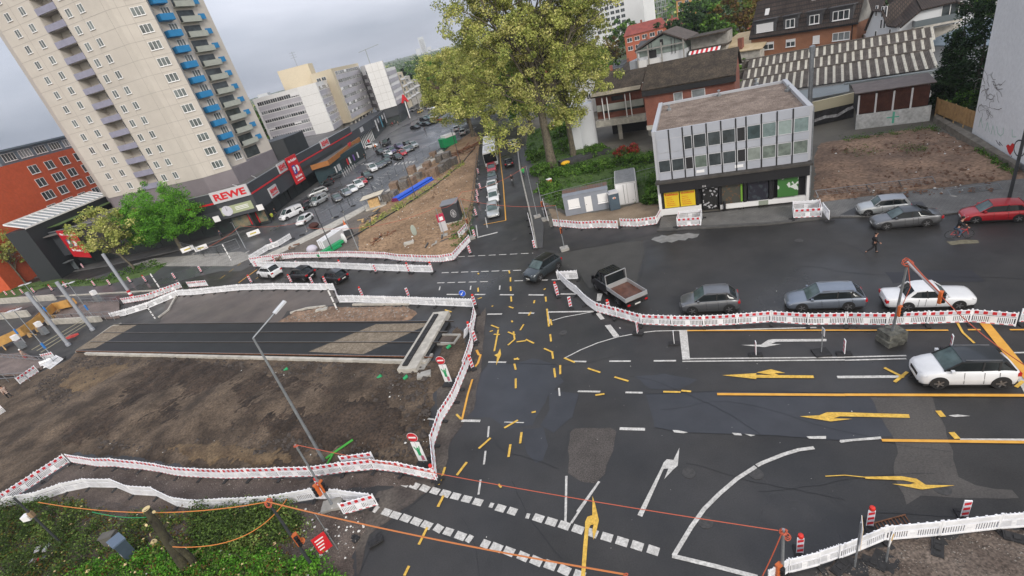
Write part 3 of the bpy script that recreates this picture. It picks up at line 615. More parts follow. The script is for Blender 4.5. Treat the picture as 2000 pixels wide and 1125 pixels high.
def supermarket():
 C0 = PZ(-42.6,166); Cl = Vector((-88.6,104.5,0)); Cm = Vector((-50.8,97.2,0)); C = Vector((-43.5,97,0)); D = Vector((-42,116,0)); E = Vector((-35.7,151,0)); Fk = Vector((-34.6,158,0))
 r = broot('supermarket', C, 0, 'anthracite supermarket with red stripe, red lettered signs and ochre canopy along the car park', 'supermarket')
 back = [Vector((-52,172,0)), Vector((-66,150,0)), Vector((-100,128,0)), Vector((-98,112,0))]
 top = [Cl, Cm, C, D, E, Fk] + back
 zt, zs = 8.7, 3.5
 b = MB().m(M_ANTH)
 segs = [Plane(Cl,Cm), Plane(Cm,C), Plane(C,D), Plane(D,E), Plane(E,Fk)]
 for i, p in enumerate(segs): wallslab(b, p, 0, p.len, zs, zt, -.4, 0)
 part('upper_wall', b, r)
 b = MB().m(M_ROOFD).prism([((p.x),(p.y+.5)) for p in top], 7.9, 8.1); part('roof', b, r)
 b = MB().m(M_STEEL)
 for p in segs: wallslab(b, p, -.02, p.len+.02, zt+.002, zt+.1, -.45, .06)
 part('parapet_cap', b, r)
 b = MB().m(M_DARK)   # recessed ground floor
 g = MB().m(M_SHOP); cl = MB().m(M_ANTH2)
 for p in segs:
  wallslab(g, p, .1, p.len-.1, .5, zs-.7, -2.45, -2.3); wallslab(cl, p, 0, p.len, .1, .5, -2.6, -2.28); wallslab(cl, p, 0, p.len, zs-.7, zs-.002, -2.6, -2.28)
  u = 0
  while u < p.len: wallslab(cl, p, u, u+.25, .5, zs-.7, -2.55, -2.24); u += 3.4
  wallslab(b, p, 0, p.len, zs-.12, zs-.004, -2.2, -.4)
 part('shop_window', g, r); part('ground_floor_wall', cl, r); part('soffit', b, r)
 st = MB().m(M_SRED)
 for i, p in enumerate(segs):
  if i == 1: continue
  a, b_ = (p.len-8, p.len) if i == 0 else (0, p.len)
  wallslab(st, p, a, b_, 6.72, 7.02, 0, .06)
 part('red_stripe', st, r)
 gr = MB().m(M_ANTH2); part('dark_band', wallslab(gr, segs[0], segs[0].len-6, segs[0].len, 5.3, 6.6, 0, .01), r); gr = MB().m(M_ANTH2); wallslab(gr, segs[3], 4, segs[3].len-3, 4.9, 5.6, 0, .01); part('dark_band', gr, r)
 p = segs[1]
 def sign(p, u0, u1, z0, z1, off=.1, txt='REWE', sub_=None):
  s_ = MB().m(M_SGRY); wallslab(s_, p, u0, u1, z0, z1, off, off+.25); so_ = part('sign_board', s_, r)
  w_ = u1-u0; h_ = z1-z0
  text_part('lettering', txt, 1, M_SRED, r, signM(p, u0+w_*.08, z0+h_*(.2 if not sub_ else .4), off+.26), so_, .04, (w_*.84, h_*(.6 if not sub_ else .38)), .035)
  if sub_: text_part('lettering', sub_, 1, M_SRED, r, signM(p, u0+w_*.1, z0+h_*.16, off+.26), so_, .03, (w_*.8, h_*.14), .01)
  return so_
 u0, z0 = p.uz(426,398); u1, z1 = p.uz(478,360)
 sign(p, -.1, 7.3, 6.75, 8.95)
 s_ = MB().m(mat('poster_green', (.34,.38,.24), .5)); wallslab(s_, p, .3, 6.6, 4.15, 5.75, .02, .12); o = part('poster', s_, r)
 ck = MB().m(M_REFW); c0 = p.P(1.5, 4.9, .13); vs = []
 for k in range(24):
  a = 2*math.pi*k/24; vs.append(p.P(1.5+1.05*math.cos(a), 4.95+1.0*math.sin(a), .16))
 ck.add(vs, [tuple(range(24))]); ck.m(M_BLACK)
 for a, l in ((R(90), .75),(R(70),.5)): ck.bar(p.P(1.5,4.95,.18), p.P(1.5+l*math.cos(a), 4.95+l*math.sin(a), .18), .08, .02)
 for k in range(12):
  a = math.pi*k/6; ck.bar(p.P(1.5+.75*math.cos(a),4.95+.75*math.sin(a),.17), p.P(1.5+.92*math.cos(a),4.95+.92*math.sin(a),.17), .06, .01)
 part('clock', ck, r)
 for (uu, zz_) in ((3.2,5.2),(3.2,4.95),(3.2,4.65)):
  l_ = MB().m(M_FRAME); wallslab(l_, p, uu, uu+2.6, zz_, zz_+.12, .13, .15); part('poster_line', l_, r)
 for q_, u_ in ((p, -1.2),(p, 7.6)):
  s_ = MB().m(M_WHITE); wallslab(s_, q_, u_-.1, u_+1.1, 3.6, 4.7, .9, 1.0); part('small_sign', s_, r)
 for u_, w2, m_ in ((0.2,3.2,mat('poster_teal',(.02,.09,.09),.5,scale=.8,col2=(.25,.2,.12))),(3.5,1.8,M_SRED),(5.4,1.6,mat('poster_mix',(.3,.2,.12),.5,scale=1.2,col2=(.03,.1,.08)))):
  s_ = MB().m(m_); wallslab(s_, p, u_, u_+w2, .7, 2.9, -2.2, -2.15); part('window_poster', s_, r)
 p = segs[2]
 sign(p, p.len-4.8, p.len-.6, 7.05, 9.1)
 sign(p, 6.2, 10.0, 3.95, 6.0, sub_='EINKAUFEN')
 p = segs[3]
 s_ = MB().m(M_SRED); wallslab(s_, p, .2, 4.8, 3.2, 9.3, .25, .55); so_ = part('parking_sign', s_, r)
 w_ = MB().m(mat('sign_blue', (.03,.06,.3), .4)); wallslab(w_, p, 1.0, 2.5, 5.3, 7.3, .56, .6); sub('blue_square', w_, r, so_)
 text_part('lettering', 'P', 1, M_FRAME, r, signM(p, 1.3, 5.6, .61), so_, .02, (.9,1.4), .05)
 text_part('lettering', '»', 1, M_FRAME, r, signM(p, 2.75, 5.6, .56), so_, .02, (1.3,1.4), .05)
 text_part('lettering', 'Hier Parkplätze', 1, M_FRAME, r, signM(p, .5, 7.9, .56), so_, .02, (3.9,.75), .02)
 text_part('lettering', 'für Kunden', 1, M_FRAME, r, signM(p, .9, 4.4, .56), so_, .02, (3.1,.6), .02)
 text_part('lettering', 'mit Parkscheibe', 1, M_FRAME, r, signM(p, 1.0, 3.7, .56), so_, .02, (2.9,.35), .01)
 u3, _ = p.uz(634,283)
 sign(p, u3-2.6, u3+2.6, 7.1, 9.1)
 b = MB().m(M_ANTH2); q_ = [G(546,280,9.5), G(581,270,9.5)]
 K = Plane(Vector((-49.5,126,0)), Vector((-43.8,128,0)));
 B_ = [Vector((-50.6,125,0)), Vector((-44.2,127.6,0)), Vector((-42.6,131.5,0)), Vector((-41.6,136,0)), Vector((-49,139,0))]
 b.prism([(v.x,v.y) for v in B_], 8.1, 12.6); part('roof_block', b, r)
 cz0, cz1 = 3.9, 5.1
 cn = [Vector((-41.0,126,0)), Vector((-35.9,127,0)), Vector((-33.0,158.5,0)), Vector((-35.2,158.5,0)), Vector((-39.6,129,0))]
 b = MB().m(M_OCHRE);
 for a, c_ in zip(cn[:3], cn[1:3]): p_ = Plane(a, c_); wallslab(b, p_, 0, p_.len, cz0, cz1, -.25, 0)
 part('canopy_fascia', b, r)
 b = MB().m(M_ROOFD).prism([(v.x,v.y) for v in [cn[0]+Vector((.3,.4,0)), cn[1]+Vector((-.3,.4,0)), cn[2]+Vector((-.3,-.1,0)), cn[3], cn[4]]], 4.3, 4.7); part('canopy', b, r)
 text_part('lettering', 'DM', 1, M_SRED, r, signM(Plane(cn[1],cn[2]), 19, 4.6, .05), None, .05, (2.6,1.0), .03)
 b = MB().m(mat('shop_teal', (.02,.045,.055), .4));
 gl = [Vector((-40.3,127.6,0)), Vector((-36.6,129.5,0)), Vector((-31.6,152,0)), Vector((-35.5,152.5,0))]
 b.prism([(v.x,v.y) for v in gl], .1, 4.28); part('glazed_entrance', b, r)
 p_ = Plane(gl[1], gl[2]); g = MB().m(M_SHOP); wallslab(g, p_, 6, p_.len-.5, .4, 3.2, 0, .06); part('shop_window', g, r)
 for u_, m_ in ((1.5,M_WHITE),(3.2,M_SGRY),(4.2,M_SGRY),(9.5,M_SRED),(11,M_WHITE),(14,mat('poster_violet',(.2,.1,.4),.5)),(17,M_WHITE)):
  s_ = MB().m(m_); wallslab(s_, p_, u_, u_+.8, 1.0, 2.6, .1, .14); part('window_poster', s_, r)
 b = MB().m(M_FRAME)
 for (a, c_) in [((-47,101),(-60,120)),((-52,118),(-44,104))]: b.tube([(a[0],a[1],8.3),(c_[0],c_[1],8.3)], .06, 6)
 part('roof_pipe', b, r)
 b = MB().m(M_STEEL)
 g0 = G(437,350,9);
 for dx in (0, 1.2, 2.4):
  b.bar((g0.x+dx, g0.y, 8.1), (g0.x+dx, g0.y, 11.2), .06, .06); b.bar((g0.x+dx, g0.y+1.2, 8.1), (g0.x+dx, g0.y+1.2, 11.2), .06, .06)
 for z in (9, 10, 11.1): b.bar((g0.x, g0.y, z), (g0.x+2.4, g0.y, z), .05, .05)
 b.bar((g0.x, g0.y, 8.2), (g0.x+2.4, g0.y, 11), .04, .04); part('roof_scaffold', b, r)
supermarket()
def left_shop():
 A = PZ(-42.7,166.2); A = Vector((-112.5,123.6,0)); B = Vector((-88.9,105.6,0));
 p = Plane(A, B)
 r = broot('shop_annex', A, p.rz, 'dark grey low shop with glass lean-to roof and red parking banner at the left', 'shop')
 b = MB().m(M_ANTH); wallslab(b, p, 0, p.len, 5.7, 7.6, -12, 0); wallslab(b, p, 0, p.len, 3.2, 4.8, -12, 0); wallslab(b, p, 0, 3.5, .1, 3.2, -12, -.5); part('wall', b, r)
 b = MB().m(M_ANTH2); wallslab(b, p, .1, p.len, 4.8, 5.7, -11.9, -.3); wallslab(b, p, -.8, 10, 7.6, 10.4, -9, -3); part('dark_band', b, r)
 b = MB().m(M_SHOP); wallslab(b, p, 3.5, p.len, .3, 3.19, -11.9, -1.6); part('shop_window', b, r)
 b = MB().m(M_ANTH2); u = 3.5
 while u < p.len: wallslab(b, p, u, u+.25, .1, 3.19, -1.8, -1.5); u += 2.6
 part('mullion', b, r)
 s_ = MB().m(M_SRED); u1, _ = p.uz(108,445); u2, _ = p.uz(143,445)
 u2 -= 1.6; wallslab(s_, p, u1, u2+1, 3.3, 9.0, .1, .3); so_ = part('parking_banner', s_, r); w_ = u2+1-u1
 w2 = MB().m(MATS['sign_blue']); wallslab(w2, p, u1+w_*.25, u1+w_*.5, 5.6, 7.2, .31, .34); sub('blue_square', w2, r, so_)
 text_part('lettering', 'P', 1, M_FRAME, r, signM(p, u1+w_*.31, 5.85, .35), so_, .02, (w_*.13,1.1), .05)
 text_part('lettering', '»', 1, M_FRAME, r, signM(p, u1+w_*.55, 5.8, .32), so_, .02, (w_*.22,1.1), .05)
 text_part('lettering', 'Hier Parkplätze', 1, M_FRAME, r, signM(p, u1+w_*.12, 7.9, .32), so_, .02, (w_*.75,.6), .02)
 text_part('lettering', 'für Kunden', 1, M_FRAME, r, signM(p, u1+w_*.2, 4.6, .32), so_, .02, (w_*.6,.5), .02)
 g = MB().m(mat('gallery_glass', (.2,.225,.24), .25, var=.1, scale=.3))
 P0 = PZ(-41.3,134); P1 = PZ(-35.0,151)
 f = Plane(P0, P1); n_ = 16
 for k in range(n_):
  ua, ub_ = f.len*k/n_+.12, f.len*(k+1)/n_-.12
  a, b_, c_, d_ = f.P(ua,11.2,0), f.P(ub_,11.2,0), f.P(ub_,12.6,-3.4), f.P(ua,12.6,-3.4)
  g.add([a,b_,c_,d_], [(0,1,2,3)])
 part('glass_roof', g, r)
 b = MB().m(M_FRAME)
 for k in range(n_+1): b.bar(f.P(f.len*k/n_,11.25,0), f.P(f.len*k/n_,12.65,-3.4), .16, .2)
 b.bar(f.P(0,11.1,.1), f.P(f.len,11.1,.1), .25, .3); b.bar(f.P(0,12.7,-3.4), f.P(f.len,12.7,-3.4), .25, .3); part('roof_bar', b, r)
 b = MB().m(M_ANTH2); wallslab(b, f, 0, f.len+1, 0, 11.0, -4.4, -.1); part('gallery_wall', b, r)
 b = MB().m(M_ROOFD); wallslab(b, f, 2, f.len+1, 8.2, 8.4, .0, 22); part('flat_roof', b, r)
 b = MB().m(M_GRASS); wallslab(b, f, 4, f.len+1, 9.6, 9.7, .1, 3); part('green_roof', b, r)
left_shop()
def red_office():
 A = PZ(-44.5,143); B = PZ(-34.3,176)
 p = Plane(A, B)
 M_OR = mat('orange_red_brick', (.50,.085,.028), .8, scale=.15, col2=(.56,.10,.035), fine=.1, fscale=2)
 r = broot('red_office', A, p.rz, 'long orange-red office building with grey top storey at the left edge', 'office building')
 b = MB().m(M_OR); wallslab(b, p, 0, p.len, 0, 22.6, -14, 0); part('wall', b, r)
 M_TG = mat('zinc_blue', (.12,.16,.2), .5, var=.1)
 uL = polar_u(p, -39.7)
 b = MB().m(M_TG); wallslab(b, p, uL, p.len, 22.6, 25.4, -13, -1.2); wallslab(b, p, uL-.6, p.len, 25.4, 25.8, -13.5, -.6); part('top_storey', b, r)
 k = 0; u = uL+1.2
 while u < p.len-2:
  wn, wh = 3.4, 1.7
  put_win(r, p, u, 23.2, wn, wh, 4, name='top_window', off=-1.2, glass=M_GLASSL if k % 3 == 1 else None); u += 4.6; k += 1
 for row in range(5):
  z = 19.4-row*3.0; k = 0; u = uL+.5-6.2+row*(-.8)
  while u < p.len-3:
   if u > uL:
    w_ = 3.4 if (k+row) % 2 == 0 and row else 2.6
    put_win(r, p, u, z, w_, 1.9, 2 if w_ < 3 else 3, fr=.1, sill=True)
   u += 5.1 if row else 4.9; k += 1
red_office()
# ---- office block row ----------------------------------------------------
M_OWH = mat('precast_white', (.66,.66,.66), .85, scale=.1, col2=(.72,.72,.72), fine=.04, fscale=2)
M_OBE = mat('precast_beige', (.52,.455,.34), .85, scale=.1, col2=(.56,.49,.37), fine=.04, fscale=2)
M_OGR = mat('band_grey', (.42,.41,.45), .8, var=.08, scale=.3)
def ribbons(r, p, ua, ub, z0, n, step, h=1.45, seg=2.6, seed=0, gap=.05):
 rr = random.Random(seed)
 for k in range(n):
  u = ua; z = z0-k*step
  while u < ub-.6:
   w_ = min(seg, ub-u)-gap; t = rr.random()
   put_win(r, p, u, z, round(w_,1), h, 3 if w_ > 1.6 else 2, name='ribbon_window', sill=False, glass=(M_GLASSL if t > .8 else None), blind=(.75 if t < .15 else 0.0), frame=(M_FRAME))
   u += seg
def offices():
 W0 = PZ(-20.2,196); W1 = PZ(-15.85,186.5); W2 = PZ(-13.95,186.5); W3 = PZ(-12.75,203)
 r = broot('white_office_block', W1, 0, 'five storey white and grey office block behind the supermarket', 'office building', None)
 zt = 22.6
 b = MB().m(M_OWH); b.prism([(v.x,v.y) for v in [W0, W1, W2, W3, W3+Vector((-6,16,0)), W0+Vector((3,16,0))]], 6.9, zt)
 part('wall', b, r)
 b = MB().m(M_CONC).prism([(v.x,v.y) for v in [W0+Vector((.4,.6,0)), W1+Vector((.4,.6,0)), W2+Vector((-.4,.6,0)), W3+Vector((-.5,.5,0)), W3+Vector((-6,15,0)), W0+Vector((3,15,0))]], 0, 6.9); part('podium', b, r)
 f1 = Plane(W0, W1); f2 = Plane(W2, W3)
 for k in range(5):
  b = MB().m(M_OGR); wallslab(b, f1, .8, f1.len, 6.95+k*2.8 if k else 6.95, 8.2+k*2.8+.45, 0, .05)
  wallslab(b, f2, .6, f2.len, 6.95+k*2.8, 8.65+k*2.8, 0, .05); part('spandrel_band', b, r)
 ribbons(r, f1, 1.0, f1.len, 20.05, 5, 2.8, 1.3, seed=3); ribbons(r, f2, 1.2, f2.len-.4, 20.05, 5, 2.8, 1.3, seed=4)
 jb = MB().m(M_CONC); f = Plane(W1, W2)
 for k in range(1,5): wallslab(jb, f, 0, f.len, 7+k*3.1, 7.05+k*3.1, 0, .01)
 part('panel_joint', jb, r)
 an = MB().m(M_STEEL);
 part('roof_edge', an.box(*(0,0,0,0,0,0)), r) if False else None
 B0 = PZ(-17.0,214); B1 = PZ(-14.2,207); B2 = PZ(-12.02,199); B3 = PZ(-9.28,231)
 r = broot('beige_office_block', B2, 0, 'taller sand coloured office block with ribbon windows and rooftop tower', 'office building')
 b = MB().m(M_OBE); b.prism([(v.x,v.y) for v in [B1, B2, B3, B3+Vector((-10,14,0)), B1+Vector((-4,22,0))]], 7.0, 25.6)
 part('wall', b, r)
 b = MB().m(M_OBE).prism([(v.x,v.y) for v in [B0, PZ(-14.0,212), PZ(-13.55,219), B0+Vector((2,16,0))]], 7, 29.4); part('stair_tower', b, r)
 b = MB().m(M_CONC).prism([(v.x,v.y) for v in [B1+Vector((1,1,0)), B2+Vector((-.8,1.8,0)), B3+Vector((-2.2,.5,0)), B3+Vector((-10,13,0)), B1+Vector((-4,20,0))]], 0, 7); part('podium', b, r)
 f3 = Plane(B2, B3); f0 = Plane(B1, B2)
 for k in range(6):
  b = MB().m(M_OGR); wallslab(b, f3, 2.3, f3.len, 7.9+k*2.75, 9.4+k*2.75, 0, .06); part('spandrel_band', b, r)
 ribbons(r, f3, 2.6, f3.len-.4, 23.2, 6, 2.75, 1.25, seed=6)
 put_win(r, f0, 2.4, 22.2, 2.2, 1.5, 2); put_win(r, f0, 5.0, 22.2, 2.2, 1.5, 2)
 for k in range(7):
  c_ = MB().m(M_CONCL); q_ = f3.P(1.5+k*5.0, 0, -.6); c_.box(q_.x-.35,q_.x+.35,q_.y-.35,q_.y+.35,4.2,7.0); part('pillar', c_, r)
 an = MB().m(M_STEEL); t0 = PZ(-15.0,214,29.4); an.bar(t0, t0+Vector((0,0,5)), .12,.12);
 for z in (3,3.8,4.6): an.bar(t0+Vector((-1.2,0,z)), t0+Vector((1.2,0,z)), .08,.08)
 part('antenna', an, r)
 V0 = PZ(-9.2,226); V1 = PZ(-8.7,217); V2 = PZ(-6.85,217.5); V3 = PZ(-5.75,236)
 r = broot('white_gabled_block', V2, 0, 'white office block with a blank panel wall beyond the beige block', 'office building')
 b = MB().m(M_OWH); b.prism([(v.x,v.y) for v in [V0, V1, V2, PZ(-6.75,222), PZ(-7.4,234), PZ(-9.2,232)]], 6.8, 24.0)
 b.prism([(v.x,v.y) for v in [PZ(-6.74,220.5), V3, PZ(-6.2,240), PZ(-7.2,234)]], 6.8, 20.8); part('wall', b, r)
 b = MB().m(M_ANTH).prism([(v.x,v.y) for v in [V0+Vector((.4,1,0)), V1+Vector((.4,.7,0)), V2+Vector((-.1,.7,0)), V3+Vector((-.5,0,0)), PZ(-7.4,240)]], 3.2, 6.8); part('fascia', b, r)
 b = MB().m(M_SHOP).prism([(v.x,v.y) for v in [V0+Vector((.6,2,0)), V1+Vector((.2,1.7,0)), V2+Vector((-.3,1.2,0)), V3+Vector((-.7,0,0)), PZ(-7.4,239)]], 0.1, 3.2); part('shop_window', b, r)
 f = Plane(PZ(-6.8,219), V3)
 for k in range(5):
  b = MB().m(M_OGR); wallslab(b, f, .5, f.len, 7+k*2.8, 8.5+k*2.8, 0, .06); part('spandrel_band', b, r)
 ribbons(r, f, .9, f.len-.4, 18.3, 5, 2.8, 1.3, seed=8)
 fb = Plane(B3, V1)
 for k in range(5):
  b = MB().m(mat('balcony_dark', (.12,.11,.115), .7)); wallslab(b, fb, 0, fb.len, 8.0+k*2.8, 9.4+k*2.8, .3, .6); part('balcony', b, r)
  g = MB().m(M_GLASS); wallslab(g, fb, .1, fb.len-.1, 9.4+k*2.8, 10.8+k*2.8, -.2, .1); part('glazing', g, r)
 fw = Plane(V1, V2); jb = MB().m(M_CONC)
 for k in range(1,6): wallslab(jb, fw, 0, fw.len, 7+k*2.8, 7.06+k*2.8, 0, .012)
 for k in range(1,3): wallslab(jb, fw, fw.len*k/3, fw.len*k/3+.06, 6.8, 24, 0, .013)
 part('panel_joint', jb, r)
 r = broot('terraced_block', V3, 0, 'small cream block with stepped terraces at the end of the office row', 'apartment building')
 S = [(-5.75,236,18),(-5.2,243,15.5),(-4.6,250,13),(-3.9,258,10)]
 for i in range(3):
  a, d, z = S[i]; a2, d2, _ = S[i+1]
  b = MB().m(M_OBE if i == 0 else M_CONCL); q_ = [PZ(a+.05,d+.3), PZ(a2,d2), PZ(a2-.4,d2+9), PZ(a-.6,d+9)]
  b.prism([(v.x,v.y) for v in q_], 3 if i < 2 else 0, z); part('terrace_storey', b, r)
  f = Plane(q_[0], q_[1])
  for k in range(max(1, 4-i)):
   put_win(r, f, .8, z-2.2-k*2.8, 3.2, 1.3, 3, sill=False)
   b = MB().m(M_FRAME); wallslab(b, f, 0, f.len, z-3.2-k*2.8, z-2.5-k*2.8, .4, .5); part('railing', b, r)
offices()
def lot_shops():
 A = Vector((-35.5,160,0)); B = Vector((-32.5,186,0)); C_ = PZ(-8.6,217)
 p = Plane(A, B); r = broot('retail_passage', A, p.rz, 'dark fascia shop entrance with white sign between supermarket and office blocks', 'shop')
 b = MB().m(M_ANTH); wallslab(b, p, 0, p.len, 4.0, 6.8, -8, 0); part('fascia', b, r)
 b = MB().m(mat('passage_glass', (.06,.08,.075), .2, var=.4, scale=.6)); wallslab(b, p, 9, p.len, .1, 4.0, -8, -1); part('shop_window', b, r)
 b = MB().m(M_FRAME)
 for k in range(9): wallslab(b, p, 10+k*1.8, 10.25+k*1.8, .1, 4, -1, -.85)
 part('mullion', b, r)
 b = MB().m(M_SGRY); wallslab(b, p, 10, 13.5, 5, 6.4, .02, .12); part('sign_board', b, r)
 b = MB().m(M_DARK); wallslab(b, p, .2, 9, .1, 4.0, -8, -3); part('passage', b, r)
 p2 = Plane(B+Vector((.0,.2,0)), C_+Vector((1,-.5,0)))
 r = broot('retail_arcade', B, p2.rz, 'row of dark fronted shops with banners below the white office block', 'shop')
 b = MB().m(M_ANTH); wallslab(b, p2, .5, p2.len, 3.6, 6.7, -6, 0); part('fascia', b, r)
 b = MB().m(M_SHOP); wallslab(b, p2, .6, p2.len-.1, .1, 3.6, -5.8, -1); part('shop_window', b, r)
 for k in range(5):
  s_ = MB().m([M_WHITE,M_SGRY,mat('banner_cyan',(.05,.25,.35),.5),M_WHITE,M_SGRY][k]); wallslab(s_, p2, 4+k*5.2, 5.6+k*5.2, 4.2 if k % 2 else 1.8, 5.6 if k % 2 else 5.8, .05, .12); part('banner', s_, r)
 q_ = PZ(-5.9,225); r = broot('pylon_sign', q_, 0, 'white pylon with red A emblem at the far corner of the shops', 'sign')
 b = MB().m(M_FRAME).box(q_.x-.2,q_.x+.2,q_.y-.15,q_.y+.15,0,7); part('pole', b, r)
 text_part('emblem', 'A', 1, M_SRED, r, Matrix.Translation(q_+Vector((-1.6,-.3,6.6))) @ Matrix.Rotation(R(90),4,'X'), None, .1, (3.4,3.2), .06)
lot_shops()
# ---------------------------------------------------------------- buildings right of the street
M_PANEL = mat('grey_panel', (.34,.36,.41), .55, scale=.5, col2=(.38,.40,.45), fine=.04)
M_PFR = mat('panel_frame', (.40,.41,.44), .45)
M_ROOFG = mat('gravel_roof', (.13,.095,.075), .95, scale=.7, col2=(.25,.195,.16), bump=.03, bscale=14, fine=.55, fscale=9)
M_BRK = tile_mat('red_brick', (.20,.055,.035), (.25,.075,.045), (.18,.10,.08), .24, .08, .012, .85, 0, .2, True)
M_BRKO = tile_mat('orange_brick', (.30,.11,.05), (.35,.14,.07), (.24,.15,.10), .24, .08, .012, .85, 0, .15, True)
M_RTILE = tile_mat('dark_roof_tiles', (.04,.028,.024), (.06,.04,.032), (.015,.012,.011), .3, .34, .05, .8, 0, .35)
M_RMOSS = mat('mossy_fibre_roof', (.028,.022,.017), .95, scale=.7, col2=(.065,.05,.036), fine=.5, fscale=5, bump=.02)
M_RWHT = mat('render_white', (.55,.57,.60), .8, scale=.2, col2=(.62,.64,.67), fine=.05)
M_SLATE = mat('slate', (.045,.045,.05), .7, scale=.5, col2=(.07,.07,.075), fine=.2, fscale=4)
M_SGRY2 = mat('window_frame_grey', (.5,.51,.54), .5)
def panel_building():
 A = Vector((18.35,50.7,0)); B = Vector((31.6,44.6,0)); p = Plane(A, B); Dp = 15.4
 r = broot('panel_shop_building', A, p.rz, 'grey panel clad two storey building over a black fronted corner shop', 'shop building')
 zt = 9.5; z0 = 4.25
 b = MB().m(M_PFR); wallslab(b, p, 0, p.len, z0, 9.0, -Dp, -.02); part('wall', b, r)
 b = MB().m(M_ROOFG); wallslab(b, p, .42, p.len-.42, 9.0, 9.15, -Dp+.42, -.42); part('roof', b, r)
 b = MB().m(M_PFR); wallslab(b, p, -.03, .42, 9.0, zt, -Dp-.02, 0); wallslab(b, p, p.len-.42, p.len+.03, 9.0, zt, -Dp-.02, 0); wallslab(b, p, .422, p.len-.422, 9.0, zt-.05, -.42, 0); wallslab(b, p, .422, p.len-.422, 9.0, zt-.1, -Dp-.02, -Dp+.3); part('parapet', b, r)
 ws = [1.25,1.25,.85,1.25,1.25,1.25,.85,1.25,1.25,1.25,1.3]; s_ = (p.len-.5)/sum(ws); u = .3
 rows = [(8.55,9.48),(6.95,8.5),(5.95,6.9),(4.9,6.5)]
 jm = MB().m(M_BLACK); fr = MB().m(M_PFR)
 for i, w_ in enumerate(ws):
  w_ *= s_
  b = MB().m(M_PANEL); wallslab(b, p, u+.05, u+w_-.05, 8.62, 9.5, 0, .05); part('cladding_panel', b, r)
  b = MB().m(M_PANEL); wallslab(b, p, u+.05, u+w_-.05, 6.42, 7.12, 0, .05); part('cladding_panel', b, r)
  b = MB().m(M_PANEL); wallslab(b, p, u+.05, u+w_-.05, 4.2, 5.0, 0, .05); part('cladding_panel', b, r)
  gl = [M_GLASS, M_GLASS, M_GLASS, M_GLASS, M_GLASS, M_GLASS, M_DARK, mat('glass_curtain_teal',(.05,.075,.08),.15,var=.3,scale=1), mat('glass_curtain_pale',(.15,.2,.2),.2,var=.2,scale=2), mat('glass_curtain_mint',(.26,.32,.31),.25,var=.1,scale=2), mat('glass_curtain_mint2',(.18,.24,.24),.25,var=.15,scale=2)][i]
  gl2 = [M_GLASS, M_GLASS, M_DARK, mat('curtain_green',(.12,.15,.13),.2,var=.25,scale=1.5), M_GLASS, M_GLASS, M_DARK, mat('curtain_white',(.22,.25,.23),.3,var=.15,scale=1.5), mat('curtain_white2',(.15,.18,.16),.3,var=.3,scale=2), mat('curtain_white2',(.15,.18,.16),.3), mat('curtain_white2',(.15,.18,.16),.3)][i]
  if i < 2:
   b = MB().m(M_PANEL); wallslab(b, p, u+.12, u+w_-.12, 7.2, 8.54, 0, .07); part('blind_panel', b, r)
   b = MB().m(M_PFR); wallslab(b, p, u+.05, u+w_-.05, 7.13, 8.61, 0, .04); part('blind_frame', b, r)
  else: put_win(r, p, u+.06, 7.16, w_-.12, 1.42, 1, sill=False, fr=.06, frame=M_SGRY2, glass=gl, off=.02)
  put_win(r, p, u+.06, 5.04, w_-.12, 1.34, 1, sill=False, fr=.06, frame=M_SGRY2, glass=gl2, off=.02)
  if i: wallslab(jm, p, u-.06, u+.06, 4.2, 9.5, .01, .09)
  u += w_
 part('cover_strip', jm, r)
 for i_ in (3.9, 7.6):
  b = MB().m(M_FRAME); wallslab(b, p, i_+.2, i_+1.0, 4.5, 4.8, .06, .09); part('paper_notice', b, r)
 b = MB().m(mat('canopy_board', (.05,.045,.04), .7, var=.3, scale=1)); wallslab(b, p, -.1, p.len+.1, 3.95, 4.18, -3, .75); part('canopy', b, r)
 b = MB().m(M_BLACK); wallslab(b, p, .25, p.len-.1, 2.9, 3.94, -3, .55); part('fascia', b, r)
 b = MB().m(M_WHITE); wallslab(b, p, 0, .3, 0, 3.94, -Dp, .1); wallslab(b, p, p.len-.25, p.len, 0, 3.94, -Dp, .1); wallslab(b, p, .31, p.len-.26, 0, 3.9, -Dp, -Dp+.2); part('side_wall', b, r)
 b = MB().m(M_WHITE); wallslab(b, p, .3, 4.4, .1, .85, -.3, .05); wallslab(b, p, 6.3, p.len-.25, .1, .62, -.3, .05); part('plinth', b, r)
 b = MB().m(mat('plinth_patch',(.25,.28,.23),.8)); wallslab(b, p, 10.0, 10.9, .11, .6, .05, .07); part('plinth_patch', b, r)
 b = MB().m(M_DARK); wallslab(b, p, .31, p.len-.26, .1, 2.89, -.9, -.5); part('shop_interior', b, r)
 for u_ in (.31, 3.9, 6.2, 8.6, 11.0): b = MB().m(M_BLACK); wallslab(b, p, u_, u_+.28, .1, 2.89, -.45, .02); part('pier', b, r)
 Yc = mat('poster_yellow', (.66,.47,.02), .5)
 for u_ in (.62, 2.28):
  b = MB().m(Yc); wallslab(b, p, u_, u_+1.55, .95, 2.75, -.05, .08); o = part('window_poster', b, r)
  t_ = 'Kalthaus' if u_ < 1 else 'Zoologie'
  text_part('lettering', t_, 1, M_SRED, r, signM(p, u_+.1, 2.35, .085), o, .01, (1.35,.28), .02)
  for k in range(5): text_part('lettering', ['Reptilien','Spinnen','Fische','Pflanzen','Zubehör'][k], 1, M_SRED, r, signM(p, u_+.2, 2.05-k*.22, .085), o, .01, (.6+.1*k,.1), .01)
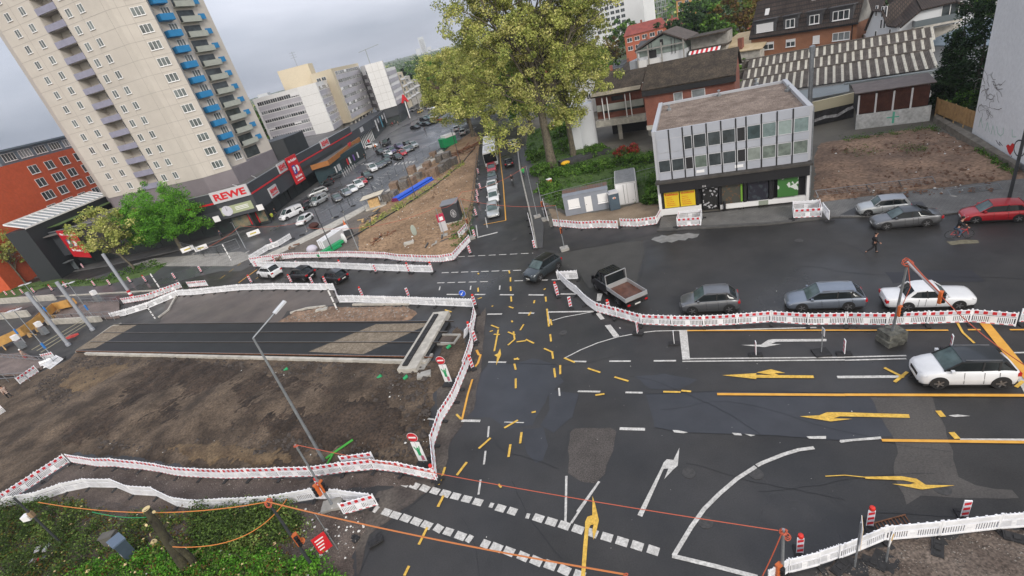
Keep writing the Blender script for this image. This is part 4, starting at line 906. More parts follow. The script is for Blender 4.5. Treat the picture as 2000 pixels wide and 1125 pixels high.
 for u_, w_, m_ in ((6.5,1.95,shopmix('shelf_goods',[(.06,.06,.05),(.25,.24,.2),(.02,.03,.03),(.12,.07,.04),(.015,.02,.02)],5)),(9.0,1.9,shopmix('shelf_dark',[(.02,.02,.03),(.12,.02,.02),(.04,.05,.06),(.02,.03,.03)],3)),(11.3,.1,M_BLACK)):
  b = MB().m(m_); wallslab(b, p, u_, u_+w_, .65, 2.85, -.3, -.05); part('shop_window', b, r)
 b = MB().m(mat('poster_lime',(.14,.3,.03),.5)); wallslab(b, p, 8.3, 8.48, .75, 2.7, .0, .04); part('poster_strip', b, r)
 b = MB().m(shopmix('poster_garden',[(.05,.16,.04),(.55,.58,.56),(.3,.2,.32),(.14,.22,.05),(.05,.1,.05),(.6,.62,.6),(.2,.3,.08)],3.2)); wallslab(b, p, 11.75, 13.6, .75, 2.75, .0, .05); part('garden_poster', b, r)
 b = MB().m(shopmix('door_flyers',[(.02,.02,.02),(.02,.02,.025),(.03,.03,.03),(.4,.4,.42),(.015,.015,.015)],5)); wallslab(b, p, 4.6, 6.1, .15, 2.8, -.35, -.2); part('door', b, r)
 text_part('house_number', '215', 1, M_FRAME, r, signM(p, 4.6, 3.05, .56), None, .01, (.35,.16), .01)
 b = MB().m(M_BLACK); q_ = p.P(6.7,0,.25); b.lathe([(.13,.12),(.14,1.0),(.1,1.05)], (q_.x,q_.y), 10); part('bollard', b, r)
 for (px, py) in ((1307,215),(1404,187),(1477,165),(1538,178)):
  g = G(px,py,9.2); b = MB().m(M_STEEL); b.box(g.x-.2,g.x+.2,g.y-.2,g.y+.2,9.15,9.4); b.lathe([(.1,9.4),(.1,9.75),(.2,9.76),(.2,9.85),(.05,9.9)], (g.x,g.y), 8); part('roof_vent', b, r)
 b = MB().m(M_STEEL); q_ = p.P(p.len+.1,0,-.2); b.tube([(q_.x,q_.y,.2),(q_.x,q_.y,9.3)], .07, 6); q_ = p.P(p.len+.06,0,-2.5); b.tube([(q_.x,q_.y,.2),(q_.x,q_.y,9.3)], .06, 6); part('downpipe', b, r)
 f = Plane(p.P(p.len,0,0), p.P(p.len,0,-Dp))
 M_OLD = mat('torn_membrane', (.02,.02,.022), .6, var=.4)
 b = MB().m(M_FRAME); wallslab(b, f, .3, f.len-.2, 4.3, 9.0, 0, .05); part('side_cladding', b, r)
panel_building()
def roof_slab(b, A, B, C, D, t=.25):
 A, B, C, D = map(Vector, (A,B,C,D)); n = (B-A).cross(D-A).normalized()
 if n.z < 0: n = -n
 n *= t
 return b.add([A,B,C,D,A+n,B+n,C+n,D+n], [(0,1,2,3),(4,7,6,5),(0,4,5,1),(1,5,6,2),(2,6,7,3),(3,7,4,0)])
def brick_office():
 A = G(1253,180,9.2); B = G(1437,148,9.2); A.z = B.z = 0; p = Plane(A, B)
 r = broot('brick_office', A, p.rz, 'red brick office with mossy dark roof and white framed balcony wing behind the panel building', 'office building')
 b = MB().m(M_BRK); wallslab(b, p, .2, p.len-.2, 3.9, 9.0, -8, -.5); part('wall', b, r)
 b = MB().m(M_CONCL); wallslab(b, p, .1, p.len-.1, 3.2, 3.9, -8.1, -.4); part('floor_slab', b, r)
 for u_ in (1.2, 6, 11):
  b = MB().m(M_CONCL); q_ = p.P(u_,0,-1); b.lathe([(.22,0),(.22,3.2)], (q_.x,q_.y), 10); part('pillar', b, r)
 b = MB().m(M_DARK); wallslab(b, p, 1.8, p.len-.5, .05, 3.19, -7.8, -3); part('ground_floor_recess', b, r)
 b = MB().m(M_RMOSS); e = 9.2
 a_, b_, c_, d_ = p.P(0,e,0), p.P(p.len,e,0), p.P(p.len,e+2.9,-5.2), p.P(0,e+2.9,-5.2)
 roof_slab(b, a_, b_, c_, d_); roof_slab(b, c_, p.P(p.len,e,-10.4), p.P(0,e,-10.4), d_); part('roof', b, r)
 b = MB().m(M_BLACK); wallslab(b, p, 0, p.len, e-.75, e-.02, -.45, .02); part('eaves_board', b, r)
 for u_, w_ in ((4.6,1.3),(7.2,1.9)): put_win(r, p, u_, 7.0, w_, 1.2, 1, off=-.48, glass=M_GLASSL)
 b = MB().m(M_BRK)
 for u_ in (.2, p.len-.45):
  q1, q2, q3 = p.P(u_,9,-.5), p.P(u_,9,-8), p.P(u_,e+2.6,-5.2); q4, q5, q6 = [v+p.d*.25 for v in (q1,q2,q3)]
  b.add([q1,q2,q3,q4,q5,q6], [(0,1,2),(3,5,4),(0,3,4,1),(1,4,5,2),(2,5,3,0)])
 part('gable', b, r)
 C = G(1165,191,8.2); C.z = 0; Dd = G(1252,176,8.2); Dd.z = 0; w_ = Plane(Vector((22.6,90,0)) if False else C, Dd)
 b = MB().m(M_BRK); wallslab(b, w_, -1, w_.len, 3.9, 8.0, -9, -2.0); part('wall', b, r)
 b = MB().m(M_CONCL); wallslab(b, w_, -1, w_.len+.1, 2.9, 4.0, -9, -.4); part('floor_slab', b, r)
 b = MB().m(mat('balcony_grey',(.30,.31,.29),.7,var=.1)); wallslab(b, w_, -.5, w_.len, 5.6, 6.7, -.75, -.6); part('balcony', b, r)
 for k in range(6):
  b = MB().m(M_FRAME); u_ = .8+(k//2)*4.2+(k % 2)*.9; q1 = w_.P(u_,4.0,-.35); q2 = w_.P(u_,8.0,-.35); b.bar(q1, q2, .14, .14); part('balcony_post', b, r)
 g = MB().m(M_GLASS); wallslab(g, w_, 0, w_.len-.3, 5.0, 5.5, -2.0, -1.93); wallslab(g, w_, 2, 4.2, 6.9, 7.7, -2.0, -1.93); wallslab(g, w_, 8, 9.6, 6.4, 7.9, -2.0, -1.93); part('glazing', g, r)
 b = MB().m(M_RMOSS); roof_slab(b, w_.P(-1,8.2,.2), w_.P(w_.len-.1,8.2,.2), w_.P(w_.len-.1,10.9,-5), w_.P(-1,10.9,-5)); roof_slab(b, w_.P(-1,10.9,-5), w_.P(w_.len-.1,10.9,-5), w_.P(w_.len-.1,8,-10), w_.P(-1,8,-10)); part('roof', b, r)
 b = MB().m(mat('eaves_tan',(.30,.26,.19),.8,var=.2,scale=2)); roof_slab(b, w_.P(-1,8.42,.25), w_.P(w_.len-.1,8.42,.25), w_.P(w_.len-.1,8.98,-.9), w_.P(-1,8.98,-.9), .06); part('gutter_flashing', b, r)
 for u_ in (3, 8.5):
  b = MB().m(M_CONCL); q_ = w_.P(u_,0,-1.5); b.box(q_.x-.3,q_.x+.3,q_.y-.3,q_.y+.3,0,2.9); part('pillar', b, r)
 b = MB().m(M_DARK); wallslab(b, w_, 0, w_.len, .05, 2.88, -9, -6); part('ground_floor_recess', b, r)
 b = MB().m(mat('sign_cyan',(.01,.22,.5),.5)); q_ = G(1272,275); b.box(q_.x+.4,q_.x+2.2,q_.y+.5,q_.y+.62,.8,2.6); part('blue_board', b, r)
 q_ = G(1158,287); b = MB().m(M_RWHT); b.lathe([(2.3,0),(2.3,7.6)], (q_.x-.6,q_.y+2.6), 20); part('stair_drum', b, r, True)
 b = MB().m(M_RWHT); q2 = G(1132,300); q3 = G(1150,300); b.box(q2.x-.2,q3.x,q2.y+2,q2.y+6,0,7.2); part('white_wall', b, r)
brick_office()
def brown_apartments():
 A = PZ(29.9,122); B = PZ(38.35,113); p = Plane(A, B)
 uA, _ = 0, 0
 r = broot('brown_roof_apartments', A, p.rz, 'orange brick apartment house with large dark tiled roof and four dormers', 'apartment building')
 b = MB().m(M_BRKO); wallslab(b, p, 0, p.len, 0, 9.2, -11, -.2); part('wall', b, r)
 e = 9.2
 b = MB().m(M_RTILE);
 lo0, lo1 = p.P(-.2,e,.15), p.P(p.len+.2,e,.15); hi0, hi1 = p.P(-.2,e+6.2,-2.9), p.P(p.len+.2,e+6.2,-2.9)
 roof_slab(b, lo0, lo1, hi1, hi0, .2); roof_slab(b, hi0, hi1, p.P(p.len+.2,e,-11.2), p.P(-.2,e,-11.2), .2); part('roof', b, r)
 b = MB().m(M_DARK); wallslab(b, p, -.2, p.len+.2, e-.2, e-.02, -.2, .25); part('gutter', b, r)
 b = MB().m(M_CONC)
 for u_ in (0, p.len-.25):
  q1, q2, q3 = p.P(u_,e-.1,-.2), p.P(u_,e-.1,-11), p.P(u_,e+6.0,-2.9); q4, q5, q6 = [v+p.d*.25 for v in (q1,q2,q3)]
  b.add([q1,q2,q3,q4,q5,q6], [(0,1,2),(3,5,4),(0,3,4,1),(1,4,5,2),(2,5,3,0)])
 part('gable', b, r)
 q = lambda x, y: (1440+x/7.14, y/7.14)
 for (x0, y1, x1, y0, n, bl, big) in ((270,620,500,500,2,1,1),(672,550,800,460,2,0,0),(1000,490,1135,390,2,0,0),(1320,430,1560,300,3,0,1)):
  u0, z0 = p.uz(*q(x0, y1)); u1, z1 = p.uz(*q(x1, y0))
  u1_, _ = p.uz(*q(x1, (y1+y0)/2)); w_ = u1-u0; z0 = 10.1; h_ = 1.5
  b = MB().m(M_SLATE); wallslab(b, p, u0-.5, u1+.5, z0-.4, z0+h_+.55, -1.9, -.02); wallslab(b, p, u0-.7, u1+.7, z0+h_+.55, z0+h_+.72, -2.2, .2); part('dormer', b, r)
  put_win(r, p, u0, z0, round(w_,1), h_, n, off=.0, blind=.98 if bl else 0.0, glass=M_GLASS, fr=.1)
 for (x0, y1, x1, y0, n, bl) in ((275,840,500,720,3,.3),(668,775,802,660,2,.35),(1040,708,1135,600,1,.98),(1312,655,1565,530,3,0)):
  u0, z0 = p.uz(*q(x0, y1)); u1, z1 = p.uz(*q(x1, y0));
  put_win(r, p, u0, 6.7, round(u1-u0,1), 1.35, n, off=-.2, blind=bl, fr=.1, glass=M_GLASSL if x0 > 1300 else None)
 for (x, y) in ((350,260),(1355,50)):
  u_, z_ = p.uz(*q(x,y)); z_ = 12.9 if x < 500 else 13.7;
  nn = .15-3.05*(z_-e)/6.2; b = MB().m(M_FRAME); o = p.P(u_,z_,nn+.2); o2 = p.P(u_,z_+1.1,nn-.4+.2); b.bar(o, o2, .8, .1, tuple(p.n)); part('skylight', b, r)
 u_, _ = p.uz(*q(985,180)); b = MB().m(M_CONC); wallslab(b, p, u_-.4, u_+.4, 13.3, 15.3, -2.6, -1.9); part('chimney', b, r)
 u_, _ = p.uz(*q(740,120)); b = MB().m(M_STEEL); wallslab(b, p, u_-.2, u_+.2, 14.3, 15.4, -2.7, -2.3); part('vent', b, r)
 b = MB().m(M_DARK); u_, _ = p.uz(*q(1590,500)); q1 = p.P(u_,0,-.1); b.tube([(q1.x,q1.y,0),(q1.x,q1.y,9)], .08, 6); part('downpipe', b, r)
brown_apartments()
def shed():
 A = G(1561,173,4.2); B = G(1826,134,4.2); A.z = B.z = 0; A = Plane(A,B).P(-9.5); A.z=0; p = Plane(A, B)
 M_C1 = mat('fibre_cement', (.07,.06,.052), .9, scale=.8, col2=(.12,.105,.095), fine=.4, fscale=6)
 M_C2 = mat('roof_light_strip', (.5,.48,.42), .6, var=.15, scale=2)
 r = broot('corrugated_shed', A, p.rz, 'long workshop with dark corrugated roof banded by pale strips', 'shed')
 b = MB().m(M_RWHT); wallslab(b, p, 0, p.len, 0, 4.1, -13, -.3); part('wall', b, r)
 n = 24; w_ = p.len/n
 prof = [(0.2,4.3),(-6.2,7.0),(-6.4,6.3),(-9.8,7.5),(-10.0,6.8),(-13.4,7.9)]   # (n, z) ridges
 for (n0,z0),(n1,z1) in (((.2,4.3),(-6.6,5.6)),((-6.7,5.2),(-10.4,6.6)),((-10.5,6.2),(-14.2,7.6))):
  rb = MB().m(M_C1); st = MB().m(M_C2); ti = -n1//3.3*.37*w_
  cp = MB().m(M_C1).bar(p.P(0,z1+.1,n1), p.P(p.len,z1+.1,n1), .35, .16); part('ridge_cap', cp, r)
  for k in range(n):
   for j in range(6):   # corrugation: small alternating ridges
    ua = k*w_+j*w_/6+ti-.4*w_; ub_ = ua+w_/6; um = (ua+ub_)/2; bb = st if j > 3 else rb
    bb.add([p.P(ua,z0,n0),p.P(um,z0+.09,n0),p.P(ub_,z0,n0),p.P(ub_,z1,n1),p.P(um,z1+.09,n1),p.P(ua,z1,n1)], [(0,1,4,5),(1,2,3,4)])
  part('roof', rb, r); part('roof_strip', st, r)
  g = MB().m(M_C1); wallslab(g, p, 0, p.len, z0-1, z1-.12, n1-.05, n1); part('ridge_wall', g, r)
 b = MB().m(mat('zinc_flat', (.16,.18,.19), .6, scale=.3, col2=(.2,.225,.235), fine=.1));
 roof_slab(b, p.P(9,3.5,5.8), p.P(p.len*.62,3.5,4.0), p.P(p.len*.62,3.9,.3), p.P(9,3.9,.3), .12); wallslab(b, p, p.len*.6, p.len, 3.7, 4.15, -.2, .9); part('flat_roof', b, r)
 b = MB().m(mat('cream_render', (.5,.46,.33), .8));
 qa, qb = G(1592,200,3.4), G(1675,181,3.4); qa.z = qb.z = 0; f = Plane(qa, qb); wallslab(b, f, -2, f.len, 2.1, 3.5, -.3, 0); part('cream_band', b, r)
 b = MB().m(mat('dark_tarpaulin', (.02,.02,.022), .6, scale=1.5, col2=(.05,.05,.055), bump=.05)); wallslab(b, f, -2.5, f.len-.2, .05, 2.05, -.5, -.15); part('tarpaulin', b, r)
 b = MB().m(mat('torn_sheet', (.3,.3,.31), .6, var=.4, scale=3)); zz = [(0,.9),(1.5,1.1),(3,.9),(4.5,1.5),(5.6,1.7)]
 for (u0,z0),(u1,z1) in zip(zz, zz[1:]): b.add([f.P(u0,z0-.25,.05), f.P(u1,z1-.2,.15), f.P(u1,z1+.2,.0), f.P(u0,z0+.15,.02)], [(0,1,2,3)])
 part('torn_sheet', b, r)
shed()
def slat_building():
 A = G(1675,225,1.9); B = G(1814,207,1.9); A.z = B.z = 0; p = Plane(A, B)
 r = broot('brown_slat_store', A, p.rz, 'low store with brown vertical slats over a whitewashed wall with green cross graffito', 'shed')
 M_SL = mat('brown_slats', (.06,.02,.013), .8, scale=1.5, col2=(.10,.035,.022), fine=.2)
 b = MB().m(mat('whitewash', (.42,.43,.43), .85, scale=.8, col2=(.55,.56,.56), fine=.2, fscale=3)); wallslab(b, p, -.1, p.len+.3, 0, 1.9, -.4, 0); part('wall', b, r)
 L_ = p.len;
 for k in range(4):
  u0 = k*L_/4; b = MB().m(M_SL); m_ = 16
  for j in range(m_): wallslab(b, p, u0+.12+j*(L_/4-.2)/m_, u0+.12+(j+.72)*(L_/4-.2)/m_, 2.0, 4.6, -.18, -.1 - (.02 if j % 2 else 0))
  part('slat_panel', b, r)
  b = MB().m(M_FRAME); q_ = p.P(u0+.02,0,-.1); b.box(q_.x-.07,q_.x+.07,q_.y-.07,q_.y+.07,1.9,4.35); part('post', b, r)
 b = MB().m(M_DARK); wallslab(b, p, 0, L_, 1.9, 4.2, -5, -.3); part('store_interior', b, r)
 b = MB().m(mat('brown_sheet_roof', (.10,.08,.075), .7, scale=1.5, col2=(.14,.115,.105), fine=.2)); roof_slab(b, p.P(-.5,4.65,.25), p.P(L_+.4,4.65,.25), p.P(L_+.4,4.9,-4.5), p.P(-.5,4.9,-4.5), .1); part('roof', b, r)
 b = MB().m(mat('graffito_green', (.1,.42,.3), .7)); u_, _ = p.uz(1745,228); wallslab(b, p, u_-.12, u_+.12, .3, 1.75, .0, .006); wallslab(b, p, u_-.7, u_+.6, 1.0, 1.15, .0, .005); part('graffito', b, r)
 q1, q2 = G(1824,232), G(1899,264); f = Plane(q1, q2);
 r = broot('wooden_fence', q1, f.rz, 'honey coloured board fence between the slatted store and the white wall', 'fence')
 for k in range(4):
  b = MB().m(mat('fence_wood', (.30,.18,.075), .8, var=.2, scale=2)); m_ = 7; w_ = f.len/4
  for j in range(m_): wallslab(b, f, k*w_+j*w_/m_+.01, k*w_+(j+1)*w_/m_-.01, .75, 2.55, 0, .03+.01*(j % 2))
  part('fence_panel', b, r)
  b = MB().m(M_WOOD); wallslab(b, f, k*w_-.05, k*w_+.05, .3, 2.6, -.1, -.01); part('fence_post', b, r)
 b = MB().m(mat('old_stone', (.10,.09,.075), .9, scale=1.5, col2=(.2,.18,.15), bump=.05)); g = [G(1822,240), G(1900,290), G(1985,340), G(1990,334), G(1905,278), G(1826,234)]; b.prism([(v.x,v.y) for v in g], 0, .72); tag(b.build('retaining_wall'), 'low crumbling stone wall along the foot of the board fence', 'wall')
slat_building()
def white_house():
 A = PZ(39.2,112); B = PZ(41.35,107); C = PZ(47.0,110)
 r = broot('white_apartment_house', A, 0, 'white rendered apartment house with dark roof and balconies, top right', 'apartment building')
 pA, pB = Plane(A, B), Plane(B, C)
 b = MB().m(M_RWHT); b.prism([(v.x,v.y) for v in [A, B, C, C+Vector((6,12,0)), A+Vector((8,14,0))]], 0, 6.8)
 gp = [pB.uz(*v) for v in ((1757,56),(1798,22),(1865,6),(1903,25))]
 q = [pB.P(gp[0][0],5,-.01)]+[pB.P(u_,z_,-.01) for u_, z_ in gp]+[pB.P(gp[3][0],5,-.01)]
 q2 = [v-pB.n*8 for v in q]; b.add(q+q2, [tuple(range(6)), tuple(reversed(range(6,12)))]+[(i,6+i,6+(i+1)%6,(i+1)%6) for i in range(6)])
 ga = [pA.uz(*v) for v in ((1690,75),(1692,60),(1707,23),(1724,23),(1735,52),(1753,54),(1755,80))]
 q = [pA.P(u_,z_,-.01) for u_, z_ in ga]; q2 = [v-pA.n*5 for v in q]; n_ = len(q); b.add(q+q2, [tuple(range(n_)), tuple(reversed(range(n_,2*n_)))]+[(i,n_+i,n_+(i+1)%n_,(i+1)%n_) for i in range(n_)])
 part('wall', b, r)
 b = MB().m(M_RTILE); L3 = [pB.P(u_,z_+.05,.5) for u_, z_ in gp]; bk = -pB.n*10+Vector((0,0,3.6))
 for i in range(3): roof_slab(b, L3[i], L3[i+1], L3[i+1]+bk, L3[i]+bk, .25)
 t_ = [pA.P(u_,z_+.05,.3) for u_, z_ in ga]; v = pB.d*7-pB.n*2.5+Vector((0,0,4.2))
 roof_slab(b, t_[3], t_[4], t_[4]+v, t_[3]+v, .2); roof_slab(b, t_[4], t_[5], t_[5]+v, t_[4]+v, .2); v2 = Vector((2,4,2.6)); roof_slab(b, t_[2], t_[3], t_[3]+v2+pB.d*2, t_[2]+v2, .2); roof_slab(b, t_[1], t_[2], t_[2]-pA.n*6, t_[1]-pA.n*6, .2)
 part('roof', b, r)
 for u_, z_, h_ in ((1.3,9.9,1.6),(2.6,9.7,1.6),(3.3,9.7,1.6),(2.6,8.0,1.4),(3.3,8.0,1.4),(1.6,6.2,1.5),(3.0,5.0,2.0),(4.6,6.4,1.5)): put_win(r, pA, u_, z_, .5, h_, 1, sill=False, fr=.07)
 q = lambda x, y: (1550+x/3.124, y/3.124)
 for (x0,y0,x1,y1) in ((720,172,1010,108),(705,275,850,235)):
  u0, z0 = pB.uz(*q(x0,y0)); u1, z1 = pB.uz(*q(x1,y1)); z0 = 7.4 if y0 < 200 else 4.4
  b = MB().m(M_CONCL); wallslab(b, pB, u0, u1, z0, z0+.3, 0, 1.6); part('balcony_slab', b, r)
  b = MB().m(mat('balcony_glass',(.12,.14,.15),.2)); wallslab(b, pB, u0, u1, z0+.35, z0+1.25, 1.5, 1.56); wallslab(b, pB, u0, u0+.06, z0+.35, z0+1.25, 0, 1.49); part('balcony_rail', b, r)
 for (u_, z_, w_, n_, gl) in ((5.2,7.9,3.2,3,None),(11.6,8.0,3.2,1,M_CONCL),(4.6,4.9,3.2,1,M_CONCL),(8.6,4.9,1.8,2,None),(1.2,4.2,1.4,1,M_CONCL)): put_win(r, pB, u_, z_, w_, 2.1, n_, sill=False, glass=gl)
 g0, g1 = G(1800,88,5.2), G(1858,102,4.6)
 rr = broot('garage_annex', (g0.x,g0.y,0), 0, 'blue-grey metal roofed annex below the white apartment house', 'garage')
 P_ = Plane((g0.x,g0.y), (g1.x+1.5,g1.y-1.5)); b = MB().m(M_RWHT); wallslab(b, P_, 0, P_.len+3, 0, 5.0, -8, 0); part('wall', b, rr)
 b = MB().m(mat('blue_metal_roof',(.13,.17,.21),.5,scale=1,col2=(.17,.215,.255))); roof_slab(b, P_.P(-.3,5.1,.4), P_.P(P_.len+3,5.1,.4), P_.P(P_.len+3,7.2,-6), P_.P(3,7.2,-6), .15); part('roof', b, rr)
white_house()
def graffiti_wall():
 A = PZ(47.25,72.6); A = G(1896,270); B = G(1984,324); B = A+(B-A)*3.2; A = Vector((A.x,A.y,0)); p = Plane(A, B)
 r = broot('blank_white_building', A, p.rz, 'tall blank white firewall with ivy scars and graffiti at the right edge', 'building')
 M_FW = mat('firewall_white', (.60,.61,.63), .85, scale=.12, col2=(.68,.69,.71), fine=.06, fscale=3)
 b = MB().m(M_FW); wallslab(b, p, 0, p.len, .55, 24, -14, 0); part('wall', b, r)
 b = MB().m(mat('plinth_grey',(.28,.30,.33),.85,var=.15)); wallslab(b, p, -.05, p.len, 0, .55, -14, .06); part('plinth', b, r)
 M_GB = mat('graffito_black', (.03,.03,.04), .7); M_GR = mat('graffito_red', (.55,.02,.02), .7); M_GT = mat('ivy_scar', (.20,.19,.19), .9); M_GG = mat('graffito_pale', (.35,.52,.45), .8)
 def stroke(pts, w_, m_, k, name='graffito'):
  b = MB().m(m_); q = [p.uz(*v) for v in pts]
  for (a, c_) in zip(q, q[1:]):
   b.bar(p.P(a[0],a[1],.004+k*.001), p.P(c_[0],c_[1],.004+k*.001), w_, .006, tuple(p.n))
  part(name, b, r)
 q = lambda x, y: (1550+x/3.124, y/3.124)
 cx, cy = 1380, 905
 stroke([q(cx+32*math.cos(a)*1.1, cy+50*math.sin(a)) for a in [k*2*math.pi/14 for k in range(15)]], .12, M_GB, 1)
 stroke([q(1330,950), q(1320,985), q(1345,1010), q(1375,985), q(1395,930)], .12, M_GB, 2)
 stroke([q(1360,1010), q(1380,1030), q(1405,1035)], .12, M_GB, 7)
 b = MB().m(M_GR); hh = [(1297,890),(1310,880),(1322,890),(1335,873),(1348,880),(1340,920),(1322,948),(1308,925)]; b.add([p.P(*(list(p.uz(*q(*v)))+[.012])) for v in hh], [tuple(range(8))]); part('graffito_heart', b, r)
 stroke([q(1235,855), q(1250,880), q(1243,870), q(1262,890), q(1255,865), q(1275,890)], .06, M_GB, 3)
 for k, (x, y) in enumerate([(1130,745),(1170,770),(1205,790)]): stroke([q(x,y+30), q(x+12,y-25), q(x+25,y+35)], .07, M_GG, 4+k)
 stroke([q(1240,770), q(1245,810), q(1262,830), q(1280,815), q(1280,780)], .07, M_GG, 8); stroke([q(1335,790), q(1335,835), q(1360,835)], .07, M_GG, 9)
 rr = random.Random(5)
 for k in range(36):   # twiggy ivy traces
  x = 1195+rr.gauss(0,38); y = rr.choice([480,520,560,600,640,680])+rr.gauss(0,25)
  pts = [q(x,y)]; a = rr.uniform(0,6.28)
  for j in range(6): a += rr.uniform(-.9,.9); x += 9*math.cos(a); y += 11*math.sin(a); pts.append(q(x,y))
  stroke(pts, rr.choice([.03,.04,.05]), M_GT if rr.random() < .75 else mat('ivy_stem',(.08,.07,.06),.9), 12+k, 'ivy_trace')
graffiti_wall()
def gable_house():
 A = PZ(19.2,128); B = PZ(24.0,124); p = Plane(A, B)
 z = lambda px, py: p.uz(px,py)
 r = broot('gabled_white_house', A, p.rz, 'white house with glazed gable and brown roof above the mossy roof', 'house')
 q = lambda x, y: (1160+x/6.25, y/6.25)
 pk = z(*q(845,400)); le = z(*q(535,620)); re = z(*q(1110,490));
 b = MB().m(M_RWHT); wallslab(b, p, le[0], re[0], 0, le[1]-1.5, -9, -.3)
 part('wall', b, r)
 g = MB().m(mat('gable_glass',(.24,.29,.27),.25,var=.15,scale=.5)); P_ = [p.P(le[0]+.2,le[1]-1.5,-.2), p.P(re[0]-.2,le[1]-1.5,-.2), p.P(re[0]-.2,re[1]-.2,-.2), p.P(pk[0],pk[1]-.4,-.2), p.P(le[0]+.2,le[1],-.2)]
 g.add(P_+[v-p.n*8 for v in P_], [(0,1,2,3,4),(9,8,7,6,5),(0,5,6,1),(1,6,7,2),(4,3,8,9),(0,4,9,5)]); part('gable_glazing', g, r)
 b = MB().m(mat('brown_roof',(.075,.06,.052),.8,var=.2,scale=1)); pz = p.P(pk[0],pk[1],.5); l_ = p.P(le[0]-.5,le[1]-.1,.5); r_ = p.P(re[0]+.3,re[1]-.1,.5)
 roof_slab(b, l_, pz, pz-p.n*9, l_-p.n*9, .3); roof_slab(b, pz, r_, r_-p.n*9, pz-p.n*9, .3); part('roof', b, r)
 b = MB().m(M_WHITE);
 h0 = z(*q(540,720)); wallslab(b, p, le[0], z(*q(830,700))[0], le[1]-4.4, le[1]-2.2, -.1, .25); part('white_balcony', b, r)
 b = MB().m(M_CONC)
 bx = [(535,le),(670,None),(835,None),(1105,re)]
 for x, _ in bx: u_, _z = z(*q(x,650)); wallslab(b, p, u_-.12, u_+.12, 0, le[1]+(.8 if x > 600 else 0), .3, .5)
 wallslab(b, p, le[0], re[0], le[1]-.2, le[1]+.05, .25, .45); wallslab(b, p, z(*q(850,700))[0], re[0], le[1]-4.2, le[1]-3.8, -.2, .5); part('frame', b, r)
 b = MB().m(M_DARK); u_, _z = z(*q(820,500)); wallslab(b, p, u_-.35, u_+.35, le[1]+.2, pk[1]-1.2, -.19, -.1); u_, _z = z(*q(710,640)); wallslab(b, p, u_-.8, u_+.9, le[1]-2.1, le[1]-.5, -.19, -.1); part('mullion_dark', b, r)
 b = MB().m(M_SLATE)
 for x in (665,700,945,985): u_, _z = z(*q(x,560)); wallslab(b, p, u_-.06, u_+.06, le[1]-2, le[1]+1.2, -.19, -.12)
 part('mullion', b, r)
 u0, _ = z(*q(425,700)); b = MB().m(mat('pale_grey',(.3,.32,.35),.7)); wallslab(b, p, u0, le[0]-.05, 0, le[1]-2, -5, 0); part('annex', b, r)
 r = broot('terrace_house', p.P(re[0]+.5), p.rz, 'small flat roofed house with red striped awning next to the glazed gable', 'house')
 u0, u1 = re[0]+.6, re[0]+8.2
 b = MB().m(M_CONCL); wallslab(b, p, u0, u1, 0, le[1]-2.4, -6, -.8); part('wall', b, r)
 b = MB().m(M_RMOSS); wallslab(b, p, u0, u1, le[1]+.1, le[1]+.4, -6, -.3); wallslab(b, p, u0-.1, u1+.2, le[1]-2.4, le[1]-2.1, -6, 0); part('roof', b, r)
 b = MB().m(M_CONC); wallslab(b, p, u0, u1, le[1]-2.1, le[1]+.1, -6, -2); part('upper_wall', b, r)
 b = MB().m(M_REDP); n_ = 13
 for k in range(n_): b.cur = 0; (b.m(M_REDP) if k % 2 else b.m(M_FRAME)); b.add([p.P(u0+.3+k*.5,le[1]-2.2,.1), p.P(u0+.8+k*.5,le[1]-2.2,.1), p.P(u0+.8+k*.5,le[1]-2.8,1.1), p.P(u0+.3+k*.5,le[1]-2.8,1.1)], [(0,1,2,3)])
 part('awning', b, r)
 for k in range(3): put_win(r, p, u0+.6+k*2.3, le[1]-5.0, 1.6, 1.7, 2, off=-.78)
 a, c_ = G(1392,95,9.3), G(1432,92,9.3); r = broot('pale_roof_house', (a.x,a.y,0), 0, 'house roof of pale new boards with a brick chimney behind the mossy roof', 'house')
 P_ = Plane(G(1385,108,7.5).xy, G(1440,100,7.5).xy)
 b = MB().m(mat('pale_boards',(.42,.33,.2),.8,scale=1,col2=(.5,.4,.26))); roof_slab(b, P_.P(-.5,7.2,0), P_.P(P_.len+5,7.2,0), P_.P(P_.len+5,10,-7), P_.P(3,10,-7), .2); part('roof', b, r)
 b = MB().m(M_CONCL); wallslab(b, P_, 0, P_.len+4.5, 0, 7.1, -6.5, -.3); part('wall', b, r)
 b = MB().m(M_BRK); wallslab(b, P_, P_.len-.2, P_.len+.7, 7.3, 9.8, -1.4, -.6); part('chimney', b, r)
gable_house()
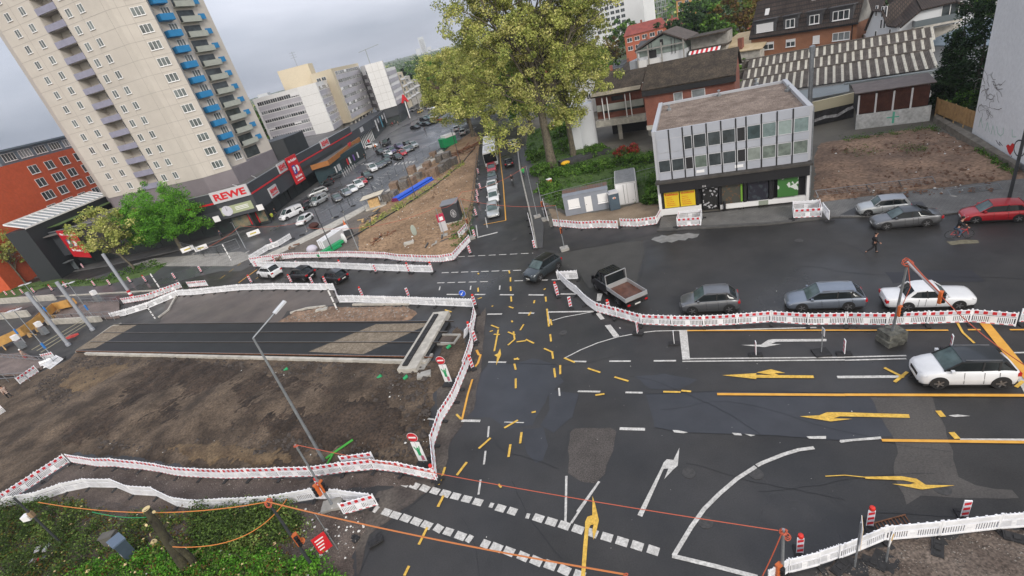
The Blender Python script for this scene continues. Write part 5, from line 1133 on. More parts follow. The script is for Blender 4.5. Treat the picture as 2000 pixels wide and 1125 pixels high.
def far_buildings():
 A = PZ(15.2,334); B = PZ(20.35,318); C = PZ(21.4,335); p = Plane(A, B)
 r = broot('white_hospital_block', B, p.rz, 'large white multi-storey block with window rows, top centre behind the plane tree', 'high-rise')
 b = MB().m(mat('bright_white',(.72,.73,.75),.8,var=.04,scale=.1)); b.prism([(v.x,v.y) for v in [PZ(15.2,334), B, C, C+Vector((-5,25,0)), A+Vector((-5,25,0))]], 0, 29); part('wall', b, r)
 for k in range(6):
  for j in range(6): put_win(r, p, 3.0+j*3.3, 5.5+k*2.9+2.6, 2.5, 1.7, 2, sill=False, frame=M_PFR)
 s0 = PZ(22.0,300); r = broot('scaffold_tower', s0, 0, 'grey scaffold tower beside the white block at the top', 'scaffold')
 b = MB().m(M_STEEL)
 for dx in (-2,0,2):
  for dy in (-1,1): b.bar((s0.x+dx,s0.y+dy,0), (s0.x+dx,s0.y+dy,30), .25, .25)
 for k in range(10):
  for dy in (-1,1): b.bar((s0.x-3,s0.y+dy,4+k*2.7), (s0.x+3,s0.y+dy,4+k*2.7), .3, .3)
 part('frame', b, r)
 def house(az0, az1, d, eave, ridge, wall_m, roof_m, label, name='house', wins=3, dep=10, cat='house', rows=1, d1=None):
  a, c_ = PZ(az0,d), PZ(az1,d1 or d); f = Plane(a, c_); r = broot(name, a, f.rz, label, cat)
  b = MB().m(wall_m); wallslab(b, f, 0, f.len, 0, eave, -dep, 0); part('wall', b, r)
  b = MB().m(roof_m); m0, m1 = f.P(1.5,ridge,-dep/2), f.P(f.len-1.5,ridge,-dep/2)
  e = [f.P(-.4,eave,.4), f.P(f.len+.4,eave,.4), f.P(f.len+.4,eave,-dep-.4), f.P(-.4,eave,-dep-.4)]
  b.add(e+[m0,m1], [(0,1,5,4),(1,2,5),(2,3,4,5),(3,0,4)]); part('roof', b, r)
  for rw in range(rows):
   for k in range(wins): put_win(r, f, .8+k*(f.len-1.6)/wins, eave-2.2-rw*2.8, min(1.8,(f.len-2)/wins-.5), 1.4, 2)
  b = MB().m(M_BRK); wallslab(b, f, f.len*.4, f.len*.4+.7, ridge-.6, ridge+.9, -dep/2-.3, -dep/2+.4); part('chimney', b, r); return r
 RT = mat('red_roof_tiles',(.22,.05,.04),.8,var=.2,scale=.6); PK = mat('salmon_render',(.38,.11,.06),.85,var=.1,scale=.3); OC = mat('ochre_render',(.42,.22,.08),.85); YE = mat('yellow_render',(.5,.4,.2),.85)
 house(18.2, 22.4, 205, 10.6, 13.6, PK, RT, 'salmon house with red tiled roof in front of the white block', wins=5, rows=2)
 house(19.2, 21.8, 175, 6.8, 9.6, M_RWHT, M_SLATE, 'grey roofed house just above the brown gable', wins=3)
 house(17.6, 19.0, 160, 4.0, 6.0, YE, M_RMOSS, 'small yellow house partly hidden by the plane tree', wins=2)
 house(23.4, 25.6, 290, 16, 19, OC, M_SLATE, 'ochre house with slate roof beside the scaffold tower', wins=3, rows=2)
 house(22.2, 23.8, 215, 9.5, 12, M_SLATE, RT, 'dark slate house with a red roof edge behind the gabled house', wins=2)
 house(15.2, 18.0, 118, 6.2, 9.2, M_BRKO, M_RMOSS, 'brick house with white window trim behind the plane tree', wins=3, rows=2)
 house(11.0, 14.6, 128, 8.2, 11.2, M_RWHT, M_SLATE, 'white house glimpsed between the plane tree branches', wins=4, rows=2)
 house(8.2, 10.4, 170, 7, 10, M_RWHT, RT, 'white house with red roof deep behind the plane trees', wins=3)
 house(29.5, 33.5, 235, 16, 20, PK, RT, 'pink house with red roof on the wooded slope', wins=4)
 house(-4.4, -3.0, 300, 5.6, 8.6, M_RWHT, M_SLATE, 'small white house behind the blue hoarding', wins=2)
 house(-3.2, -1.6, 312, 9, 13, mat('brownish_render',(.2,.12,.09),.85), RT, 'brown house half hidden by the bright green trees', wins=2)
 a, c_ = G(803,201), G(868,187); a2 = a; f = Plane(a, PZ(-.8, 262)); r = broot('white_hoarding', a, f.rz, 'long white hoarding with a blue base band closing off the car park', 'hoarding')
 b = MB().m(M_WHITE); wallslab(b, f, 0, f.len, 1.2, 4.6, -.2, 0); part('board', b, r); b = MB().m(M_BLUE); wallslab(b, f, 0, f.len, 0, 1.2, -.2, .02); part('base_band', b, r)
 q_ = PZ(-2.35, 2600); r = broot('distant_tower', q_, 0, 'pale slender tower block standing above the far woods', 'tower block')
 b = MB().m(mat('far_white',(.5,.52,.55),.8));
 def bxx(b, c, w_, d_, z0, z1): b.box(c.x-w_/2,c.x+w_/2,c.y-d_/2,c.y+d_/2,z0,z1)
 bxx(b, q_, 26, 26, 0, 98); part('tower_shaft', b, r); b = MB().m(mat('far_white2',(.5,.52,.56),.8)); bxx(b, q_+Vector((-28,6,0)), 22, 22, 0, 55); bxx(b, q_+Vector((25,6,0)), 20, 22, 0, 50); part('tower_wing', b, r)
 b = MB().m(M_SLATE);
 for k in range(14): bxx(b, q_+Vector((0,-13.2,0)), 20, .5, 20+k*5, 21.6+k*5)
 part('window_band', b, r)
 for az, d, w_, h_, lab in ((-1.1,2600,40,34,'low grey block on the far skyline beside the pale tower'),(-0.2,2400,26,30,'small white block on the far skyline'),(.6,2500,30,36,'flat white building on the far skyline near the plane tree'),(-19.0,900,16,29,'dark shed on a distant roof left of the beige block'),):
  q_ = PZ(az,d); r = broot('distant_building', q_, 0, lab, 'building'); b = MB().m(MATS['far_white2']); bxx(b, q_, w_, 14, 0, h_); part('wall', b, r)
 q_ = PZ(-8.1, 900); r = broot('tower_crane', q_, 0, 'thin tower crane on the skyline above the office blocks', 'crane')
 b = MB().m(M_STEEL); b.bar((q_.x,q_.y,0), (q_.x,q_.y,52), 1.2, 1.2); part('mast', b, r); b = MB().m(M_STEEL); b.bar((q_.x-12,q_.y,50), (q_.x+22,q_.y,54), .9, .9); part('jib', b, r)
far_buildings()
q_ = Vector((38.4,54.2,0)); q_ = G(1582,200,3.6)
r = broot('metal_flue', (q_.x,q_.y,0), 0, 'tall galvanised flue pipe rising behind the panel building', 'flue')
b = MB().m(M_STEEL).lathe([(.28,3.4),(.28,10.3)], (q_.x,q_.y), 12); part('pipe', b, r, True)
b = MB().m(M_STEEL).lathe([(.36,10.2),(.36,10.9),(.1,11.0)], (q_.x,q_.y), 12); part('cowl', b, r)
b = MB().m(M_CONC).lathe([(.4,0),(.4,3.4)], (q_.x,q_.y), 10); part('base', b, r)
# ---------------------------------------------------------------- vehicles
PAINT = {}
def paint(n, c, metal=.3, rough=.28):
 if n not in PAINT:
  m_ = mat('car_'+n, c, rough, metal, var=.06, scale=1.0); PAINT[n] = m_
  m_.node_tree.nodes['Principled BSDF'].inputs['Coat Weight'].default_value = .5
 return PAINT[n]
paint('white', (.66,.67,.69), 0); paint('silver', (.30,.31,.33), .6); paint('grey', (.15,.155,.165), .6); paint('dark', (.028,.032,.036), .4)
paint('black', (.008,.008,.01), .2); paint('red', (.42,.015,.025), .2); paint('slate', (.05,.062,.07), .5); paint('bluegrey', (.21,.24,.29), .6)
paint('yellow', (.5,.4,.12), .1); paint('violet', (.12,.10,.2), .3); paint('teal', (.10,.2,.21), .3); paint('mid', (.09,.095,.10), .5); paint('pearl', (.42,.44,.45), .4)
M_CGLASS = mat('car_glass', (.012,.016,.018), .08, var=.3, scale=.8, spec=.3); M_CGLASSF = mat('windscreen', (.07,.10,.10), .1, var=.4, scale=1.2, spec=.35)
M_TYRE = mat('tyre', (.015,.015,.016), .85); M_RIM = mat('rim', (.22,.22,.23), .35, .7); M_HEAD = mat('headlight', (.55,.57,.6), .15); M_TAIL = mat('taillight', (.4,.01,.015), .2)
M_PLATE = mat('number_plate', (.6,.6,.58), .5); M_TRIM = mat('black_trim', (.012,.012,.013), .6)
CT = {  # L, W, H, wheelbase, belt, hoodz, A base, A top, C top, C base (x from front), tail z, wheel r
 'hatch': dict(L=4.05,W=1.75,H=1.46,wb=2.52,belt=.92,hood=.86,nose=.66,xa=1.0,xb=1.75,xc=3.45,xd=3.95,tail=.9,r=.31,fo=.8),
 'mini':  dict(L=3.85,W=1.74,H=1.42,wb=2.5,belt=.92,hood=.88,nose=.72,xa=1.15,xb=1.65,xc=3.4,xd=3.72,tail=.9,r=.31,fo=.72),
 'suv':   dict(L=4.2,W=1.86,H=1.68,wb=2.6,belt=1.11,hood=1.04,nose=.84,xa=1.05,xb=1.8,xc=3.5,xd=4.02,tail=1.08,r=.36,fo=.86),
 'wagon': dict(L=4.78,W=1.83,H=1.48,wb=2.79,belt=.93,hood=.85,nose=.66,xa=1.25,xb=2.05,xc=4.1,xd=4.66,tail=.93,r=.33,fo=.93),
 'sedan': dict(L=4.7,W=1.83,H=1.43,wb=2.73,belt=.93,hood=.84,nose=.66,xa=1.25,xb=2.05,xc=3.2,xd=4.1,tail=.95,r=.33,fo=.9),
 'oldsedan': dict(L=4.8,W=1.76,H=1.42,wb=2.66,belt=.9,hood=.88,nose=.76,xa=1.45,xb=2.05,xc=3.25,xd=3.75,tail=.92,r=.31,fo=.95),
 'van':   dict(L=4.9,W=1.9,H=1.92,wb=3.1,belt=1.12,hood=1.08,nose=.85,xa=.75,xb=1.65,xc=4.75,xd=4.86,tail=1.12,r=.33,fo=.9),
 'smallvan': dict(L=4.3,W=1.82,H=1.8,wb=2.7,belt=1.05,hood=1.0,nose=.8,xa=.85,xb=1.6,xc=4.15,xd=4.26,tail=1.05,r=.32,fo=.85),
 'box4': dict(L=4.6,W=1.85,H=1.95,wb=2.8,belt=1.2,hood=1.12,nose=1.08,xa=1.45,xb=1.65,xc=4.4,xd=4.5,tail=1.2,r=.4,fo=.85),
}
CMESH = {}
def car_meshes(kind, col, roof=None):
 key = (kind, col, roof)
 if key in CMESH: return CMESH[key]
 t = CT[kind]; L_, W_c, H, wb = t['L'], t['W']/2, t['H'], t['wb']; X0 = L_/2   # x = X0 - s, s from front
 pm = PAINT[col]; out_ = {}
 st = [(0.0,.62,.34,.50,.52),(.06,.80,.24,t['nose']-.06,t['nose']-.03),(.22,.93,.2,t['nose']+.02,t['nose']+.05),(.6,.985,.19,t['hood']-.06,t['hood']-.0),
          (t['xa'],1.0,.19,t['belt']-.03,t['hood']+.05),(t['xb'],1.0,.19,t['belt'],t['belt']+.02),((t['xb']+t['xc'])/2,1.0,.19,t['belt']+.01,t['belt']+.02),
          (t['xc'],.99,.2,t['belt']+.03,t['belt']+.03),(max(t['xd'],t['xc']+.05),.965,.22,t['tail'],t['tail']+.02)]
 if t['xd'] < L_-.3: st.append((L_-.2,.94,.25,t['tail'],t['tail']+.02))
 st += [(L_-.05,.86,.3,t['tail']-.05,t['tail']-.03),(L_,.74,.36,t['tail']-.2,t['tail']-.18)]
 b = MB().m(pm); n = len(st); vs = []; fs = []
 for (s_, wf, zl, zs, zc) in st:
  w_ = W_c*wf; zm = (zl+zs)/2; half = [(.88*w_,zl),(.975*w_,zl+.1),(w_,zm-.04),(.985*w_,zm+.12 if zs-zm > .2 else (zm+zs)/2),(.965*w_,zs-.05),(.90*w_,zs),(.55*w_,(zs+zc)/2+.01),(0,zc+.015)]
  ring = [(X0-s_,-y,z) for y, z in half] + [(X0-s_,y,z) for y, z in reversed(half[:-1])]
  vs += ring
 m_ = 15
 for i in range(n-1):
  for k in range(m_-1): fs.append((i*m_+k,(i+1)*m_+k,(i+1)*m_+k+1,i*m_+k+1))
  fs.append((i*m_+m_-1,(i+1)*m_+m_-1,(i+1)*m_,i*m_))
 fs += [tuple(reversed(range(m_))), tuple(range((n-1)*m_, n*m_))]
 b.add(vs, fs)
 out_['body'] = b.mesh('body', 50)
 b = MB().m(M_TRIM); b.box(-X0+.25,X0-.2,-W_c*.93,W_c*.93,.15,.3)
 xs = [X0-t['fo'], X0-t['fo']-wb]; r_ = t['r']
 for x in xs:
  for sgn in (-1,1):
   vs = []; nn = 14
   for k in range(nn+1):
    a = math.pi*k/nn; vs.append((x+r_*1.16*math.cos(a), sgn*(W_c+.006), .02+r_+r_*1.16*math.sin(a)))
   vs += [(x-r_*1.16, sgn*(W_c+.006), .2), (x+r_*1.16, sgn*(W_c+.006), .2)]
   vs2 = [(v[0], sgn*(W_c-.25), v[2]) for v in vs]; N_ = len(vs)
   f_ = [tuple(range(N_))]+[(i,(i+1)%N_,N_+(i+1)%N_,N_+i) for i in range(N_)]
   b.add(vs+vs2, f_)
 b.box(X0-.06,X0-.005,-W_c*.45,W_c*.45,.42,t['nose']-.12)   # grille
 b.box(X0-.1,X0-.02,-W_c*.7,W_c*.7,.26,.38)
 if kind not in ('van','smallvan'): b.box(-X0-.005,-X0+.1,-W_c*.6,W_c*.6,.3,.42)
 tb_ = b
 xa, xb, xc, xd = X0-t['xa'], X0-t['xb'], X0-t['xc'], X0-t['xd']; zb = t['belt']-.02; zr = H-.02
 van = kind in ('van','smallvan')
 wbm, wtp = W_c*.90, W_c*(.86 if van else .76 if kind != 'box4' else .82)
 sec = [(xa, wbm*.93, zb-.0, wbm*.93, zb+.01),(xb, wbm, zb, wtp, zr-.03),((xb*.65+xc*.35), wbm, zb, wtp*1.02, zr+.0),((xb*.3+xc*.7), wbm, zb, wtp*1.01, zr-.0),(xc, wbm*.98, zb, wtp*.95, zr-.06),(xd, wbm*.92, zb, wtp*.9 if not van else wtp, (zb+.02) if not van else zr-.1)]
 g = MB().m(M_CGLASS); g.m(M_CGLASSF); g.m(M_CGLASS)
 vs = [];
 for (x, w0, z0, w1, z1) in sec: vs += [(x,-w0,z0),(x,-w1,z1),(x,0,z1+.035),(x,w1,z1),(x,w0,z0)]
 fs = []
 for i in range(len(sec)-1):
  for k in range(4): fs.append((i*5+k,(i+1)*5+k,(i+1)*5+k+1,i*5+k+1))
 b0 = len(fs); fs.append(tuple(range((len(sec)-1)*5, len(sec)*5)))
 g.cur = 0; start = len(g.f); g.add(vs, fs)
 for q_ in (start+1, start+2): g.mi[q_] = g.ms.index(M_CGLASSF)
 out_['windows'] = g.mesh('windows', 60)
 rm = PAINT[roof] if roof else pm
 b = MB().m(rm); vs = []; fs = []
 rsec = [s_ for s_ in sec[1:5]]; e = .018
 for i, (x, w0, z0, w1, z1) in enumerate(rsec):
  dx = .03 if i == 0 else (-.05 if i == len(rsec)-1 else 0)
  wl = w1+(w0-w1)*.10; zl = z1-(z1-z0)*.10
  vs += [(x+dx,-wl-e,zl),(x+dx,-w1-e,z1+e),(x+dx,-w1*.6,z1+.04+e),(x+dx,0,z1+.05+e),(x+dx,w1*.6,z1+.04+e),(x+dx,w1+e,z1+e),(x+dx,wl+e,zl)]
 for i in range(len(rsec)-1):
  for k in range(6): fs.append((i*7+k,(i+1)*7+k,(i+1)*7+k+1,i*7+k+1))
 b.add(vs, fs)
 b.m(pm)
 for sgn in (-1,1):
  s0, s1 = sec[0], sec[1]; b.m(M_TRIM if roof == 'dark' else pm)
  b.bar((s0[0]+.02,sgn*(s0[1]+.0),s0[2]), (s1[0]+.02,sgn*(s1[3]+.012),s1[4]+.01), .06, .05)
  s1, s2 = sec[4], sec[5]
  wd = .32 if kind in ('hatch','mini','sedan','oldsedan') else .16
  b.bar((s2[0]+.03,sgn*(s2[1]+.005),zb), (s1[0]-.0,sgn*(s1[3]+.015),s1[4]+.0), wd*.6, .05, (0,1,0)); b.m(pm)
  xm = (xb+xc)/2+.1; b.m(M_TRIM); b.bar((xm-.05,sgn*(wbm+.004),zb), (xm-.12,sgn*(wtp*1.02+.006),zr), .08, .03, (0,1,0))
  b.m(pm)
  if kind in ('wagon','suv'): xm2 = xc+.28; b.m(M_TRIM); b.bar((xm2-.05,sgn*(wbm+.002),zb), (xm2-.12,sgn*(wtp*.98+.008),zr-.04), .09, .03, (0,1,0)); b.m(pm)
  if van:
   b.add([(xb-.75,sgn*(wbm+.01),zb),(xd,sgn*(wbm*.95+.01),zb),(xd,sgn*(wtp+.012),zr-.08),(xb-.75,sgn*(wtp*1.02+.012),zr-.0)], [(0,1,2,3)])
 if van: b.add([(xd-.01,-wbm*.92,zb),(xd-.01,wbm*.92,zb),(xd-.01,wtp,zr-.1),(xd-.01,-wtp,zr-.1)], [(0,1,2,3)])
 out_['roof'] = b.mesh('roof', 60)
 b = tb_
 for sgn in (-1,1):
  for x in (xb+.0, (xb+xc)/2+.02, xc+.25): b.bar((x-.1,sgn*(W_c+.001),.35), (x-.06,sgn*(W_c*.975),t['belt']-.04), .018, .012, (0,1,0))
 out_['trim'] = tb_.mesh('trim')
 w_ = W_c
 for sgn in (-1,1): b = MB().m(M_HEAD); out_['headlight%d'%sgn] = b.add([(X0-.04,sgn*w_*.52,t['nose']-.12),(X0-.16,sgn*w_*.90,t['nose']-.10),(X0-.34,sgn*w_*.955,t['nose']+.01),(X0-.13,sgn*w_*.55,t['nose']+.02)], [(0,1,2,3)]).mesh('headlight')
 for sgn in (-1,1): y0, y1 = sorted((sgn*w_*.60, sgn*w_*.93)); out_['taillight%d'%sgn] = MB().m(M_TAIL).box(-X0-.015,-X0+.14,y0,y1,t['tail']-.3,t['tail']-.1).mesh('taillight')
 out_['number_plate1'] = MB().m(M_PLATE).box(X0-.0,X0+.02,-.26,.26,.38,.49).mesh('number_plate'); out_['number_plate-1'] = MB().m(M_PLATE).box(-X0-.03,-X0,-.26,.26,.5,.61).mesh('number_plate')
 for sgn in (-1,1): y0, y1 = sorted((sgn*(wbm+.04), sgn*(wbm+.22))); out_['mirror%d'%sgn] = MB().m(pm).box(xa-.35,xa-.2,y0,y1,zb+.02,zb+.17).mesh('mirror')
 if kind in ('wagon','suv'):
  for sgn in (-1,1): out_['roof_rail%d'%sgn] = MB().m(M_RIM).bar((xb-.1,sgn*(wtp*.93),H+.03), (xc+.1,sgn*(wtp*.92),H-.0), .04, .03).mesh('roof_rail')
 wm = MB().m(M_TYRE); k = 18
 def ring(r0, y): return [(r0*math.cos(2*math.pi*i/k), y, r0*math.sin(2*math.pi*i/k)) for i in range(k)]
 v = ring(r_,-.09)+ring(r_,.09)+ring(r_*.66,.1)+ring(r_*.66,-.1); f_ = []
 for a_, b_ in ((0,1),(1,2),(3,0)):
  for i in range(k): j = (i+1)%k; f_.append((a_*k+i,a_*k+j,b_*k+j,b_*k+i))
 wm.add(v, f_)
 rm_ = MB().m(M_RIM)
 for y in (-.07,.07):
  rm_.m(M_TRIM); rm_.add(ring(r_*.66, y*.8), [tuple(range(k))]); rm_.m(M_RIM)
  for i in range(5):
   a = 2*math.pi*i/5; rm_.bar((0,y*1.2,0), (r_*.64*math.cos(a),y*1.25,r_*.64*math.sin(a)), .07, .03, (0,1,0))
 out_['wheel'] = (wm.mesh('wheel', 40), rm_.mesh('rim'))
 CMESH[key] = out_; return out_
def car(kind, col, x, y, heading, label, group=None, cat='car', roof=None, detail=True):
 t = CT[kind]; ms = car_meshes(kind, col, roof)
 nm = {'van':'delivery_van','smallvan':'delivery_van'}.get(kind, 'parked_car' if group and 'park' in group else 'car')
 r = empty(nm, (x,y,0.02), heading, label, 'van' if 'van' in kind else cat, group)
 X0 = t['L']/2
 for k in ms:
  if k == 'wheel' or (not detail and k[:4] in ('tail','numb','mirr','roof_')): continue
  link(k.rstrip('-1') if k[-1] == '1' else k, ms[k], r)
 for i, wx in enumerate((X0-t['fo'], X0-t['fo']-t['wb'])):
  for sgn in (-1,1):
   o = link('wheel', ms['wheel'][0], r, (wx, sgn*(t['W']/2-.085), t['r']))
   if detail: link('rim', ms['wheel'][1], o)
 return r
def car_w(kind, col, f, rr, label, **k):
 """placed from the ground contacts of its two wheels on the side facing the camera"""
 A, B = G(*f), G(*rr); t = CT[kind]; d = (A-B).xy.normalized(); mid = (A+B)/2
 n_ = Vector((-d.y, d.x));
 if n_.dot(mid.xy) < 0: n_ = -n_
 c = mid.xy + n_*(t['W']/2-.1) - d*((t['L']/2-t['fo'])-t['wb']/2)
 return car(kind, col, c.x, c.y, math.atan2(d.y,d.x), label, **k)
def car_f(kind, col, f, hd, label, **k):
 """placed from the ground point under the middle of its front bumper and its heading"""
 A = G(*f); t = CT[kind]; d = Vector((math.cos(R(hd)), math.sin(R(hd)))); c = A.xy - d*t['L']/2
 return car(kind, col, c.x, c.y, R(hd), label, **k)
def car_c(kind, col, c, hd, label, **k):
 A = G(*c); return car(kind, col, A.x, A.y, R(hd), label, **k)
car_w('suv','white',(1830,758),(1952,758),'large white crossover with black roof driving over the yellow line markings', roof='dark')
car_w('hatch','red',(1908,437),(1983,434),'bright red hatchback at the kerb on the far right')
car_w('mini','pearl',(1694,423),(1762,418),'small light grey two-door hatchback behind the grey coupe', roof='silver')
car_w('sedan','grey',(1731,449),(1808,443),'metallic grey four-door coupe in front of the small hatchback', roof='dark')
car_w('wagon','bluegrey',(1564,609),(1658,606),'silver blue estate car waiting behind the barrier, second from right')
car_w('suv','grey',(1349,615),(1429,611),'dark silver crossover waiting behind the flatbed truck')
car_w('oldsedan','white',(1870,604),(1772,607),'boxy white old saloon behind the barrier near the signal mast')
car_w('suv','slate',(1050,552),(1096,522),'dark grey sports crossover crossing the junction', roof='black')
car_w('suv','white',(506,543),(535,546),'white crossover first of three cars between the white barriers', roof='white')
car_w('suv','black',(569,550),(598,550.5),'black crossover in the middle of three cars between the barriers')
car_w('hatch','black',(631,552),(663,556),'black hatchback last of three cars between the barriers')
qs = 'cars queuing towards the junction'
car_f('wagon','pearl',(965,428),-95,'silver estate first in the queue at the stop line', group=qs)
car_f('hatch','white',(966,399),-95,'white hatchback second in the queue at the stop line', group=qs)
car_f('sedan','white',(963,378),-95,'white car third in the queue at the stop line', group=qs)
car_f('sedan','mid',(963,358),-95,'dark grey car fourth in the queue at the stop line', group=qs)
car_f('hatch','red',(962,340),-95,'red car directly in front of the bus', group=qs)
car_c('hatch','black',(995,322),85,'black car driving away in the street lane opposite the bus')
pk = 'cars parked in front of the supermarket'
def lot(kind, col, c, hd, label, **k): return car_c(kind, col, c, hd, label, group=pk, **k)
car_w('van','white',(558,432),(592,416),'white delivery van near the supermarket entrance', group=pk)
car_w('hatch','white',(595,440),(613,427),'white hatchback beside the pavement strip next to the van', group=pk)
lot('hatch','dark',(604,409-4),60,'dark car half hidden behind the white delivery van')
lot('smallvan','pearl',(625,398),-120,'small silver people carrier next to the dark car by the van', detail=True)
car_w('wagon','pearl',(610,386),(635,377),'silver estate in the lane beside the shop pavement', group=pk)
car_w('hatch','black',(632,369),(649,362),'black hatchback in the lane by the dark glazed entrance', group=pk)
lot('hatch','mid',(656,350),60,'dark grey car farthest along the lane by the dark glazed entrance')
h0 = -65
import itertools
rowA = [('hatch','grey',(660,392),'grey hatchback nearest the junction in the bay row'),('sedan','silver',(677,381),'silver car second from the junction in the bay row'),('hatch','white',(690,374),'white hatchback third in the bay row'),('suv','white',(702,366),'larger white car fourth in the bay row beside a red one'),
 ('hatch','red',(709,359),'red car fifth in the bay row tucked behind the white one'),('suv','dark',(719,349),'black estate sixth in the bay row next to the white van'),('smallvan','white',(729,334),'white panel van parked in the middle of the bay row'),
 ('sedan','grey',(740,328),'grey saloon just past the white panel van'),('sedan','mid',(747,324),'darker grey saloon two bays past the white panel van'),('hatch','dark',(757,319),'dark hatchback three bays past the white panel van'),
 ('sedan','black',(778,311),'black saloon at the front of the far bay block'),('hatch','black',(757,312),'black car behind the black saloon of the far bay block'),('hatch','red',(787,303),'dark red car beside the black saloon'),('hatch','white',(759,304),'small white car left of the dark red one'),
 ('hatch','silver',(794,297),'silver car behind the dark red one'),('hatch','mid',(801,294),'grey car next to the silver one in the far bay block'),('smallvan','violet',(766,299),'violet grey van with dark side in the far bay block'),('suv','pearl',(809,288),'pale silver crossover at the far corner of the bay block'),
 ('hatch','dark',(797,285),'dark car partly behind the pale silver crossover'),('sedan','violet',(780,289),'dusky violet car at the rear of the far bay block'),('sedan','black',(744,300),'black car on the left edge of the far bay block')]
for kind, col, c, lb in rowA: lot(kind, col, c, h0, lb)
lot('suv','white',(727,289),0,'white crossover stopped by the supermarket canopy'); lot('box4','black',(756,284),-100,'boxy black off-road car standing alone in the lot')
far = [('sedan','black',(812,252),'black car at the near left end of the far cluster'),('sedan','mid',(822,246),'grey car second in the far cluster'),('hatch','black',(834,246),'black hatchback in the near row of the far cluster'),('sedan','black',(845,242),'second black car in the near row of the far cluster'),
 ('hatch','red',(857,237),'red car at the near right end of the far cluster'),('hatch','teal',(836,233),'teal tinted car in the middle of the far cluster'),('hatch','black',(829,236),'black car left of the teal tinted one'),('hatch','white',(848,231),'white car right of the teal tinted one'),('hatch','silver',(856,227),'silver car at the right edge of the far cluster'),
 ('hatch','white',(849,219),'white car in the third row of the far cluster'),('sedan','silver',(856,222),'silver saloon in the third row of the far cluster'),('hatch','red',(853,208),'dark red car at the back of the far cluster'),('hatch','white',(862,206),'white car at the very back of the far cluster'),('sedan','white',(843,214),'white saloon left of the third row'),]
for kind, col, c, lb in far: lot(kind, col, c, -50, lb, detail=False)
lot('suv','white',(808,217),35,'white crossover parked at the far shops'); lot('hatch','yellow',(822,220),70,'pale yellow car near the far shops'); lot('hatch','dark',(833,210),80,'dark car with dazzling headlights near the blue band', detail=True)
lot('hatch','white',(737,236),60,'white car under the pillars of the beige block')
for c, lb, cl in (((893,255),'white car parked beyond the plane tree','white'),((905,262),'second white car parked beyond the plane tree','white'),((1003,285),'pale car seen through the leaves on the far street','pearl'),((1085,246),'white car seen under the plane tree crown','white')):
 car_c('hatch', cl, c, 85, lb)
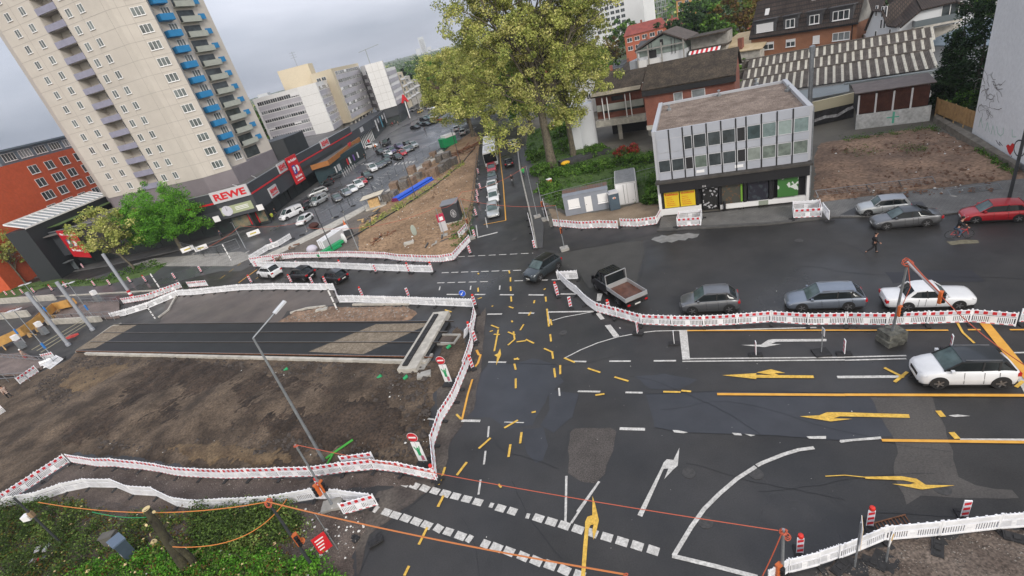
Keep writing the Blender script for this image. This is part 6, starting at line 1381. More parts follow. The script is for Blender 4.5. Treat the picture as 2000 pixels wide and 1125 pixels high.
def truck():
 A, B = G(1167,566), G(1216,601); d = (A-B).xy.normalized(); n_ = Vector((-d.y,d.x));
 if n_.dot(A.xy) < 0: n_ = -n_
 c = ((A+B)/2).xy + n_*.85; r = empty('flatbed_truck', (c.x,c.y,0.02), math.atan2(d.y,d.x), 'black crew cab flatbed truck with open white drop-side bed', 'truck')
 K = PAINT['black'];
 b = MB().m(K); vs = []; fs = []
 prof = [(2.95,.5,.8),(2.9,.85,.95),(2.45,1.12,.98),(2.0,1.3,1.0),(.55,1.32,1.0),(.0,1.32,1.0)]
 for (x,z,wf) in prof: w_=.98*wf; vs += [(x,-w_,.4),(x,-w_,z-.05),(x,-w_*.9,z),(x,w_*.9,z),(x,w_,z-.05),(x,w_,.4)]
 for i in range(len(prof)-1):
  for k in range(5): fs.append((i*6+k,(i+1)*6+k,(i+1)*6+k+1,i*6+k+1))
 fs += [tuple(range(6)), tuple(reversed(range(30,36)))]; b.add(vs, fs); b.build('cab', r, smooth=40)
 b = MB().m(M_CGLASS); vs = [(2.1,-.9,1.25),(2.1,.9,1.25),(0,.9,1.25),(0,-.9,1.25),(1.4,-.78,2.12),(1.4,.78,2.12),(.03,.78,2.15),(.03,-.78,2.15)]
 b.add(vs, [(0,1,5,4),(1,2,6,5),(2,3,7,6),(3,0,4,7),(4,5,6,7)]); b.build('windows', r)
 b = MB().m(K); b.box(-.02,1.42,-.8,.8,2.13,2.2);
 for k in range(7): b.box(.02,1.35,-.7+k*.22,-.64+k*.22,2.2,2.25)
 for s_ in (-1,1): b.bar((2.1,s_*.9,1.25),(1.4,s_*.79,2.14),.08,.06); b.bar((1.0,s_*.92,1.25),(.95,s_*.8,2.14),.08,.04); b.bar((0.02,s_*.91,1.25),(.02,s_*.79,2.16),.1,.05)
 b.build('roof', r)
 M_AL = mat('truck_aluminium', (.42,.43,.44), .4, .4, var=.1)
 b = MB().m(M_AL); b.box(-3.0,-.12,-1.05,-1.0,.95,1.32); b.box(-3.0,-.12,1.0,1.05,.95,1.32); b.box(-3.05,-3.0,-1.05,1.05,.95,1.32); b.box(-.16,-.11,-1.0,1.0,.95,1.4); b.build('drop_sides', r)
 b = MB().m(mat('bed_plywood', (.10,.04,.025), .4, var=.4, scale=2)); b.box(-3.0,-.16,-1.0,1.0,.88,.97); b.build('bed_floor', r)
 b = MB().m(K); b.box(-.1,-.04,-1.0,1.0,1.0,2.25); b.build('headboard', r) if False else None
 b = MB().m(M_AL); b.bar((-.1,-1.0,2.28),(-.1,1.0,2.28),.08,.05); b.bar((-.1,-1.0,1.0),(-.1,-1.0,2.28),.06,.06); b.bar((-.1,1.0,1.0),(-.1,1.0,2.28),.06,.06); b.build('headboard_frame', r)
 b = MB().m(M_TRIM); b.box(-2.95,.2,-.45,.45,.5,.87); b.box(-3.1,-3.0,-1.0,1.0,.45,.8); b.build('chassis', r)
 for s_ in (-1,1):
  b = MB().m(M_TAIL); b.box(-3.14,-3.1,min(s_*.7,s_*.95),max(s_*.7,s_*.95),.58,.72); b.build('taillight', r)
  b = MB().m(K); b.box(1.9,2.05,min(s_*1.0,s_*1.25),max(s_*1.0,s_*1.25),1.3,1.6); b.build('mirror', r)
  b = MB().m(M_HEAD); b.add([(2.93,s_*.55,.75),(2.8,s_*.9,.78),(2.6,s_*.94,.95),(2.85,s_*.6,.92)], [(0,1,2,3)]); b.build('headlight', r)
 b = MB().m(M_PLATE).box(-3.13,-3.1,-.26,.26,.5,.61); b.build('number_plate', r)
 ms = car_meshes('box4','black')
 for x in (2.1,-1.55):
  for s_ in (-1,1): o = link('wheel', ms['wheel'][0], r, (x,s_*.88,.38)); link('rim', ms['wheel'][1], o)
truck()
def bus():
 A = G(962,327); hd = R(-94.5); d = Vector((math.cos(hd),math.sin(hd))); c = A.xy-d*9
 r = empty('city_bus', (c.x,c.y,0.02), hd, 'white articulated city bus behind the queue of cars', 'bus')
 Wm = M_WHITE
 b = MB().m(Wm); b.box(1.2,8.9,-1.27,1.27,.35,3.0); b.box(-9,.3,-1.27,1.27,.35,3.0); b.build('body', r)
 b = MB().m(M_DARK); b.box(.3,1.2,-1.2,1.2,.4,2.9); b.build('bellows', r)
 b = MB().m(M_CGLASS); b.box(8.9,9.0,-1.2,1.2,1.0,2.75)
 for s_ in (-1,1):
  y0, y1 = sorted((s_*1.27, s_*1.29)); b.box(1.5,8.7,y0,y1,1.3,2.5); b.box(-8.8,.1,y0,y1,1.3,2.5)
 b.build('windows', r)
 b = MB().m(mat('roof_unit',(.5,.5,.5),.6)); b.box(4,7,-.8,.8,3.0,3.3); b.build('roof_unit', r); b = MB().m(MATS['roof_unit']); b.box(-6,-3,-.8,.8,3.0,3.3); b.build('roof_unit', r)
 b = MB().m(M_RED); b.box(8.98,9.02,-.9,.9,.5,.75); b.build('front_band', r)
 for s_ in (-1,1): b = MB().m(M_HEAD); y0, y1 = sorted((s_*.8, s_*1.15)); b.box(9.0,9.03,y0,y1,.6,.85); b.build('headlight', r)
 ms = car_meshes('box4','black')
 for x in (6.5,-1.5,-6.5):
  for s_ in (-1,1): link('wheel', ms['wheel'][0], r, (x,s_*1.16,.42))
bus()
# ---------------------------------------------------------------- people
def skin_body(name, joints, edges, radii, m_, parent, sub=1):
 """continuous body from a joint skeleton (skin modifier applied to a mesh)"""
 me = bpy.data.meshes.new('sk'); me.from_pydata(joints, edges, []); o = bpy.data.objects.new('sk', me); COL.objects.link(o)
 md = o.modifiers.new('s', 'SKIN')
 for i, r_ in enumerate(radii): me.skin_vertices[0].data[i].radius = (r_, r_) if not isinstance(r_, tuple) else r_
 me.skin_vertices[0].data[0].use_root = True
 s2 = o.modifiers.new('u', 'SUBSURF'); s2.levels = sub; s2.render_levels = sub
 dg = bpy.context.evaluated_depsgraph_get(); m2 = bpy.data.meshes.new_from_object(o.evaluated_get(dg)); bpy.data.objects.remove(o)
 m2.materials.clear(); m2.materials.append(m_); m2.shade_smooth(); return link(name, m2, parent)
def sph(b, c, r, n=10, k=7, sx=1, sy=1, sz=1):
 vs = []; fs = []
 for i in range(k+1):
  t = math.pi*i/k
  for j in range(n): a = 2*math.pi*j/n; vs.append((c[0]+r*sx*math.sin(t)*math.cos(a), c[1]+r*sy*math.sin(t)*math.sin(a), c[2]+r*sz*math.cos(t)))
 for i in range(k):
  for j in range(n): j2 = (j+1)%n; fs.append((i*n+j,(i+1)*n+j,(i+1)*n+j2,i*n+j2))
 return b.add(vs, fs)
M_SKIN = mat('skin', (.45,.24,.17), .6)
def person(x, y, rz, top, legs, hair, label, pose='stand', z=0.0, s=1.0, group=None):
 """one continuous body with trousers, coat, hair and shoes; x axis is where the person faces"""
 r = empty('person', (x,y,z), rz, label, 'person', group); r.scale = (s,s,s)
 if pose == 'stride': lf, lb = ((.16,.09,.48),(.18,.09,.08),(.32,.10,.05)), ((-.12,-.09,.50),(-.50,-.09,.22),(-.58,-.09,.10))
 elif pose == 'walk': lf, lb = ((.14,.09,.5),(.14,.09,.08),(.28,.1,.05)), ((-.03,-.09,.5),(-.28,-.09,.16),(-.22,-.09,.06))
 elif pose == 'ride': lf, lb = ((.35,.11,.72),(.22,.11,.34),(.36,.11,.32)), ((.28,-.11,.60),(.10,-.11,.22),(.26,-.11,.18))
 else: lf, lb = ((.02,.09,.5),(0,.1,.08),(.14,.1,.05)), ((.0,-.09,.5),(0,-.1,.08),(.14,-.1,.05))
 lean = .22 if pose == 'ride' else .04; hz = .92
 J = [(0,0,hz),(lean*.4,0,1.12),(lean*.8,0,1.36),(lean,0,1.48),(lean*1.1,0,1.54),(lean*1.2,0,1.66),(lean*1.2+.01,0,1.76)]
 E = [(0,1),(1,2),(2,3),(3,4),(4,5),(5,6)]; Rr = [(.15,.12),(.14,.11),(.17,.12),(.09,.08),(.055,.055),(.085,.1),(.07,.085)]
 body_J = list(J); arms = []
 if pose == 'ride': la = [((.12,.2,1.36)),((.32,.24,1.12)),((.55,.24,1.02)),((.62,.24,1.0))]; ra = [(a,-b,c) for a,b,c in la]
 elif pose in ('stride','walk'): la = [(.03,.2,1.4),(-.1,.25,1.14),(-.02,.25,.92),(0,.25,.84)]; ra = [(.03,-.2,1.4),(.1,-.25,1.14),(.28,-.24,1.0),(.34,-.23,.96)]
 else: la = [(.03,.2,1.4),(0,.26,1.12),(.06,.25,.88),(.07,.25,.8)]; ra = [(a,-b,c) for a,b,c in la]
 skj, ske, skr = list(J), list(E), list(Rr)
 for arm in (la, ra):
  p = 2
  for i, v in enumerate(arm): skj.append(v); ske.append((p,len(skj)-1)); skr.append([(.065,.065),(.05,.05),(.04,.04),(.035,.045)][i]); p = len(skj)-1
 for leg in (lf, lb):
  skj.append((0,leg[0][1],hz-.06)); ske.append((0,len(skj)-1)); skr.append((.09,.09)); p = len(skj)-1
  for i, v in enumerate(leg): skj.append(v); ske.append((p,len(skj)-1)); skr.append([(.065,.065),(.045,.045),(.04,.035)][i]); p = len(skj)-1
 body = skin_body('body', skj, ske, skr, M_SKIN, r)
 tj = J[:4]; te = [(0,1),(1,2),(2,3)]; tr = [(.175,.15),(.165,.135),(.19,.14),(.11,.1)]
 for arm in (la, ra):
  p = 2
  for i, v in enumerate(arm[:3]): tj = tj+[v]; te.append((p,len(tj)-1)); tr.append([(.085,.085),(.068,.068),(.055,.055)][i]); p = len(tj)-1
 tj = tj+[(0,0,hz-.12)]; te.append((0,len(tj)-1)); tr.append((.17,.15))
 skin_body('jacket', tj, te, tr, top, r)
 pj = [(0,0,hz-.02)]; pe = []; pr = [(.15,.13)]
 for leg in (lf, lb):
  pj.append((0,leg[0][1],hz-.08)); pe.append((0,len(pj)-1)); pr.append((.105,.105)); p = len(pj)-1
  for i, v in enumerate(leg[:2]): pj.append(v); pe.append((p,len(pj)-1)); pr.append([(.08,.08),(.062,.062)][i]); p = len(pj)-1
 skin_body('trousers', pj, pe, pr, legs, r)
 hx, hz_ = lean*1.2, 1.69
 b = MB().m(hair); sph(b, (hx-.02,0,hz_+.05), .118, 12, 8, .95, .85, .98); b.build('hair', r, smooth=True)
 b = MB().m(M_SKIN); sph(b, (hx+.055,0,hz_-.01), .075, 10, 6, .7, .95, 1.1); b.box(hx+.10,hx+.125,-.012,.012,hz_-.03,hz_+.01)
 b.build('face', r, smooth=True)
 b = MB().m(M_TRIM);
 for y_ in (.028,-.028): b.box(hx+.098,hx+.106,y_-.009,y_+.009,hz_+.012,hz_+.024)
 b.build('eyes', r)
 b = MB().m(M_TRIM)
 for leg in (lf, lb):
  a, c_ = Vector(leg[1]), Vector(leg[2]); b.bar(a+Vector((-.05,0,-.05)), c_+Vector((.02,0,-.01)), .09, .08)
 b.build('shoes', r)
 b = MB().m(M_SKIN)
 for hnd in (la[3], ra[3]):
  h = Vector(hnd)
  for j in range(4): b.bar(h+Vector((-.02+j*.018,0,0)), h+Vector((-.015+j*.02,.004,-.085+abs(j-1.5)*.008)), .016, .016)
  b.bar(h+Vector((.03,0,.02)), h+Vector((.06,-.01,-.03)), .018, .018)
 b.build('fingers', r)
 return r
CB = mat('cloth_black', (.012,.012,.014), .8); CN = mat('cloth_navy', (.02,.03,.05), .8); CGn = mat('cloth_green', (.03,.35,.08), .7); CHV = mat('cloth_hi_vis', (.65,.16,.03), .6); CHY = mat('cloth_yellow', (.5,.6,.05), .6); CJ = mat('cloth_denim', (.05,.08,.13), .8)
HB = mat('hair_dark', (.015,.01,.008), .7); HW = mat('helmet_white', (.7,.7,.7), .4); CR = mat('cloth_red', (.4,.02,.03), .7); CGy = mat('cloth_grey', (.2,.2,.21), .8); CPk = mat('cloth_beige', (.4,.3,.25), .8)
g = G(1706,494); person(g.x, g.y, R(-28), CB, CB, HB, 'person in black jacket and trousers striding across the empty carriageway', 'stride')
def bicycle(x, y, rz, label, col, name='bicycle', cat='bicycle'):
 r = empty(name, (x,y,0.02), rz, label, cat); K = 20
 for wx in (-.53,.53):
  b = MB().m(M_TYRE); pts = [(wx+.34*math.cos(2*math.pi*i/K), 0, .35+.34*math.sin(2*math.pi*i/K)) for i in range(K+1)]; b.tube(pts, .022, 6)
  o = b.build('wheel', r); b = MB().m(M_RIM)
  for i in range(0, K, 2): b.bar((wx,0,.35), pts[i], .008, .008)
  b.build('spokes', o)
 b = MB().m(col); P_ = {'s':(-.18,0,.85),'bb':(-.05,0,.3),'h':(.38,0,.88),'h2':(.42,0,.72)}
 for a, c_ in (('s','bb'),('h2','bb'),('s','h2'),('h','h2')): b.tube([P_[a],P_[c_]], .02, 6)
 b.tube([P_['h2'],(.53,0,.35)], .018, 6); b.tube([P_['bb'],(-.53,0,.35)], .014, 6); b.tube([P_['s'],(-.53,0,.35)], .014, 6); b.build('frame', r)
 b = MB().m(M_TRIM); b.tube([(.5,-.26,1.0),(.42,-.1,1.02),(.42,.1,1.02),(.5,.26,1.0)], .015, 6); b.tube([(.42,0,1.02),(.38,0,.88)], .015, 6); b.build('handlebar', r)
 b = MB().m(M_TRIM); b.box(-.32,-.08,-.07,.07,.88,.94); b.tube([(-.19,0,.9),(-.18,0,.85)], .015, 6); b.build('saddle', r); return r
g = G(1872,466); hd = R(-30); bicycle(g.x, g.y, hd, 'red bicycle ridden along the carriageway in front of the red hatchback', M_REDP)
person(g.x-.2*math.cos(hd), g.y-.2*math.sin(hd), hd, CB, CJ, HB, 'cyclist in dark jacket and jeans on the red bicycle', 'ride', z=.04)
g = G(1002,360); hd = R(-95); r = empty('motorcycle', (g.x,g.y,.02), hd, 'dark motorcycle coming down the empty street lane', 'motorcycle')
for wx in (-.7,.7):
 b = MB().m(M_TYRE); b.tube([(wx+.28*math.cos(2*math.pi*i/14),0,.3+.28*math.sin(2*math.pi*i/14)) for i in range(15)], .06, 6); b.build('wheel', r)
b = MB().m(PAINT['black']); sph(b, (.15,0,.75), .28, 10, 6, 1.4, .6, .7); b.box(-.75,.1,-.13,.13,.65,.78); b.build('body', r, smooth=30)
b = MB().m(M_DSTEEL); b.box(-.3,.35,-.18,.18,.25,.62); b.bar((.7,0,.3),(.42,0,.98),.08,.08); b.bar((.4,-.35,1.0),(.4,.35,1.0),.04,.04); b.build('engine', r)
b = MB().m(M_HEAD); sph(b, (.6,0,.9), .09, 8, 5); b.build('headlight', r)
person(g.x+.25*math.cos(hd+math.pi), g.y+.25*math.sin(hd+math.pi), hd, CB, CB, mat('helmet_black',(.02,.02,.02),.3), 'motorcyclist in black with helmet on the dark motorcycle', 'ride', z=.02)
g = G(1024,345); person(g.x, g.y, R(-90), CGn, CN, HB, 'person in bright green top on the pavement right of the street', 'walk')
g = G(56,704); person(g.x, g.y, R(200), CPk, CR, HW, 'workman with white helmet beside the pit railing at the left', 'stand')
g = G(22,778); person(g.x, g.y, R(160), CPk, CB, HB, 'person in beige top at the left edge of the building site', 'walk')
g = G(862,283); person(g.x, g.y, R(100), CR, CN, HB, 'person in dark red standing by the green skip', 'stand')
ppl = [((535,430),CHY,'person in yellow vest at the supermarket corner window'),((498,436),CHV,'worker in orange vest beneath the large supermarket sign'),((541,422),CB,'shopper in black near the first shop entrance'),((435,465),CN,'person in navy below the corner of the supermarket'),((735,292),CHV,'person in orange by the white crossover at the canopy'),((731,294),CB,'dark clad person behind the white crossover at the canopy'),((715,312),CB,'shopper in black with trolley at the canopy end'),((744,285),CB,'person in black walking between the crossover and the off-road car'),
 ((831,262-4),CB,'lone person in black walking in the far lot'),((800,234),CN,'person at the far arcade corner'),((768,246),CR,'person in red by the arcade'),((772,243),CGy,'person in grey by the arcade'),((60+2,534),CHV,'person in orange by the left shop window'),((57,530),CB,'person in black by the left shop window'),((765,249),CB,'person in black by the arcade entrance'),((779,245),CPk,'person in beige by the arcade banner')]
for i, (c, cl, lb) in enumerate(ppl): g = G(*c); person(g.x, g.y, R(random.uniform(0,360)), cl, CB, HB, lb, random.choice(['stand','walk']))
# ---------------------------------------------------------------- barrier panels
PLn = 2.1
def panel_meshes():
 f = MB().m(M_PLAST); L_ = PLn
 f.box(0,.06,-.025,.025,.06,1.06); f.box(L_-.06,L_,-.025,.025,.06,1.06)
 f.box(.06,L_-.06,-.022,.022,.70,.98); f.box(.06,L_-.06,-.022,.022,.10,.20); f.box(.06,L_-.06,-.02,.02,.60,.64)
 for k in range(6): f.box(.2+k*.33,.28+k*.33,-.02,.02,.98,1.04)
 x = .12
 while x < L_-.12:
  if not (.9 < x < 1.2): f.box(x,x+.05,-.012,.012,.2,.6)
  x += .09
 f.box(.9,1.2,-.014,.014,.2,.6)
 s = MB()
 n = 9; w_ = (L_-.24)/n
 for k in range(n): s.m(M_RED if k % 2 == 0 else M_REFW); s.box(.12+k*w_,.12+(k+1)*w_,-.029,-.0225,.74,.95)
 for k in range(9): s.m(M_RED if k % 2 == 0 else M_PLAST); s.box(.12+k*w_,.12+(k+1)*w_,-.028,-.0225,.12,.18)
 s.m(M_PLAST).box(.118,.122,-.0285,-.0225,.18,.74)
 s2 = MB().m(M_PLASTB); s2.box(.12,L_-.12,.0225,.027,.73,.95); s2.box(.95,1.15,.0145,.018,.38,.48)
 ft = MB().m(M_RUB); ft.box(-.11,.11,-.42,.42,.0,.09); ft.box(-.07,.07,-.1,.1,.09,.13)
 return f.mesh('frame'), s.mesh('reflective_strip'), s2.mesh('back_board'), ft.mesh('foot')
PM = panel_meshes()
def fence_panel(a, b, red, label, group, z=0.0, foot=True, tilt=0):
 d = b-a; r = empty('barrier_panel', (a.x,a.y,z), math.atan2(d.y,d.x) + (0 if red > 0 else math.pi), label, 'barrier', group)
 if red < 0: r.location = (b.x,b.y,z)
 sx = d.length/PLn
 if tilt: r.rotation_euler[0] = tilt
 for m_, n_ in ((PM[0],'frame'),(PM[1],'reflective_strip'),(PM[2],'back_board')): link(n_, m_, r, scale=(sx,1,1))
 if foot: link('foot', PM[3], r, (0,0,0));
 return r
def chain(pts, red, label, group, z=0.0, px=True, jit=.0, h=0.0):
 """red=+1: the red checked side faces right of the direction of travel (towards -normal)"""
 g = [G(*p).xy for p in pts]; rr = random.Random(len(pts)*7+int(pts[0][0]))
 for a, b in zip(g, g[1:]):
  n = max(1, round((b-a).length/2.05))
  for k in range(n):
   p, q_ = a.lerp(b, k/n), a.lerp(b, (k+1)/n); off = Vector((rr.uniform(-.05,.05), rr.uniform(-.05,.05)))
   zz = z if not callable(z) else z(p)
   fence_panel(p+off*.5, q_+off*.5, red, label, group, zz)
RL = [(1108,562),(1128,577),(1146,596),(1165,610),(1205,621),(1253,635),(1313,638),(1375,639),(1440,636),(1506,631),(1577,636),(1651,635),(1731,637),(1809,634),(1894,631),(1984,639)]
chain([(1092,545),(1108,562),(1128,577),(1146,596),(1165,610)], -1, 'white backed barrier panel at the bend beside the dark crossover', 'panels of the right barrier, bent part')
chain(RL[3:], +1, 'red and white barrier panel in the long row in front of the silver cars', 'panels of the long right barrier')
chain([(1990,632),(2045,628),(2100,620)], +1, 'red and white barrier panel at the far right end of the long row', 'end panels right')
chain([(1090,548),(1130,546)], -1, 'white barrier panel turned back beside the sports crossover', 'turned back panels')
chain([(491,515),(516,511),(578,505),(683,503),(756,506),(781,510),(838,513),(862,513),(887,509),(919,473)], +1, 'red and white barrier panel along the near edge of the dirt plot', 'panels along the dirt plot')
chain([(898,467),(914,449)], +1, 'short red and white barrier panel at the corner of the dirt plot', 'corner panels')
chain([(491,510),(525,489),(546,481),(570,466)], -1, 'white barrier panel at the left tip of the dirt plot', 'panels at left tip of the dirt plot')
chain([(496,521),(539,523),(624,524),(727,529),(809,532),(847,533)], -1, 'white barrier panel behind the three cars between the barriers', 'white panels behind the three cars')
chain([(220,623),(249,616),(291,603),(350,578),(377,577),(469,568),(539,566),(656,568)], -1, 'white barrier panel of the row in front of the three cars', 'white panels in front of the three cars')
chain([(656,568),(664,591)], -1, 'barrier panel set crosswise at the gap of the white row', 'crosswise panels at the gap')
chain([(664,592),(695,592),(788,595),(852,598),(925,601)], -1, 'white barrier panel between the tram site and the junction', 'white panels at the tram site end')
chain([(242,594),(291,586),(356,562)], +1, 'red and white barrier panel of the second row above the pit', 'panels of the row above the pit')
chain([(370,562),(407,559)], +1, 'red and white barrier panel standing alone above the pit', 'lone panels above the pit')
chain([(925,601),(930,617),(924,652),(925,676),(916,708),(910,725)], -1, 'barrier panel in the curve along the right edge of the tram site, upper part', 'upper panels of the site curve')
chain([(918,712),(898,762),(887,787),(864,824),(848,873),(855,938)], -1, 'red and white barrier panel in the curve beside the yellow line', 'lower panels of the site curve')
chain([(855,940),(787,925),(733,919),(672,925),(613,933),(550,934),(490,935),(445,936),(395,934),(350,931),(317,924),(277,918),(230,913),(193,913),(142,904)], -1, 'red and white barrier panel in the row along the near edge of the dug ground', 'panels along the dug ground')
chain([(-10,1000),(23,978),(137,904)], +1, 'red and white barrier panel in the slanting row at the bottom left', 'slanting panels bottom left')
chain([(735,905),(672,913)], -1, 'red and white barrier panel doubled behind the row near the green hose', 'doubled panels')
chain([(-10,1003),(30,987),(77,981),(133,962),(177,953),(230,954),(263,968),(310,971),(350,991),(390,997),(450,994),(500,992),(543,989),(617,976),(672,978),(732,986)], -1, 'white barrier panel in the long winding row along the bushes', 'winding white panels along the bushes')
chain([(672,1007),(739,988)], +1, 'red and white barrier panel across the end of the winding white row', 'end panels')
chain([(1500,1145),(1540,1121),(1600,1106),(1637,1094),(1726,1057),(1832,1048),(1947,1035),(2000,1031),(2060,1028)], -1, 'white barrier panel in the row at the bottom right verge', 'panels bottom right')
chain([(1082,443),(1138,448),(1173,446),(1208,447)], +1, 'red and white barrier panel in front of the site cabin', 'panels in front of the site cabin')
chain([(1212,443),(1245,444),(1283,439),(1291,424)], +1, 'red and white barrier panel between container and corner shop', 'panels between container and shop')
chain([(1071,433),(1062,402)], -1, 'white barrier panel seen edge-on left of the cabin', 'edge-on panels by the street')
chain([(1047,486),(1040,455),(1034,430)], -1, 'white barrier panel seen edge-on on the pavement of the street', 'edge-on panels on the pavement')
def pen(a, b, dpth, label):
 A, B = G(*a), G(*b); d = (B-A).xy.normalized(); n_ = Vector((-d.y,d.x));
 if n_.y < 0: n_ = -n_
 A2, B2 = A.xy+n_*dpth, B.xy+n_*dpth
 fence_panel(A.xy, B.xy, +1, 'front red and white panel of '+label, None, .12); fence_panel(A2, B2, -1, 'rear white panel of '+label, None, .12)
 fence_panel(A2, A.xy, -1, 'left side panel of '+label, None, .12); fence_panel(B.xy, B2, -1, 'right side panel of '+label, None, .12)
pen((1323,446),(1369,443), 2.0, 'the pen left on the shop pavement'); pen((1550,430),(1604,427), 2.0, 'the pen right on the shop pavement')
fence_panel(G(1606,415,.12).xy, G(1619,432,.12).xy, -1, 'white panel leaning out to the right of the right pen', None, .12)
fence_panel(G(41,752).xy, G(77,727).xy, +1, 'red and white panel standing alone beside the pit railing', None)
fence_panel(G(82,722).xy, G(108,712).xy, -1, 'white panel fallen askew beside the pit, left one', None, tilt=.5)
fence_panel(G(100,722).xy, G(126,702).xy, -1, 'white panel fallen askew beside the pit, right one', None, tilt=.6)
fence_panel(G(88,705).xy, G(110,700).xy, +1, 'red and white panel behind the fallen white panels', None)
fence_panel(G(-15,822).xy, G(14,806).xy, -1, 'white panel cut by the left picture edge', None);
fence_panel(G(906,662).xy, G(924,640).xy, -1, 'white panel tipped back inside the site curve', None, tilt=-.35)
# ---------------------------------------------------------------- beacons
def beacon_meshes():
 b = MB().m(M_PLAST); b.prism([(-.13,-.02),(.13,-.02),(.13,.02),(-.13,.02)], .12, 1.12)
 s = MB()
 for side in (-1,1):
  y = side*.0235; s.m(M_REFW); s.add([(-.115,y*.985,.15),(.115,y*.985,.15),(.115,y*.985,1.09),(-.115,y*.985,1.09)], [(0,1,2,3)])
  s.m(M_RED)
  for k in range(3):
   z0 = .2+k*.31; y2 = side*.0245; s.add([(-.115,y2,z0),(.115,y2,z0+.08),(.115,y2,z0+.24),(-.115,y2,z0+.16)], [(0,1,2,3)])
 f = MB().m(M_RUB); f.box(-.2,.2,-.4,.4,0,.11); f.box(-.1,.1,-.12,.12,.11,.16); f.box(-.15,.15,.22,.34,.11,.13); f.box(-.15,.15,-.34,-.22,.11,.13)
 l_ = MB().m(M_LAMPR);
 l_.lathe([(.05,1.12),(.1,1.16),(.12,1.24),(.1,1.33),(.03,1.37)], (0,0), 12)
 return b.mesh('board'), s.mesh('stripes'), f.mesh('foot'), l_.mesh('lamp', 40)
BM = beacon_meshes()
def beacon(px, py, lamp, rz, label, group=None, z=0.0):
 g = G(px, py, z); r = empty('warning_beacon', (g.x,g.y,z), R(rz), label, 'beacon', group)
 link('board', BM[0], r); link('stripes', BM[1], r); link('foot', BM[2], r)
 if lamp: link('lamp', BM[3], r)
for px, py, l_, rz, lb in [(1698,1030,1,-20,'red and white beacon with red lamp next to the yellow sign'),(1882,1012,0,-20,'red and white beacon without lamp at the bottom right verge'),(1562,1083,1,-20,'red and white beacon with red lamp beside the near signal post'),
  (1855,685,0,60,'slim striped beacon just above the white crossover'),(1648,692,0,70,'beacon seen edge-on between the two arrow lanes, right one'),(1476,694,0,70,'beacon seen edge-on on the white turning arrow'),(1317,672,0,70,'beacon seen edge-on at the stop bar'),(1246,652,0,50,'red and white beacon at the curve of the white line'),
  (1088,575,1,0,'beacon with red lamp nearest the sports crossover'),(1090,577+2,0,0,'second beacon doubled below the lamp beacon'),(1115,601,0,0,'red and white beacon standing free left of the barrier bend'),(1190,612,1,0,'beacon lamp peeping over the barrier behind the truck'),
  (1045,486,0,10,'beacon at the foot of the edge-on pavement panels'),(919,496,0,10,'red and white beacon at the stop line corner'),(928,464,0,0,'beacon beside the stop line, left of the silver estate'),(931,422,0,0,'beacon left of the queue beside the first car'),(934,396,0,0,'beacon left of the queue beside the second car'),(934,384,0,0,'beacon doubled left of the second car'),(939,370,0,0,'beacon left of the queue beside the third car'),(935,340,0,0,'beacon left of the queue beside the red car'),
  (845,531,1,10,'beacon with lamp at the right end of the white row'),(800,532,1,10,'beacon with lamp second from the right end of the white row'),(735,532,0,10,'beacon without lamp at the white row above the black hatchback'),(668,525,1,10,'beacon with lamp above the gap between two black cars'),(583,523,0,10,'beacon above the middle black crossover'),(540,517,1,10,'beacon with lamp above the white crossover'),(502,522,0,10,'beacon at the left end of the white row'),
  (492,553,1,10,'beacon with lamp left of the three cars'),(570,553,1,10,'beacon with lamp in front of the middle crossover'),(612,556,0,10,'plain beacon in front of the middle crossover'),(639,558,1,10,'beacon with lamp in front of the last black hatchback'),(709,580,1,10,'beacon with lamp in the white row right of the gap'),(799,580,0,10,'beacon without lamp in the white row right of the gap'),
  (929,598,1,0,'beacon with lamp at the blue arrow sign'),(921,653,1,20,'beacon with lamp inside the site curve beside the rails'),(930,668,0,20,'beacon clipped to the site curve outside'),(924,720,1,20,'beacon with orange lamp at the yellow kinked line'),(853,938,1,20,'beacon with lamp at the site corner by the crossing blocks'),
  (632,962,1,0,'beacon with lamp behind the winding white row'),(533,478,0,10,'beacon at the left tip of the dirt plot')]: beacon(px, py, l_, rz, lb)
for k, (px, py) in enumerate([(15,578),(30,577),(46,574),(68,572),(103,568),(131,562),(186,559),(216,557),(256,552),(286,551),(343,545),(394,532),(164,524)]):
 beacon(px, py, k in (5,9,4), 20, 'small striped beacon in the loose line along the left carriageway', 'beacons along the left carriageway')
# ---------------------------------------------------------------- poles, signals, cables
def pole(name, base, h, r_, label, cat, m_=None, taper=.75, group=None):
 g = G(*base) if not isinstance(base, Vector) else base; r = empty(name, (g.x,g.y,0), 0, label, cat, group)
 b = MB().m(m_ or M_STEEL); b.lathe([(r_*1.3,0),(r_*1.3,.35),(r_,.4),(r_*taper,h)], (0,0), 12); b.build('pole', r, smooth=30); return r
def catenary(a, b, sag, n=24):
 return [a.lerp(b, i/n)+Vector((0,0,-sag*4*(i/n)*(1-i/n))) for i in range(n+1)]
def cable(a, b, sag, r_, m_, label, name='overhead_cable'):
 o = MB().m(m_).tube(catenary(a, b, sag), r_, 6).build(name); return tag(o, label, 'cable')
def signal(parent, loc, rz=0, m_=None, s=1.0):
 """three-lamp signal head with a hood, hanging at loc relative to the pole"""
 s *= .85; b = MB().m(m_ or mat('signal_orange',(.5,.12,.03),.6,var=.2,scale=3)); b.prism([(-.14*s,.1*s),(-.17*s,-.08*s),(-.1*s,-.14*s),(.1*s,-.14*s),(.17*s,-.08*s),(.14*s,.1*s)],-.48*s,.48*s); o = b.build('signal_head', parent, loc, rz)
 for z in (-.3,0,.3): b = MB().m(M_BLACK); b.lathe([(.11*s,z*s-.1*s),(.12*s,z*s+.1*s)], (0,-.2*s), 10); b.build('hood', o)
 return o
